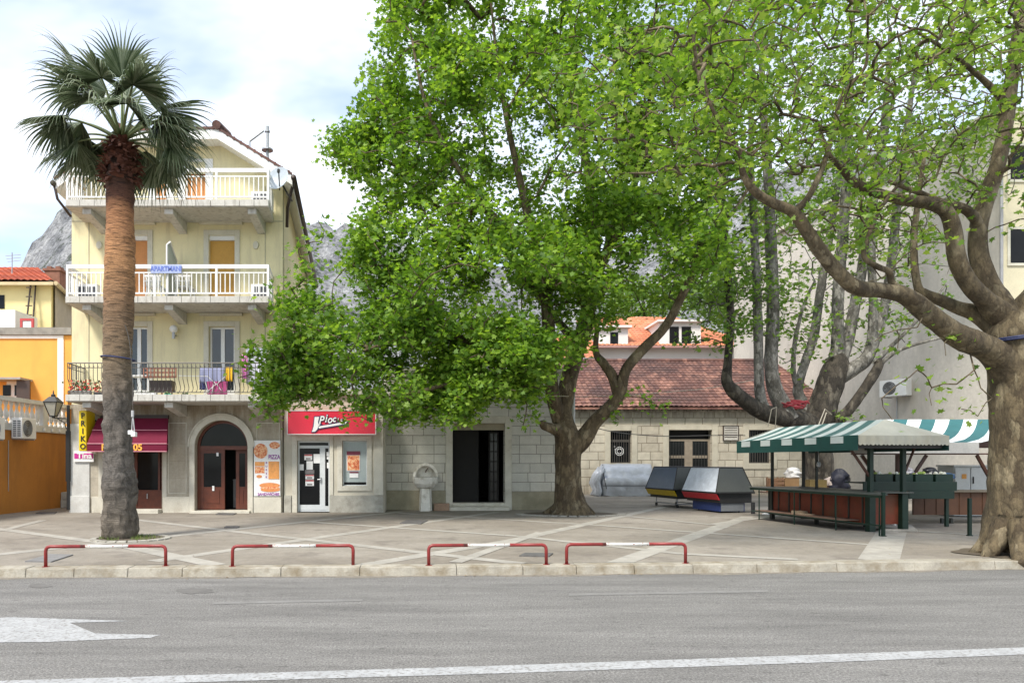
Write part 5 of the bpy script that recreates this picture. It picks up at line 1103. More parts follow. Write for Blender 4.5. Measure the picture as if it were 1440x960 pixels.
g.box(.48,.499,1.16,4.9,.13,.159); part('panel_batten',g,dkgr,T)
g=MB(Mx); g.ext([(-.08,-.02),(.10,-.02),(.62,.92),(1.55,.92),(1.55,5.0),(-.08,5.0)],.885,.915) ; part('countertop',g,mat('counter_top',(.075,.085,.075),.4,.25,3),T,bevel=.005)
g=MB(Mx); g.box(-.06,-.03,.0,4.95,.83,.884); g.box(-.03,.49,1.5,1.53,.86,.884); g.tube([(-.05,0,.23),(-.05,4.9,.23)],.016,5); part('outer_rail',g,greenp,T)
for v in (.03,1.4,2.95,4.5,): b=MB(Mx); b.box(-.06,-.038,v,v+.022,0,.83); part('leg',b,greenp,T)
g=MB(Mx); g.box(-.04,.47,1.3,4.7,.235,.26); part('lower_shelf',g,shelfm,T)
g=MB(Mx); g.box(.1,.35,3.0,3.3,.262,.34); g.box(.05,.3,2.65,3.0,.262,.29); solo('cardboard_tray',g,mat('pale_card',(.36,.27,.18)),'small cardboard tray on the low shelf of the nearer stall','box')
g=MB(Mx); g.tube([(.6,2.95,2.1),(.58,2.9,1.75),(.6,2.92,1.62)],.008,4); g.lathe((.6,2.92,1.52),[(0,.1),(.04,.09),(.055,.03),(.04,-.03),(0,-.05)],10); part('hanging_bulb',g,grmetal,T)
# white pipe, slab, thin posts
c=G(1257,741); g=MB(); g.cyl(c[0],c[1]-.0,0.0,.33,.05,12); solo('pipe_stub',g,white,'short white plastic pipe standing upright before the nearer stall','pipe',smooth=False)
g=MB(); q4=[G(1238,747.5),G(1290,747.5),G(1282,740.5),G(1240,740)]; g.prism([(x,y,.0) for x,y,_ in q4],[(x,y,.05) for x,y,_ in q4]); solo('stone_slab',g,stripm,'pale flat stone slab under the stall corner by the white pipe','slab',bevel=.01)
for px_,py_,pt_,lab in ((1242,754,692,'thin green post in front of the nearer stall at the pale paving strip'),(1363.5,753,700,'thin green post standing alone left of the big right trunk')):
    c=G(px_,py_); g=MB(); h=ZZ(pt_,c[1]); g.box(c[0]-.03,c[0]+.03,c[1]-.03,c[1]+.03,0,h); g.box(c[0]-.045,c[0]+.045,c[1]-.045,c[1]+.045,0,.02); solo('thin_post',g,greenp,lab,'post',group='thin green posts on the plaza')
# second stall
T=thing('market_stall','market stall with broad teal and white striped roof, farther one at right','market stall',(13.6,19,0),'market stalls with green and white canopies')
eY=18.5; e0,e1=11.07,XX(1379,eY); rY=20.4; r0,r1=13.0,XX(1414,rY); ez_,rz_=ZZ(622,eY),ZZ(589.5,rY)
g=MB(); n_=9
for i in range(n_):
    g.cur=i%2
    for k in range(6):
        t0,t1=k/6,(k+1)/6
        def p(s_,t_):
            x=e0+(e1-e0)*s_; xr2=r0+(r1-r0)*s_; bl=t_**.75; return (x+(xr2-x)*bl,eY+(rY-eY)*t_,ez_+(rz_-ez_)*t_-.06*math.sin(math.pi*t_))
        g.quad(p(i/n_,t0),p((i+1)/n_,t0),p((i+1)/n_,t1),p(i/n_,t1))
g.cur=0; g.quad((r0,rY,rz_),(r1,rY,rz_),(r1+.3,rY+1.8,ez_),(r0,rY+1.8,ez_)); can=part('canopy',g,[mat('bright_white_stripe',(.72,.74,.74),.7,.08,3),teal],T)
g=MB(); g.box(e0,e1-.05,eY-.012,eY,ZZ(637,eY),ez_+.003); part('valance',g,mat('pale_valance',(.52,.50,.46),.8,.2,3),can)
g=MB(); g.ngon([(e1-.02,eY+.02,ez_-.03),(r1,rY,rz_-.08),(r1+.35,rY+1.8,ez_-.1),(e1+.2,eY+.4,ez_-.28)]); g.box(e1-.3,r1+1.2,eY+1.0,eY+1.08,ez_-.12,ez_+.12); g.tube([(e0,eY+.05,ZZ(638,eY)),(r1,eY+.05,ZZ(638,eY))],.02,5); part('canopy_frame',g,brpost,T)
for px_ in (1263,1404): 
    g=MB(); x=XX(px_,19.2); g.box(x-.05,x+.05,19.15,19.25,0,ez_); part('post',g,brpost,T)
g=MB()
for a_,b2 in (((1303,640),(1270,690)),((1374,640),(1402,690)),((1212,640),(1234,672))): g.tube([P(*a_,18.8),P(*b2,18.9)],.05,5)
part_split('brace',g,brpost,T)
cx0,cx1=XX(1284,18.6),XX(1430,18.6); g=MB(); g.box(cx0,cx1,18.6,18.64,ZZ(730,18.6)+.12,.82)
for i in range(9): x=cx0+(cx1-cx0)*i/9; g.box(x,x+.012,18.585,18.599,.24,.81)
part('counter_panel',g,brownpl,T); g=MB(); g.box(cx0-.1,cx1+.1,18.5,19.4,.825,.86); part('countertop',g,mat('worn_counter',(.17,.14,.10),.6,.3,3),T,bevel=.005)
for p in (1325,1338,1390): g=MB(); x=XX(p,18.7); g.box(x-.03,x+.03,18.68,18.74,0,.12+.02); part('leg',g,dkgr,T)
# green bench board with crates of produce
T=thing('green_table','dark green painted trestle table between the two stalls','table',(12.2,17.6,0)); gx0,gx1=XX(1214,17.6),XX(1346,17.6)
g=MB(); g.box(gx0,gx1-.0,17.6,17.63,ZZ(690,17.6),ZZ(677,17.6)); g.box(gx0+1.1,gx1-.1,17.55,17.58,ZZ(701,17.6),ZZ(690,17.6)); g.box(gx0,gx1,17.63,18.4,ZZ(678,17.6)-.03,ZZ(678,17.6)); part('tabletop',g,greenp,T,bevel=.006)
for x in (gx0+.1,gx1-.2): 
    g=MB(); g.box(x,x+.07,17.7,17.77,0,.9); part('leg',g,greenp,T)
tz=ZZ(678,17.6)+.002
prodm=[leaf_mat('green_produce',((.10,.20,.03),(.25,.35,.06),(.4,.45,.15)),.1),leaf_mat('pale_produce',((.5,.48,.36),(.6,.6,.5),(.7,.7,.65)),.1)]
crlab=['green plastic crate of pale produce at left on the green table','green plastic crate of leafy produce second from left on the green table','green plastic crate of white produce third on the green table','green plastic crate with dark bag beside it, right on the green table']
def ball(mb,c,r_,n=6):
    mb.lathe(c,[(0,-r_),(r_*.7,-r_*.7),(r_,0),(r_*.7,r_*.7),(0,r_)],n)
for i in range(4):
    x0=XX(1226+i*28,18.0); x1=XX(1250+i*28,18.0); t=thing('produce_crate',crlab[i],'crate',((x0+x1)/2,18.1,tz),'produce crates on the green table')
    g=MB(); g.box(x0,x1,17.85,17.87,tz,tz+.2); g.box(x0,x1,18.25,18.27,tz,tz+.2); g.box(x0,x0+.02,17.87,18.25,tz,tz+.2); g.box(x1-.02,x1,17.87,18.25,tz,tz+.2); g.box(x0+.02,x1-.02,17.87,18.25,tz,tz+.02); part('crate_body',g,greenp,t)
    g=MB()
    for k in range(22): g.cur=random.randrange(2) if i<3 else 1; ball(g,(random.uniform(x0+.05,x1-.05),random.uniform(17.92,18.2),tz+random.uniform(.12,.22)),random.uniform(.03,.055))
    part('produce',g,prodm,t)
def bag(px,py,Y,r_,m2,label,sq=.8):
    g=MB(); c=P(px,py,Y); n=20; vs=[];m_=14
    for j in range(m_+1):
        a=math.pi*j/m_
        for i in range(n): q5=2*math.pi*i/n; rr=r_*(math.sin(a)**.7)*(1+.55*mn.noise(Vector((math.cos(q5)*1.3+px,math.sin(q5)*1.3,j*.5)))+.25*mn.noise(Vector((math.cos(q5)*4+px,math.sin(q5)*4,j*1.3))))*(1.15-.50*j/m_)*(1+.12*math.sin(q5*7+j)); vs.append((c[0]+rr*math.cos(q5),c[1]+rr*math.sin(q5),c[2]-r_*sq*math.cos(a)))
    g.add(vs,[(j*n+i,j*n+(i+1)%n,(j+1)*n+(i+1)%n,(j+1)*n+i) for j in range(m_) for i in range(n)]); return solo('bag',g,m2,label,'bag',smooth=True)
bag(1308,665,18.6,.2,mat('black_plastic',(.02,.02,.025),.3),'black plastic bag lying behind the produce crates')
bag(1330,669,18.6,.2,mat('blue_plastic',(.05,.12,.25),.4),'blue and white plastic bundle at right of the crates',.45)
bag(1276,662,18.7,.13,mat('whitish_bag',(.55,.52,.55),.4),'small whitish bag behind the crates by the stall post')
# white cabinet
T=thing('white_cabinet','white two door metal cabinet behind the farther stall','cabinet',(XX(1368,21),21.2,0)); x0,x1=XX(1342,21),XX(1397,21); zc_=ZZ(656,21)
cw=mat('cabinet_white',(.50,.52,.51),.5,.1,3,stain=(.40,.38,.33),stp=(.55,.8)); g=MB(); g.box(x0,x1,21.02,21.7,0.02,zc_); part('body',g,cw,T,bevel=.01); g=MB(); g.box(x0-.03,x1+.03,20.98,21.72,zc_+.003,zc_+.05); part('top',g,cw,T)
for a_,b2 in ((x0+.02,x0+(x1-x0)*.40),(x0+(x1-x0)*.42,x0+(x1-x0)*.82)):
    g=MB(); g.box(a_,b2,20.985,21.018,.08,zc_-.03); part('door',g,cw,T,bevel=.006)
g=MB(); g.box(x0+(x1-x0)*.46,x0+(x1-x0)*.475,20.95,20.984,.98,1.18); part('handle',g,blackm,T)
g=MB(); g.box(x0+(x1-x0)*.18,x0+(x1-x0)*.30,20.978,20.984,1.12,1.26); part('sticker',g,mat('orange_sticker',(.6,.28,.06)),T)
# boxes behind the first stall
cardm=mat('cardboard',(.28,.165,.075),.85,.3,3); card2=mat('old_cardboard',(.16,.115,.04),.85,.3,3); crm=mat('wood_crate',(.24,.13,.07),.8,.3,4)
def cbox(px0,px1,pz0,pz1,Y,d_,m2,label,nm='cardboard_box',cat='box'):
    g=MB(); x0,x1=XX(px0,Y),XX(px1,Y); z0,z1=pz0,pz1; g.box(x0,x1,Y,Y+d_,z0,z1-.012); g.box(x0-.01,(x0+x1)/2-.01,Y-.005,Y+d_+.005,z1-.011,z1); g.box((x0+x1)/2+.01,x1+.01,Y-.005,Y+d_+.005,z1-.011,z1); return solo(nm,g,m2,label,cat,bevel=.004)
g=MB(); g.box(XX(1082,22.6),XX(1190,22.6),22.5,23.4,.62,.66)
T=thing('packing_table','low trestle table hidden behind the nearer stall carrying boxes','table',(XX(1135,22.6),23,0)); part('tabletop',g,shelfm,T)
for p in (1085,1186): g=MB(); x=XX(p,22.8); g.box(x-.04,x+.04,22.7,22.78,0,.62); part('leg',g,shelfm,T)
g=MB(); x0,x1=XX(1086,22.6),XX(1103,22.6)
for k in range(4): g.box(x0,x1,22.6,22.62,.665+k*.12,.665+k*.12+.07)
for x in (x0,x1-.05): g.box(x,x+.04,22.62,22.66,.665,1.13); g.box(x,x+.04,22.96,23.0,.665,1.13)
g.box(x0,x1,23.0,23.02,.665,1.1); solo('wooden_crate',g,crm,'slatted wooden crate behind the left end of the nearer stall','crate')
cbox(1104,1124,.663,1.10,22.65,.5,cardm,'brown cardboard box left of the forked tree trunk behind the stall'); cbox(1139,1163,.663,1.05,22.6,.45,card2,'squat olive brown cardboard box right before the dark tree trunk')
bag(1115,665,22.9,.24,mat('white_bag',(.62,.61,.60),.5),'white plastic bag heaped on the cardboard box behind the stall'); bag(1181,676,22.9,.30,mat('dark_blue_bag',(.012,.014,.03),.65,.4,4),'dark blue full sack right of the forked trunk',1.35); bag(1170,678,23.1,.24,mat('pale_sack',(.45,.38,.35),.6),'pale sack squeezed between trunk and dark blue sack')
# low dark bollard stub and grate near the carts
c=G(1059,722); g=MB(); g.cyl(c[0],c[1],0,.36,.06,10); solo('short_bollard',g,blackm,'short black stub post on the ground right of the nearer display cart','post')
g=MB(); g.ngon([G(1045,726,.012),G(1062,729,.012),G(1085,727,.012),G(1088,722,.012),G(1066,721.5,.012)][::-1]); b0=MB(); 
q5=[G(*p_) for p_ in ((1072,723),(1092,724),(1104,716),(1090,715))]; b0.prism([(x,y,0.002) for x,y,_ in q5],[(x,y,.03) for x,y,_ in q5]); solo('flat_board',b0,whitep,'flat pale board on the ground at the left end of the nearer stall','board')

# ================================================================== trees
def smooth_path(pts,sub=5):
    P4=np.array(pts,float); n=len(P4); out=[]
    for i in range(n-1):
        p0=P4[max(i-1,0)];p1=P4[i];p2=P4[i+1];p3=P4[min(i+2,n-1)]
        for k in range(sub):
            t=k/sub; out.append(.5*((2*p1)+(-p0+p2)*t+(2*p0-5*p1+4*p2-p3)*t*t+(-p0+3*p1-3*p2+p3)*t**3))
    out.append(P4[-1]); return np.array(out)
def limb_tube(mb,path,n=10,knob=.06,seed=0):
    pts=path[:,:3]; rad=path[:,3]; m=len(pts); vs=[];fs=[];up=None
    for i in range(m):
        t=Vector(pts[min(i+1,m-1)]-pts[max(i-1,0)]).normalized()
        if up is None: up=Vector((1,0,0)) if abs(t.x)<.8 else Vector((0,1,0))
        a=(up-t*up.dot(t)).normalized(); up=a; b=t.cross(a)
        for k in range(n):
            q=2*math.pi*k/n; d=a*math.cos(q)+b*math.sin(q); p=Vector(pts[i])
            nzv=mn.noise(p*1.7+d*1.2+Vector((seed,0,0)))*.5+mn.noise(p*4.5+d*2+Vector((seed,5,0)))*.3
            vs.append(p+d*(rad[i]*(1+knob*3*nzv)))
    for i in range(m-1):
        for k in range(n): l=(k+1)%n; fs.append((i*n+k,i*n+l,(i+1)*n+l,(i+1)*n+k))
    fs.append(tuple(range((m-1)*n,m*n))); mb.add(vs,fs)
def px_limbs(lst,Y0):
    out=[]
    for l in lst: out.append(smooth_path([(*P(x,y,Y0+dy),r_) for x,y,dy,r_ in l]))
    return out
L6=np.array([(0,0,0),(.16,.16,.0),(.52,.10,.05),(.34,.38,.02),(.50,.66,.06),(.20,.62,.0),(0,1.0,-.05),(-.20,.62,.0),(-.50,.66,.06),(-.34,.38,.02),(-.52,.10,.05),(-.16,.16,.0)])
def leaf_mesh(centers,dirs,size,rng,shape=L6,up=.9,tumble=.6):
    n=len(centers); K=len(shape)
    nz=rng.normal(0,tumble,(n,3)); nz[:,2]+=up; nz/=np.linalg.norm(nz,axis=1)[:,None]
    d=dirs+rng.normal(0,.6,(n,3)); d[:,2]-=.25; d-= (d*nz).sum(1)[:,None]*nz; d/=np.linalg.norm(d,axis=1)[:,None]+1e-9
    s=np.cross(nz,d); sz=size*rng.uniform(.55,1.25,n)
    fold=rng.uniform(.3,2.,n)
    V=(centers[:,None,:]+sz[:,None,None]*(shape[None,:,0:1]*s[:,None,:]*1.05+shape[None,:,1:2]*d[:,None,:]+shape[None,:,2:3]*nz[:,None,:]*fold[:,None,None]))
    return V.reshape(-1,3),K,n
def leaf_object(name,V,K,n,m_,parent,label=None):
    off=np.array(origin(parent)); me=bpy.data.meshes.new(name); V=(V-off).astype(np.float32)
    me.vertices.add(n*K); me.vertices.foreach_set('co',V.ravel()); me.loops.add(n*K); me.loops.foreach_set('vertex_index',np.arange(n*K,dtype=np.int32))
    me.polygons.add(n); me.polygons.foreach_set('loop_start',np.arange(0,n*K,K,dtype=np.int32)); me.polygons.foreach_set('loop_total',np.full(n,K,dtype=np.int32))
    me.materials.append(m_); me.update(calc_edges=True); o=bpy.data.objects.new(name,me); C.objects.link(o); o.parent=parent
    if label: o['label']=label
    return o
def grow(limbs,attr,rng,rtip=.006,step=.3,base_pen=.35,wob=.12):
    """connect attractor points to the limb skeleton with wandering twigs"""
    nodes=[];rad=[]
    for l in limbs:
        for p in l[2:]: nodes.append(p[:3]); rad.append(p[3])
    nodes=np.array(nodes); nmain=len(nodes)
    d0=np.array([np.min(np.linalg.norm(nodes-a,axis=1)) for a in attr]); order=np.argsort(d0)
    N=list(nodes); par=[-1]*nmain; cnt=[0]*nmain; arr=np.zeros((nmain+len(attr)*16,3)); arr[:nmain]=nodes; k=nmain; tips=[]; twigs=[]
    for ai in order:
        a=attr[ai]; dd_=np.linalg.norm(arr[:k]-a,axis=1); cost=dd_+base_pen*np.maximum(0,arr[:k,2]-a[2]); j=int(np.argmin(cost)); d=dd_[j]
        ns=max(2,min(14,int(d/step)+1)); p0=arr[j].copy(); prev=j; path=[j]
        side=rng.normal(0,wob*d,3); side[2]=abs(side[2])*.6+.06*d
        for q in range(1,ns+1):
            t=q/ns; p=p0+(a-p0)*t+side*math.sin(math.pi*t)+rng.normal(0,.018,3)*(q<ns)
            arr[k]=p; par.append(prev); cnt.append(0); prev=k; k+=1; path.append(prev)
        twigs.append(path); tips.append((a,path))
    cnt=np.zeros(k); 
    for path in twigs:
        q=path[-1]
        while q>=nmain: cnt[q]+=1; q=par[q]
    return arr[:k],twigs,cnt,nmain
def crown(limbs,attr,rng,per,size,mleaf,parent,mb_twigs,rtip=.006,spread=.34,rexp=.42,maxr=.10,nseg=5,up=.9,tumble=.6,label=None,name='crown',hang=0.0,wob=.10,base_pen=.35):
    arr,twigs,cnt,nmain=grow(limbs,attr,rng,wob=wob,base_pen=base_pen)
    cs=[];ds=[]
    for path in twigs:
        pts=arr[path]; rr=[min(maxr,rtip*(1+cnt[q])**rexp*1.6) if q>=nmain else None for q in path]; rr[0]=rr[1]
        mb_twigs.tube([Vector(p) for p in pts],rr,nseg,caps=False)
        a=pts[-1]; di=pts[-1]-pts[max(-3,-len(pts))]; di=di/(np.linalg.norm(di)+1e-9)
        n=rng.poisson(per)
        t=rng.uniform(0,1,n)**.7
        segs=pts[max(-4,-len(pts)):]; idx=t*(len(segs)-1); i0=np.clip(idx.astype(int),0,len(segs)-2); fr=(idx-i0)[:,None]
        c=segs[i0]*(1-fr)+segs[i0+1]*fr+rng.normal(0,1,(n,3))*np.array([spread,spread,spread*.75]); c[:,2]-=hang*rng.random(n)
        cs.append(c); ds.append(np.tile(di,(n,1))+ (c-a)*1.0)
    cs=np.concatenate(cs); ds=np.concatenate(ds)
    V,K,n=leaf_mesh(cs,ds,size,rng,up=up,tumble=tumble)
    print('leaves',parent.name,n)
    return leaf_object(name,V,K,n,mleaf,parent,label)
def sample_env(ell,n,rng,Y0,rej=None,shell=.45,):
    out=[]; tot=sum(e[5] for e in ell)
    for (cx,cy,dy,rx,rz,wt,ry) in ell:
        k=int(n*wt/tot); Y=Y0+dy; c=np.array(P(cx,cy,Y)); sc=np.array([rx*.001*Y,ry,rz*.001*Y])
        while k>0:
            v=rng.normal(0,1,3); v/=np.linalg.norm(v); r_=rng.uniform(shell**3,1)**(1/3.); p=c+v*r_*sc
            px_=600+p[0]/p[1]*1000; py_=650-(p[2]-1.6)/p[1]*1000
            if rej and rej(px_,py_,p): 
                k-=.25; continue
            out.append(p); k-=1
    return np.array(out)
barkA=bark_mat('plane_bark_brown',(.095,.066,.036),(.165,.122,.068),(.25,.20,.125),4.2,bd=.06); barkB=bark_mat('plane_bark_mottled',(.095,.068,.037),(.165,.125,.07),(.255,.205,.125),4.2,bd=.05); barkC=bark_mat('plane_bark_grey',(.12,.11,.09),(.225,.21,.18),(.34,.32,.28),5.0,bd=.04); barkD=bark_mat('plane_bark_dark',(.035,.028,.02),(.075,.062,.045),(.14,.12,.09),4,bd=.06)
leafA=leaf_mat('plane_leaves_green',((.065,.14,.018),(.14,.26,.03),(.28,.41,.055)),.47,.45); leafB=leaf_mat('plane_leaves_yellow_green',((.07,.15,.018),(.15,.26,.032),(.30,.40,.075)),.42,.7); leafC=leaf_mat('plane_leaves_olive',((.07,.15,.02),(.13,.235,.035),(.24,.35,.07)),.40,.7)

# ---- big plane tree in front of the hall
YA=21.9
T=thing('plane_tree','big dense green plane tree standing before the stone hall','tree',G(802,722),'plane trees on the plaza')
A_l=[[(803,725,0,.68),(802,714,0,.54),(800,700,0,.45),(799,680,0,.41),(799,660,0,.395),(799,640,0,.41),(800,622,0,.43),(795,605,0,.37),(791,580,.1,.30),(796,550,.2,.28),(806,510,.4,.25),(822,460,.5,.25),(832,400,.6,.22),(836,330,.7,.18),(828,250,.8,.14),(815,170,1.0,.10),(808,80,1.1,.07),(800,0,1.2,.05),(800,-80,1.2,.03)],
 [(803,632,0,.34),(820,616,-.1,.29),(836,594,-.2,.225),(856,574,-.3,.205),(872,552,-.4,.18),(880,520,-.5,.16),(905,490,-.6,.155),(935,460,-.7,.135),(957,420,-.8,.12),(975,380,-1,.10),(990,335,-1.,.08),(1030,300,-1.2,.06),(1060,250,-1.2,.035)],
 [(871,556,-.4,.19),(862,530,-.3,.16),(850,512,-.2,.14),(838,495,0,.10),(840,460,.2,.07)],
 [(788,590,0,.26),(778,560,-.1,.22),(774,520,-.3,.20),(772,480,-.4,.21),(768,420,-.6,.18),(752,350,-.9,.15),(735,270,-1.2,.11),(715,180,-1.5,.08),(700,90,-1.7,.05),(690,0,-1.7,.03)],
 [(776,500,-.4,.19),(758,480,-.8,.17),(738,482,-1.2,.15),(715,497,-1.6,.14),(690,492,-2.,.12),(655,478,-2.4,.10),(618,468,-2.8,.08),(570,475,-3.,.06),(520,490,-3.2,.04),(460,510,-3.3,.022)],
 [(833,400,.6,.17),(860,340,.2,.14),(885,290,-.2,.11),(900,220,-.5,.08),(915,130,-.8,.06),(930,40,-1,.035)],
 [(768,420,-.6,.15),(720,360,-.2,.12),(660,320,.2,.09),(600,280,.5,.06),(550,240,.6,.03)],
 [(752,350,-.9,.13),(690,300,-1.6,.10),(640,230,-2.2,.07),(600,150,-2.6,.05),(580,60,-2.8,.03)],
 [(830,420,.6,.15),(850,360,2.,.12),(870,270,3.,.08),(880,160,3.4,.05)],
 [(800,470,.4,.14),(760,420,1.8,.11),(700,330,2.8,.08),(650,230,3.2,.05)],
 [(700,494,-1.8,.10),(660,530,-2.6,.07),(610,545,-3.2,.05),(560,556,-3.6,.03),(500,560,-3.9,.02)],
 [(790,606,-.1,.26),(776,602,-.25,.16),(765,598,-.35,.13),(762,592,-.4,.09)]]
limbsA=px_limbs(A_l,YA)
g=MB()
for i,l in enumerate(limbsA): limb_tube(g,l,14 if i<2 else 9,.05,i)
# root flare
for a in np.linspace(0,2*math.pi,9)[:-1]:
    b0=Vector(G(802,722)); r0=Vector((math.cos(a),math.sin(a),0))
    limb_tube(g,smooth_path([(*(b0+r0*.22+Vector((0,0,.6))),.18),(*(b0+r0*.40+Vector((0,0,.22))),.17),(*(b0+r0*(.72+.15*random.random())+Vector((0,0,-.04))),.09)],4),7,.08,a)
ra=np.random.default_rng(5)
ellA=[(790,190,0,250,215,30,4.6),(800,10,.3,265,150,20,4.4),(650,420,-1.6,215,135,22,3.2),(520,500,-2.6,150,85,10,1.8),(560,235,-.8,78,95,6,2.2),(500,215,-.6,42,30,1.4,1),(590,80,-.6,80,110,6,2.5),(900,360,-.6,140,110,12,3.0),(700,515,-2.4,110,62,7,1.8),(600,560,-3.,90,38,4,1.2),(960,170,0,100,160,8,3.),(400,520,-2.9,52,45,1.8,.9),(540,340,-1.6,60,70,3.5,1.6),(440,450,-2.6,60,75,2.0,1.0),(395,560,-3.0,38,35,.7,.6),(740,545,-2.2,70,28,2.,.8)]
def rejA(px_,py_,p):
    if py_>450 and px_>835 and ra.random()<.50: return True
    if py_>560 and px_>670: return True
    if py_>598: return True
    if px_>775 and py_>530 : return True
    if 845<px_<1060 and py_>400 and ra.random()<.5: return True
    if px_<560 and py_>330 and ra.random()<.30: return True
    if 280<py_<405 and px_<505-(py_-300)*1.0 : return True
    return mn.noise(Vector(p)*.62)>.14
attA=sample_env(ellA,3600,ra,YA,rejA)
extra=np.array([P(x,y,YA+d) for x,y,d in ((338,530,-3.2),(350,505,-3.1),(352,478,-3),(420,350,-2.5),(428,380,-2.5),(447,310,-2.2),(452,340,-2.2),(455,205,-.5),(470,195,-.5),(402,430,-2.9),(540,60,-.6),(512,100,-.6),(552,10,-.6),(735,600,-2.5),(758,590,-2.5),(870,590,-.4),(930,580,-.6),(905,560,-.6),(480,590,-3.6),(520,592,-3.7),(640,598,-3.2),(385,590,-3.2),(372,575,-3.2))]); attA=np.concatenate([attA,extra])
crown(limbsA,attA,ra,38,.145,leafA,T,g,spread=.21,rtip=.006,nseg=4)
part('trunk',g,barkA,T,smooth=True)

# ---- near plane tree at right edge
YB_=12.9
T=thing('plane_tree','mottled near plane tree at right edge with long arching limb','tree',G(1440,780),'plane trees on the plaza')
B_l=[[(1442,790,0,.82),(1441,772,0,.70),(1440,750,0,.62),(1440,735,0,.585),(1440,690,0,.53),(1440,620,0,.50),(1439,560,0,.50),(1436,500,0,.52),(1430,462,0,.50),(1428,440,0,.40)],
 [(1432,545,0,.40),(1412,510,-.1,.30),(1388,490,-.2,.25),(1350,474,-.4,.225),(1320,452,-.5,.21),(1292,430,-.6,.20),(1268,414,-.7,.18),(1235,408,-.8,.155),(1205,405,-.9,.15),(1180,385,-1.0,.14),(1155,355,-1.1,.13),(1135,325,-1.2,.12),(1115,298,-1.3,.105),(1085,285,-1.4,.09),(1060,268,-1.5,.075),(1045,245,-1.6,.06),(1040,215,-1.7,.045),(1000,150,-1.9,.03),(985,80,-2,.02)],
 [(1115,300,-1.3,.075),(1135,280,-1.3,.06),(1155,240,-1.3,.052),(1170,190,-1.4,.045),(1182,140,-1.4,.038),(1200,115,-1.4,.032),(1218,90,-1.5,.027),(1220,40,-1.5,.02),(1215,0,-1.5,.015)],
 [(1430,470,0,.33),(1408,432,.1,.24),(1388,395,.2,.205),(1376,355,.3,.185),(1376,320,.3,.175),(1385,285,.3,.17),(1400,240,.3,.16),(1412,190,.4,.15),(1420,130,.5,.14),(1430,60,.6,.125),(1436,0,.7,.11),(1440,-60,.7,.09)],
 [(1410,450,0,.28),(1388,425,-.1,.21),(1362,398,-.2,.18),(1345,360,-.3,.165),(1340,320,-.3,.155),(1328,295,-.4,.14),(1300,285,-.5,.12),(1265,280,-.6,.105),(1230,270,-.7,.095),(1200,255,-.8,.08),(1182,235,-.9,.06),(1165,215,-1,.04),(1150,170,-1.1,.025)],
 [(1378,320,.3,.12),(1366,302,.1,.10),(1352,292,0,.095),(1325,285,-.2,.08),(1290,270,-.3,.06),(1250,255,-.4,.04)],
 [(1400,460,.1,.22),(1370,440,.2,.17),(1345,432,.3,.14),(1318,420,.4,.12),(1300,412,.5,.10),(1290,400,.6,.085),(1285,350,.8,.075),(1290,290,1,.06),(1300,220,1.2,.04)],
 [(1270,412,-.7,.10),(1255,398,-.8,.07),(1250,382,-.9,.06),(1235,375,-1.,.055),(1215,360,-1.0,.05),(1222,330,-1.,.045),(1240,290,-1,.035),(1280,240,-1,.02)],
 [(1440,440,0,.30),(1470,400,-.2,.22),(1500,340,-.3,.16),(1520,240,-.4,.1)],
 [(1420,150,.4,.09),(1380,110,.2,.06),(1330,70,0,.04),(1280,40,-.2,.025)],
 [(1395,250,.3,.07),(1420,235,.1,.05),(1450,225,0,.03)]]
limbsB=px_limbs(B_l,YB_); g=MB()
for i,l in enumerate(limbsB):
    if i: l[:,3]*=np.where(l[:,3]<.22,.84,.93)
    limb_tube(g,l,18 if i<1 else 12,.06 if i<1 else .085,i+20)
b0=Vector(G(1440,782))
for a in np.linspace(0,2*math.pi,9)[:-1]:
    r0=Vector((math.cos(a),math.sin(a),0)); limb_tube(g,smooth_path([(*(b0+r0*.3+Vector((0,0,.6))),.20),(*(b0+r0*.5+Vector((0,0,.2))),.15),(*(b0+r0*(.66+.12*random.random())+Vector((0,0,-.08))),.08)],4),7,.08,a)
# dangling twigs below the arch are grown from these hand placed points
rb=np.random.default_rng(9)
ellB=[(1200,90,-1.,250,150,26,2.8),(1000,150,-1.6,170,120,9,1.6),(860,110,-2.2,120,85,4.2,1.0),(1350,120,.2,150,150,14,2.6),(1150,270,-1,150,80,6,1.6),(1300,330,0,120,70,4,1.6),(1050,60,-1.6,160,110,8,1.5),(1250,20,0,230,90,12,2.6),(900,200,-2.2,110,60,2.0,.7)]
def rejB(px_,py_,p): 
    if py_>420: return True
    if py_>330 and rb.random()<.6: return True
    return mn.noise(Vector(p)*1.0)>.10
attB=sample_env(ellB,1500,rb,YB_,rejB)
extra=np.array([P(x,y,YB_+d) for x,y,d in ((1262,490,-.8),(1290,520,-.8),(1330,500,-.6),(1345,540,-.5),(1352,575,-.5),(1375,585,-.4),(1310,570,-.6),(1395,560,-.3),(1340,470,-.5),(1290,460,-.7),(1230,480,-.9),(1240,560,-.9),(1255,590,-.9),(1370,520,-.4),(800,180,-2.4),(790,240,-2.4),(830,250,-2.4),(760,130,-2.4),(1075,200,-1.8),(1310,545,-.5))]); attB=np.concatenate([attB,extra])
crown(limbsB,attB,rb,6.5,.11,leafB,T,g,spread=.13,rtip=.0042,nseg=4,hang=.1,maxr=.045,rexp=.36,wob=.09)
part('trunk',g,barkB,T,smooth=True)

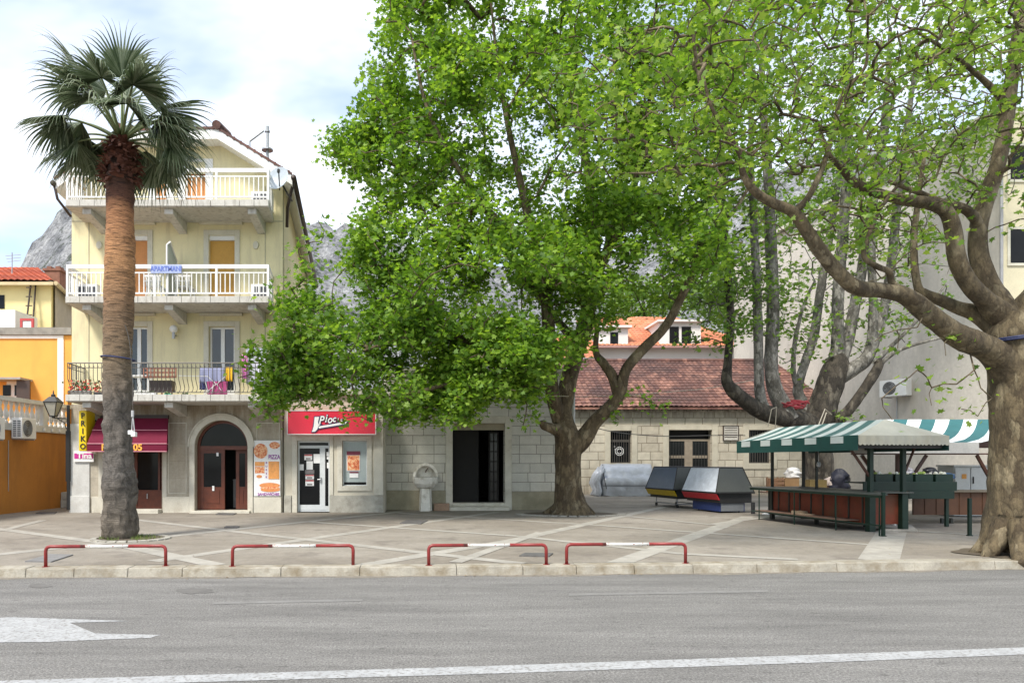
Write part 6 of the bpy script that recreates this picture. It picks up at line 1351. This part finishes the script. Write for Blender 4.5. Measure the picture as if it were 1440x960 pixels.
# ---- pollarded plane behind the stalls
YC=25.2
T=thing('plane_tree','grey pollarded plane tree with many upright stems behind the stalls','tree',(XX(1152,YC),YC,0),'plane trees on the plaza')
C_l=[[(1152,716,0,.62),(1151,690,0,.52),(1150,650,0,.48),(1148,610,0,.48),(1152,585,0,.50),(1160,560,0,.47),(1170,535,0,.44),(1176,512,0,.40),(1172,500,0,.30)],
 [(1150,600,0,.42),(1125,592,-.4,.34),(1098,586,-.8,.30),(1070,578,-1.2,.27),(1050,565,-1.5,.24),(1032,550,-1.7,.21),(1022,535,-1.8,.17),(1024,500,-1.8,.13),(1028,450,-1.8,.125),(1024,400,-1.7,.12),(1020,340,-1.7,.11),(1015,260,-1.7,.08),(1008,160,-1.7,.05),(1000,60,-1.7,.03)],
 [(1110,590,-.7,.30),(1098,565,-.7,.28),(1088,540,-.7,.24),(1084,505,-.7,.22),(1087,450,-.7,.21),(1086,390,-.7,.20),(1083,320,-.7,.19),(1080,250,-.7,.16),(1074,160,-.7,.12),(1070,60,-.7,.08),(1068,-20,-.7,.05)],
 [(1080,582,-1.,.22),(1070,562,-1.,.19),(1067,520,-1.,.165),(1066,460,-1,.16),(1064,400,-1,.15),(1060,320,-1,.13),(1056,220,-1,.09),(1055,120,-1,.05)],
 [(1140,590,.2,.26),(1128,565,.3,.20),(1122,545,.3,.17),(1132,510,.4,.16),(1145,470,.5,.16),(1152,420,.6,.15),(1160,370,.6,.14),(1172,300,.7,.12),(1185,200,.8,.08),(1195,100,.8,.05)],
 [(1124,548,.3,.12),(1116,525,.2,.09),(1118,480,.1,.08),(1130,430,0,.06),(1146,395,0,.04)],
 [(1174,520,0,.28),(1178,480,0,.22),(1178,430,0,.20),(1182,370,0,.19),(1188,290,0,.17),(1192,200,0,.14),(1196,100,0,.10),(1200,0,0,.06)],
 [(1182,510,.1,.24),(1192,480,.2,.20),(1202,430,.3,.19),(1212,380,.4,.18),(1220,320,.5,.16),(1235,240,.6,.13),(1245,150,.7,.10),(1252,40,.8,.06)],
 [(1180,530,0,.30),(1200,518,-.2,.25),(1218,505,-.3,.22),(1226,480,-.3,.17),(1228,430,-.3,.15),(1226,370,-.3,.13),(1228,300,-.3,.11),(1240,220,-.3,.08),(1260,120,-.3,.05)],
 [(1222,500,-.3,.19),(1236,462,-.2,.17),(1246,420,-.1,.16),(1256,350,0,.15),(1262,280,.1,.14),(1275,180,.2,.10),(1290,80,.3,.06)],
 [(1166,600,.0,.24),(1190,580,-.3,.19),(1212,552,-.5,.17),(1228,528,-.6,.17),(1236,512,-.6,.15),(1232,506,-.6,.11)],
 [(1228,512,-.5,.09),(1250,490,-.8,.07),(1290,450,-1.2,.05),(1330,400,-1.4,.03)],
 [(1230,520,-.5,.08),(1260,495,-.9,.06),(1310,478,-1.3,.045),(1370,468,-1.6,.03)],
 [(1290,500,2.5,.14),(1288,420,2.5,.16),(1285,340,2.5,.15),(1287,240,2.5,.12),(1290,120,2.5,.08)]]
C_l=C_l[:-1]
limbsC=px_limbs(C_l,YC); g=MB()
for i in (0,1,10): limb_tube(g,limbsC[i],12,.07,i+50)
part('trunk',g,barkD,T,smooth=True); g=MB()
for i,l in enumerate(limbsC):
    if i not in (0,1,10): limb_tube(g,l,10 if i<3 else 8,.06,i+50)
rc=np.random.default_rng(21)
ellC=[(1120,200,0,170,190,16,3.4),(1010,340,-1,80,110,5,1.8),(1250,170,.5,150,170,13,3.2),(1150,420,0,130,90,3.4,2.),(1060,420,-.5,70,60,2.2,1.5),(1000,430,-2.2,70,75,2.6,1.2),(1220,400,0,150,110,4,2),(1180,20,0,200,110,10,3.),(1360,160,1.,100,160,6,2.5)]
def rejC(px_,py_,p): return (py_>520) or (py_>350 and px_>1110 and rc.random()<.2) or mn.noise(Vector(p)*.6)>.25
attC=sample_env(ellC,1500,rc,YC,rejC)
extra=np.array([P(x,y,YC+d) for x,y,d in ((1190,580,0),(1215,600,-.5),(1180,590,-.5),(1120,470,0),(1105,510,0),(1135,500,0),(1230,600,-.6),(1140,545,0),(1200,590,-.6),(960,400,-1.8),(975,470,-1.8),(1000,430,-1.8))]); attC=np.concatenate([attC,extra])
crown(limbsC,attC,rc,13,.15,leafC,T,g,spread=.22,rtip=.0065,nseg=4,maxr=.06,rexp=.36)
part('upright_stems',g,barkC,T,smooth=True)
# red rope bundle in the fork and ropes
redrope=mat('red_rope',(.26,.02,.03),.6); ropeM=mat('pale_rope',(.42,.38,.30),.8); g=MB()
for k in range(9):
    c=P(1118+random.uniform(-4,4),568+random.uniform(-2,2),YC-.9); g.tube([(c[0]+.42*math.cos(a)*random.uniform(.8,1.1),c[1]+.2*math.sin(a),c[2]+.10*math.sin(a*1.3+k)) for a in np.linspace(0,5.5,12)],.02,5)
solo('rope_coil',g,redrope,'tangle of red rope lying in the fork of the pollarded tree','rope')
g=MB(); g.tube([P(1147,612,YC-1.3),P(1152,595,YC-1.0),P(1160,575,YC-.7),P(1170,583,YC-.6),P(1162,580,YC-.7),P(1158,592,YC-1.0),P(1150,612,YC-1.3)],.018,5); solo('tree_rope',g,ropeM,'pale rope hanging down the trunk of the pollarded tree to the stall roof','rope'); g=MB(); g.tube([P(1080,600,YC-1.5),P(1085,575,YC-1.6),P(1092,572,YC-1.4),P(1090,604,YC-1.2)],.015,5); solo('tree_rope',g,ropeM,'pale rope looped round the low left limb of the pollarded tree','rope')
def wire(pts,Y,label,r_=.011,m_=ropeM,nm='overhead_wire'):
    g=MB(); pts=[P(x,y,Y+d) for x,y,d in pts]; pp=smooth_path([(*p,r_) for p in pts],6); g.tube([Vector(p[:3]) for p in pp],r_,5); solo(nm,g,m_,label,'wire',group='wires strung across the plaza')
wire([(490,552,1.5),(560,555,.5),(647,557,0),(730,556,-.4),(800,557,-.6)],YA,'pale wire strung across the hall front to the big tree')
wire([(800,558,0),(870,556,0),(940,551,.5),(1000,545,1),(1060,534,1.8)],22.2,'pale wire sagging from the big tree to the pollarded tree')
wire([(836,601,0),(870,608,0),(930,613,0),(1000,612,0),(1048,612,0)],33,'dark thin cable hanging across the limestone wall windows',.02,iron)
wire([(160,425,0),(180,470,0),(186,530,0),(187,580,0)],14.75,'thin cable running down the palm trunk',.008,iron)
strap=mat('blue_strap',(.02,.03,.10),.6)
# cord on right tree
def ring(cx,cy,z,r_,tr,m_,label,tilt=0,nm='tied_cord',cat='cord',wid=1):
    g=MB(); pts=[(cx+r_*math.cos(a),cy+r_*math.sin(a),z+tilt*math.cos(a)) for a in np.linspace(0,2*math.pi,25)]
    for k in range(wid): g.tube([(x,y,z_+k*tr*1.4) for x,y,z_ in pts],tr,5,caps=False)
    solo(nm,g,m_,label,cat)
c=P(1437,478,YB_); ring(c[0],c[1],c[2]-.02,.60,.022,strap,'dark blue strap tied round the trunk of the right edge tree',.03,wid=2)

# ---- fan palm
PX,PY=XX(169,14.95),14.95
T=thing('palm_tree','tall fan palm with rough brown trunk in a round planting pit','palm tree',(PX,PY,0))
def palm_bark():
    m,t,b=M_('palm_bark'); tc=t.nodes.new('ShaderNodeTexCoord'); sp=t.nodes.new('ShaderNodeSeparateXYZ'); t.links.new(tc.outputs['Object'],sp.inputs[0]); z=sp.outputs[2]
    n=noise(t,coord(t,(1,1,1)),1.6,5,.6); n2=noise(t,coord(t,(2.,2.,16)),2.0,5,.7,.6); f=noise(t,coord(t,(1,1,2.0)),26,5,.75); big=noise(t,coord(t,(1,1,.6)),6,6,.7,.8)
    zz=mth(t,'ADD',mth(t,'DIVIDE',z,8.5),mth(t,'MULTIPLY',mth(t,'SUBTRACT',n,.5),.10))
    c=ramp(t,zz,[(.0,(.15,.125,.095)),(.16,(.135,.12,.105)),(.34,(.14,.12,.10)),(.44,(.20,.145,.09)),(.56,(.22,.135,.075)),(.68,(.42,.22,.10)),(.80,(.40,.19,.09)),(.83,(.12,.05,.03)),(.92,(.06,.03,.02))])
    lowm=ramp(t,zz,[(.36,1.0),(.46,0.0)])
    rings=ramp(t,n2,[(.38,.35),(.52,1.15)]); c=mix(t,mth(t,'SUBTRACT',1.0,lowm),c,mix(t,1.0,c,rings,'MULTIPLY')); 
    c=mix(t,lowm,c,mix(t,1.0,c,ramp(t,big,[(.35,.45),(.62,1.35)]),'MULTIPLY')); c=mix(t,.8,c,ramp(t,f,[(.3,.55),(.7,1.25)]),'MULTIPLY')
    t.links.new(c,b.inputs['Base Color']); b.inputs['Roughness'].default_value=.92
    h=mth(t,'ADD',mth(t,'MULTIPLY',n2,.8),mth(t,'ADD',mth(t,'MULTIPLY',f,.5),mth(t,'MULTIPLY',mth(t,'MULTIPLY',big,lowm),1.6))); bump(t,b,h,.9,.05); return m
tr=[(169.5,758,.30),(170,752,.36),(169,740,.375),(168,722,.375),(168,700,.355),(167,670,.335),(165.5,640,.32),(165,600,.31),(165,560,.305),(165,520,.305),(166,480,.315),(167,440,.325),(168,400,.33),(168.5,360,.325),(169,330,.31),(169,300,.295),(169,275,.30),(169,255,.30),(170,235,.26),(171,215,.20),(171,200,.15)]
path=smooth_path([(*P(x,y,14.95),r_*.93) for x,y,r_ in tr],6)
# extra ring relief on the trunk
g=MB(); n_=28; vs=[];fs=[]
pts=path[:,:3]; rad=path[:,3]
zs=np.linspace(pts[0,2],pts[-1,2],230); xs=np.interp(zs,pts[:,2],pts[:,0]); rs=np.interp(zs,pts[:,2],rad)
for i,(z,x,r_) in enumerate(zip(zs,xs,rs)):
    for k in range(n_):
        q=2*math.pi*k/n_; d=Vector((math.cos(q),math.sin(q),0)); rel=.022*mn.noise(Vector((math.cos(q)*1.2,math.sin(q)*1.2,z*9)))
        if z<3.3: rel+=.075*mn.noise(Vector((math.cos(q)*1.8,math.sin(q)*1.8,z*2.2)))+.03*mn.noise(Vector((math.cos(q)*5,math.sin(q)*5,z*6)))
        vs.append((x+d.x*(r_+rel),PY+d.y*(r_+rel),z))
g.add(vs,[(i*n_+k,i*n_+(k+1)%n_,(i+1)*n_+(k+1)%n_,(i+1)*n_+k) for i in range(len(zs)-1) for k in range(n_)]); part('trunk',g,palm_bark(),T,smooth=True)
# old leaf bases
bootm=mat('dry_leaf_base',(.13,.045,.026),.8,.5,4,fine=15); g=MB()
for i in range(210):
    z=random.uniform(7.42,8.32); a=random.uniform(0,2*math.pi); rr=.29-.13*max(0,(z-7.85)/.45); c=Vector((PX+.02+rr*math.cos(a),PY+rr*math.sin(a),z)); o_=Vector((math.cos(a),math.sin(a),0)); up_=random.uniform(-.5,1.1)
    d=(o_*random.uniform(.45,1.0)+Vector((0,0,up_))+Vector((random.gauss(0,.15),random.gauss(0,.15),0))).normalized(); L=random.uniform(.12,.24); s_=Vector((-math.sin(a),math.cos(a),0)); w_=random.uniform(.05,.09)
    m1=c+d*L*.55+Vector((0,0,.02)); tip=c+d*L+Vector((0,0,-.08*random.random()))
    g.add([c-s_*w_,c+s_*w_,m1+s_*w_*.8,m1-s_*w_*.8,tip+s_*w_*.3,tip-s_*w_*.3,c-o_*.05+d*.02,m1-o_*.02-Vector((0,0,.03)),tip],[(0,1,2,3),(3,2,4,5),(1,6,7,2),(6,0,3,7),(2,7,8,4),(7,3,5,8)])
part('leaf_bases',g,bootm,T)
def palm_leafm():
    m,t,b=M_('fan_palm_leaf'); g_=t.nodes.new('ShaderNodeNewGeometry'); n=noise(t,coord(t),5,3)
    c=ramp(t,mth(t,'ADD',mth(t,'MULTIPLY',g_.outputs['Random Per Island'],.6),mth(t,'MULTIPLY',n,.4)),[(.2,(.035,.058,.022)),(.45,(.10,.14,.065)),(.75,(.28,.32,.21))]); t.links.new(c,b.inputs['Base Color']); b.inputs['Roughness'].default_value=.42
    tr_=t.nodes.new('ShaderNodeBsdfTranslucent'); t.links.new(c,tr_.inputs[0]); ms=t.nodes.new('ShaderNodeMixShader'); ms.inputs[0].default_value=.18; t.links.new(b.outputs[0],ms.inputs[1]); t.links.new(tr_.outputs[0],ms.inputs[2]); t.links.new(ms.outputs[0],t.nodes['Material Output'].inputs[0]); return m
plm=palm_leafm(); petm=mat('palm_petiole',(.15,.19,.075),.5,.2,4)
rp=random.Random(4)
def fan(base,az,el,plen,flen):
    d0=Vector((math.cos(az)*math.cos(el),math.sin(az)*math.cos(el),math.sin(el)))
    # petiole bends with gravity
    pts=[];p=Vector(base);d=d0.copy(); n=8; sagk=.045*(1.0 if el<1.0 else .4)
    for i in range(n+1): pts.append(p.copy()); p=p+d*(plen/n); d=(d+Vector((0,0,-sagk*(1+i*.15)))).normalized()
    g=MB(); g.tube(pts,[.032-.002*i for i in range(n+1)],5); pet=part('petiole',g,petm,T,smooth=True)
    hub=pts[-1]; f=d; side=f.cross(Vector((0,0,1))); 
    if side.length<.1: side=Vector((math.sin(az),-math.cos(az),0))
    side.normalize(); side=(side+Vector((0,0,rp.uniform(-.35,.35)))).normalized(); nrm=side.cross(f).normalized()
    g=MB(); nseg=34; span=R(rp.uniform(88,108))
    for k in range(nseg):
        th=-span+2*span*(k+.5)/nseg; L=flen*(1-.28*(abs(th)/span)**2)*rp.uniform(.9,1.08)
        dirn=f*math.cos(th)+side*math.sin(th)-nrm*(.62*abs(math.sin(th))); dirn.normalize(); perp=(-f*math.sin(th)+side*math.cos(th)).normalized()
        droop=rp.uniform(1.0,2.3); wb=flen*.55*(2*span/nseg)*.56; q=hub.copy(); dd=dirn.copy(); row=[]
        M=9
        for j in range(M+1):
            t=j/M
            w_= wb*(t/.40) if t<.40 else wb*max(.06,(1-(t-.40)/.60))**1.4
            row.append((q.copy(),max(.002,w_))); dd=(dd+Vector((0,0,-droop*(.01+.46*max(0,t-.38)**1.0)))).normalized(); q=q+dd*(L/M)
        vs=[];fs=[]
        for (c,w_) in row:
            vs+= [c-perp*w_, c+nrm*w_*.55, c+perp*w_]
        for j in range(M): fs+= [(3*j,3*j+1,3*j+4,3*j+3),(3*j+1,3*j+2,3*j+5,3*j+4)]
        g.add(vs,fs)
    part('fan_blade',g,plm,pet)
base=Vector((XX(171,14.95),PY,ZZ(194,14.95)))
spec=[]
for n3,e3,a3 in ((4,78,.3),(7,55,.1),(8,30,.5)):
    for k in range(n3): spec.append((a3+k*2*math.pi/n3+rp.uniform(-.2,.2),R(e3+rp.uniform(-8,8))))
for a3,e3 in ((0,13),(35,14),(75,10),(115,12),(150,14),(180,12),(204,26),(-20,24),(-58,48),(-6,32),(188,34),(236,46)): spec.append((R(a3+rp.uniform(-6,6)),R(e3)))
for az,el in spec:
    pl=.80+.28*rp.random()+(.10 if el>.7 else 0); fan(base+Vector((math.cos(az)*.08,math.sin(az)*.08,-.12+.2*math.sin(el))),az,el,pl,1.10+.18*rp.random())
ring(XX(166,14.95),PY,ZZ(504,14.95),.335,.016,strap,'thin blue cord tied round the palm trunk at mid height',-.03)
# lamp cluster hanging beside the trunk
t=thing('hanging_lamp','white lamp hanging on a tube beside the palm trunk','lamp',(XX(187,14.6),14.6,2.1)); g=MB(); x=XX(186.5,14.6); g.tube([(x,14.6,ZZ(586,14.6)),(x,14.6,ZZ(577,14.6))],.03,8); g.tube([(x,14.6,ZZ(586,14.6)),(x-.02,14.6,ZZ(607,14.6))],.010,5); g.tube([(x+.01,14.6,ZZ(586,14.6)),(x+.04,14.6,ZZ(607,14.6))],.010,5); part('cable',g,mat('cable_white',(.5,.5,.5)),t)
g=MB(); g.box(x-.07,x+.03,14.52,14.64,ZZ(611,14.6),ZZ(605,14.6)); g.box(x-.0,x+.09,14.5,14.62,ZZ(614,14.6),ZZ(607.5,14.6)); part('lamp_head',g,white,t,bevel=.012)
# planting pits
g=MB(); c=G(191,757.5); vs=[(c[0]-.1+ .68*math.cos(a),c[1]+.62*math.sin(a),.022) for a in np.linspace(0,2*math.pi,25)[:-1]]; g.ngon(vs); struct('planting_pit',g,earthm)
g=MB(); 
for i in range(24):
    a0,a1=2*math.pi*i/24+.02,2*math.pi*(i+1)/24-.02; p=lambda a,r_,z:(c[0]-.1+r_*math.cos(a)*1.0,c[1]+r_*math.sin(a)*.92,z)
    g.hexa([p(a0,.68,.0),p(a0,.80,.0),p(a1,.80,.0),p(a1,.68,.0),p(a0,.68,.035),p(a0,.80,.03),p(a1,.80,.03),p(a1,.68,.035)])
struct('pit_kerb',g,plinth)
g=MB(); c2=G(806,724); 
for i in range(18):
    a0,a1=math.pi*(1+i/18.)+.02,math.pi*(1+(i+1)/18.)-.02; p=lambda a,r_,z:(c2[0]+r_*math.cos(a)*1.55,c2[1]+.4+r_*math.sin(a)*1.0,z)
    g.hexa([p(a0,.95,0),p(a0,1.10,0),p(a1,1.10,0),p(a1,.95,0),p(a0,.95,.03),p(a0,1.1,.03),p(a1,1.1,.03),p(a1,.95,.03)])
struct('pit_kerb',g,stripm)
g=MB(); g.ngon([(c2[0]+1.45*math.cos(a),c2[1]+.4+.93*math.sin(a),.014) for a in np.linspace(0,2*math.pi,25)[:-1]]); struct('planting_pit',g,earthm)
g=MB(); c3=G(1440,780); g.ngon([(c3[0]+(.98+.08*math.sin(a*5))*math.cos(a),c3[1]+.1+(.80+.06*math.sin(a*7))*math.sin(a),.014) for a in np.linspace(0,2*math.pi,33)[:-1]]); struct('planting_pit',g,earthm)
# grass and weeds in the palm pit
grassm=leaf_mat('weed_grass',((.06,.10,.02),(.12,.20,.03),(.25,.27,.09)),.3); g=MB()
for i in range(520):
    a=random.uniform(0,2*math.pi); r_=math.sqrt(random.random())*.62; x,y=c[0]-.1+r_*math.cos(a),c[1]+r_*math.sin(a)*.9
    if mn.noise(Vector((x*3,y*3,0)))<-.12: continue
    h=random.uniform(.03,.10); dx,dy=random.gauss(0,.03),random.gauss(0,.03); w_=.006; q=random.uniform(0,math.pi); g.ngon([(x-w_*math.cos(q),y-w_*math.sin(q),.02),(x+w_*math.cos(q),y+w_*math.sin(q),.02),(x+dx,y+dy,.02+h)])
solo('grass',g,grassm,'tufts of green and dry grass round the foot of the palm','grass',kind='stuff')
# fallen leaves, husks and dirt along gutter and pavement
litm=leaf_mat('fallen_leaf',((.10,.06,.03),(.20,.13,.06),(.30,.24,.12)),.1); g=MB()
for i in range(1500):
    s_=random.uniform(30,80); q=lerpK(.32+abs(random.gauss(0,.09)),s_) ; z=-.119; 
    if random.random()<.35: Yq=random.uniform(11.4,19); q=(random.uniform(-9,13),Yq); z=.012
    if mn.noise(Vector((q[0]*.9,q[1]*.5,2)))<-.05 and z<0: continue
    r_=random.uniform(.006,.022); a=random.uniform(0,6.28); g.ngon([(q[0]+r_*math.cos(a+k*1.57+.3*(k%2))*(1 if k%2 else .5),q[1]+r_*math.sin(a+k*1.57),z+random.uniform(0,.006)) for k in range(4)])
solo('leaf_litter',g,litm,'scattered dry leaf bits and husks along the gutter and plaza','litter',kind='stuff')
# background trees between the roofs and behind the houses
def bush_tree(px,py,Y,rx,rz,label,seed,dens=140,m_=leafC):
    r3=np.random.default_rng(seed); c=np.array(P(px,py,Y)); T=thing('background_tree',label,'tree',(c[0],c[1],0),'trees behind the houses'); tr_=smooth_path([(c[0],c[1],0,.3),(c[0]+.1,c[1],c[2]*.5,.22),(c[0],c[1],c[2],.12)],4); g=MB(); limb_tube(g,tr_,8,.05,seed)
    att=[]
    while len(att)<dens:
        v=r3.normal(0,1,3); v/=np.linalg.norm(v); p=c+v*np.array([rx,rx*.8,rz])*r3.uniform(.4,1.0); att.append(p)
    crown([tr_],np.array(att),r3,24,.30,m_,T,g,spread=.5,nseg=4); part('trunk',g,barkA,T,smooth=True)
bush_tree(1020,418,62,3.2,2.6,'dark bushy tree rising behind the white house with orange roof',3)
bush_tree(905,425,66,4.0,2.4,'dark tree behind the orange roof ridge, seen through the big crown',4)
bush_tree(1110,340,64,4.5,4.5,'pale leafy tree above the grey building top',6)
print('objects',len(C.objects),'polys',sum(len(o.data.polygons) for o in C.objects if o.type=='MESH'))
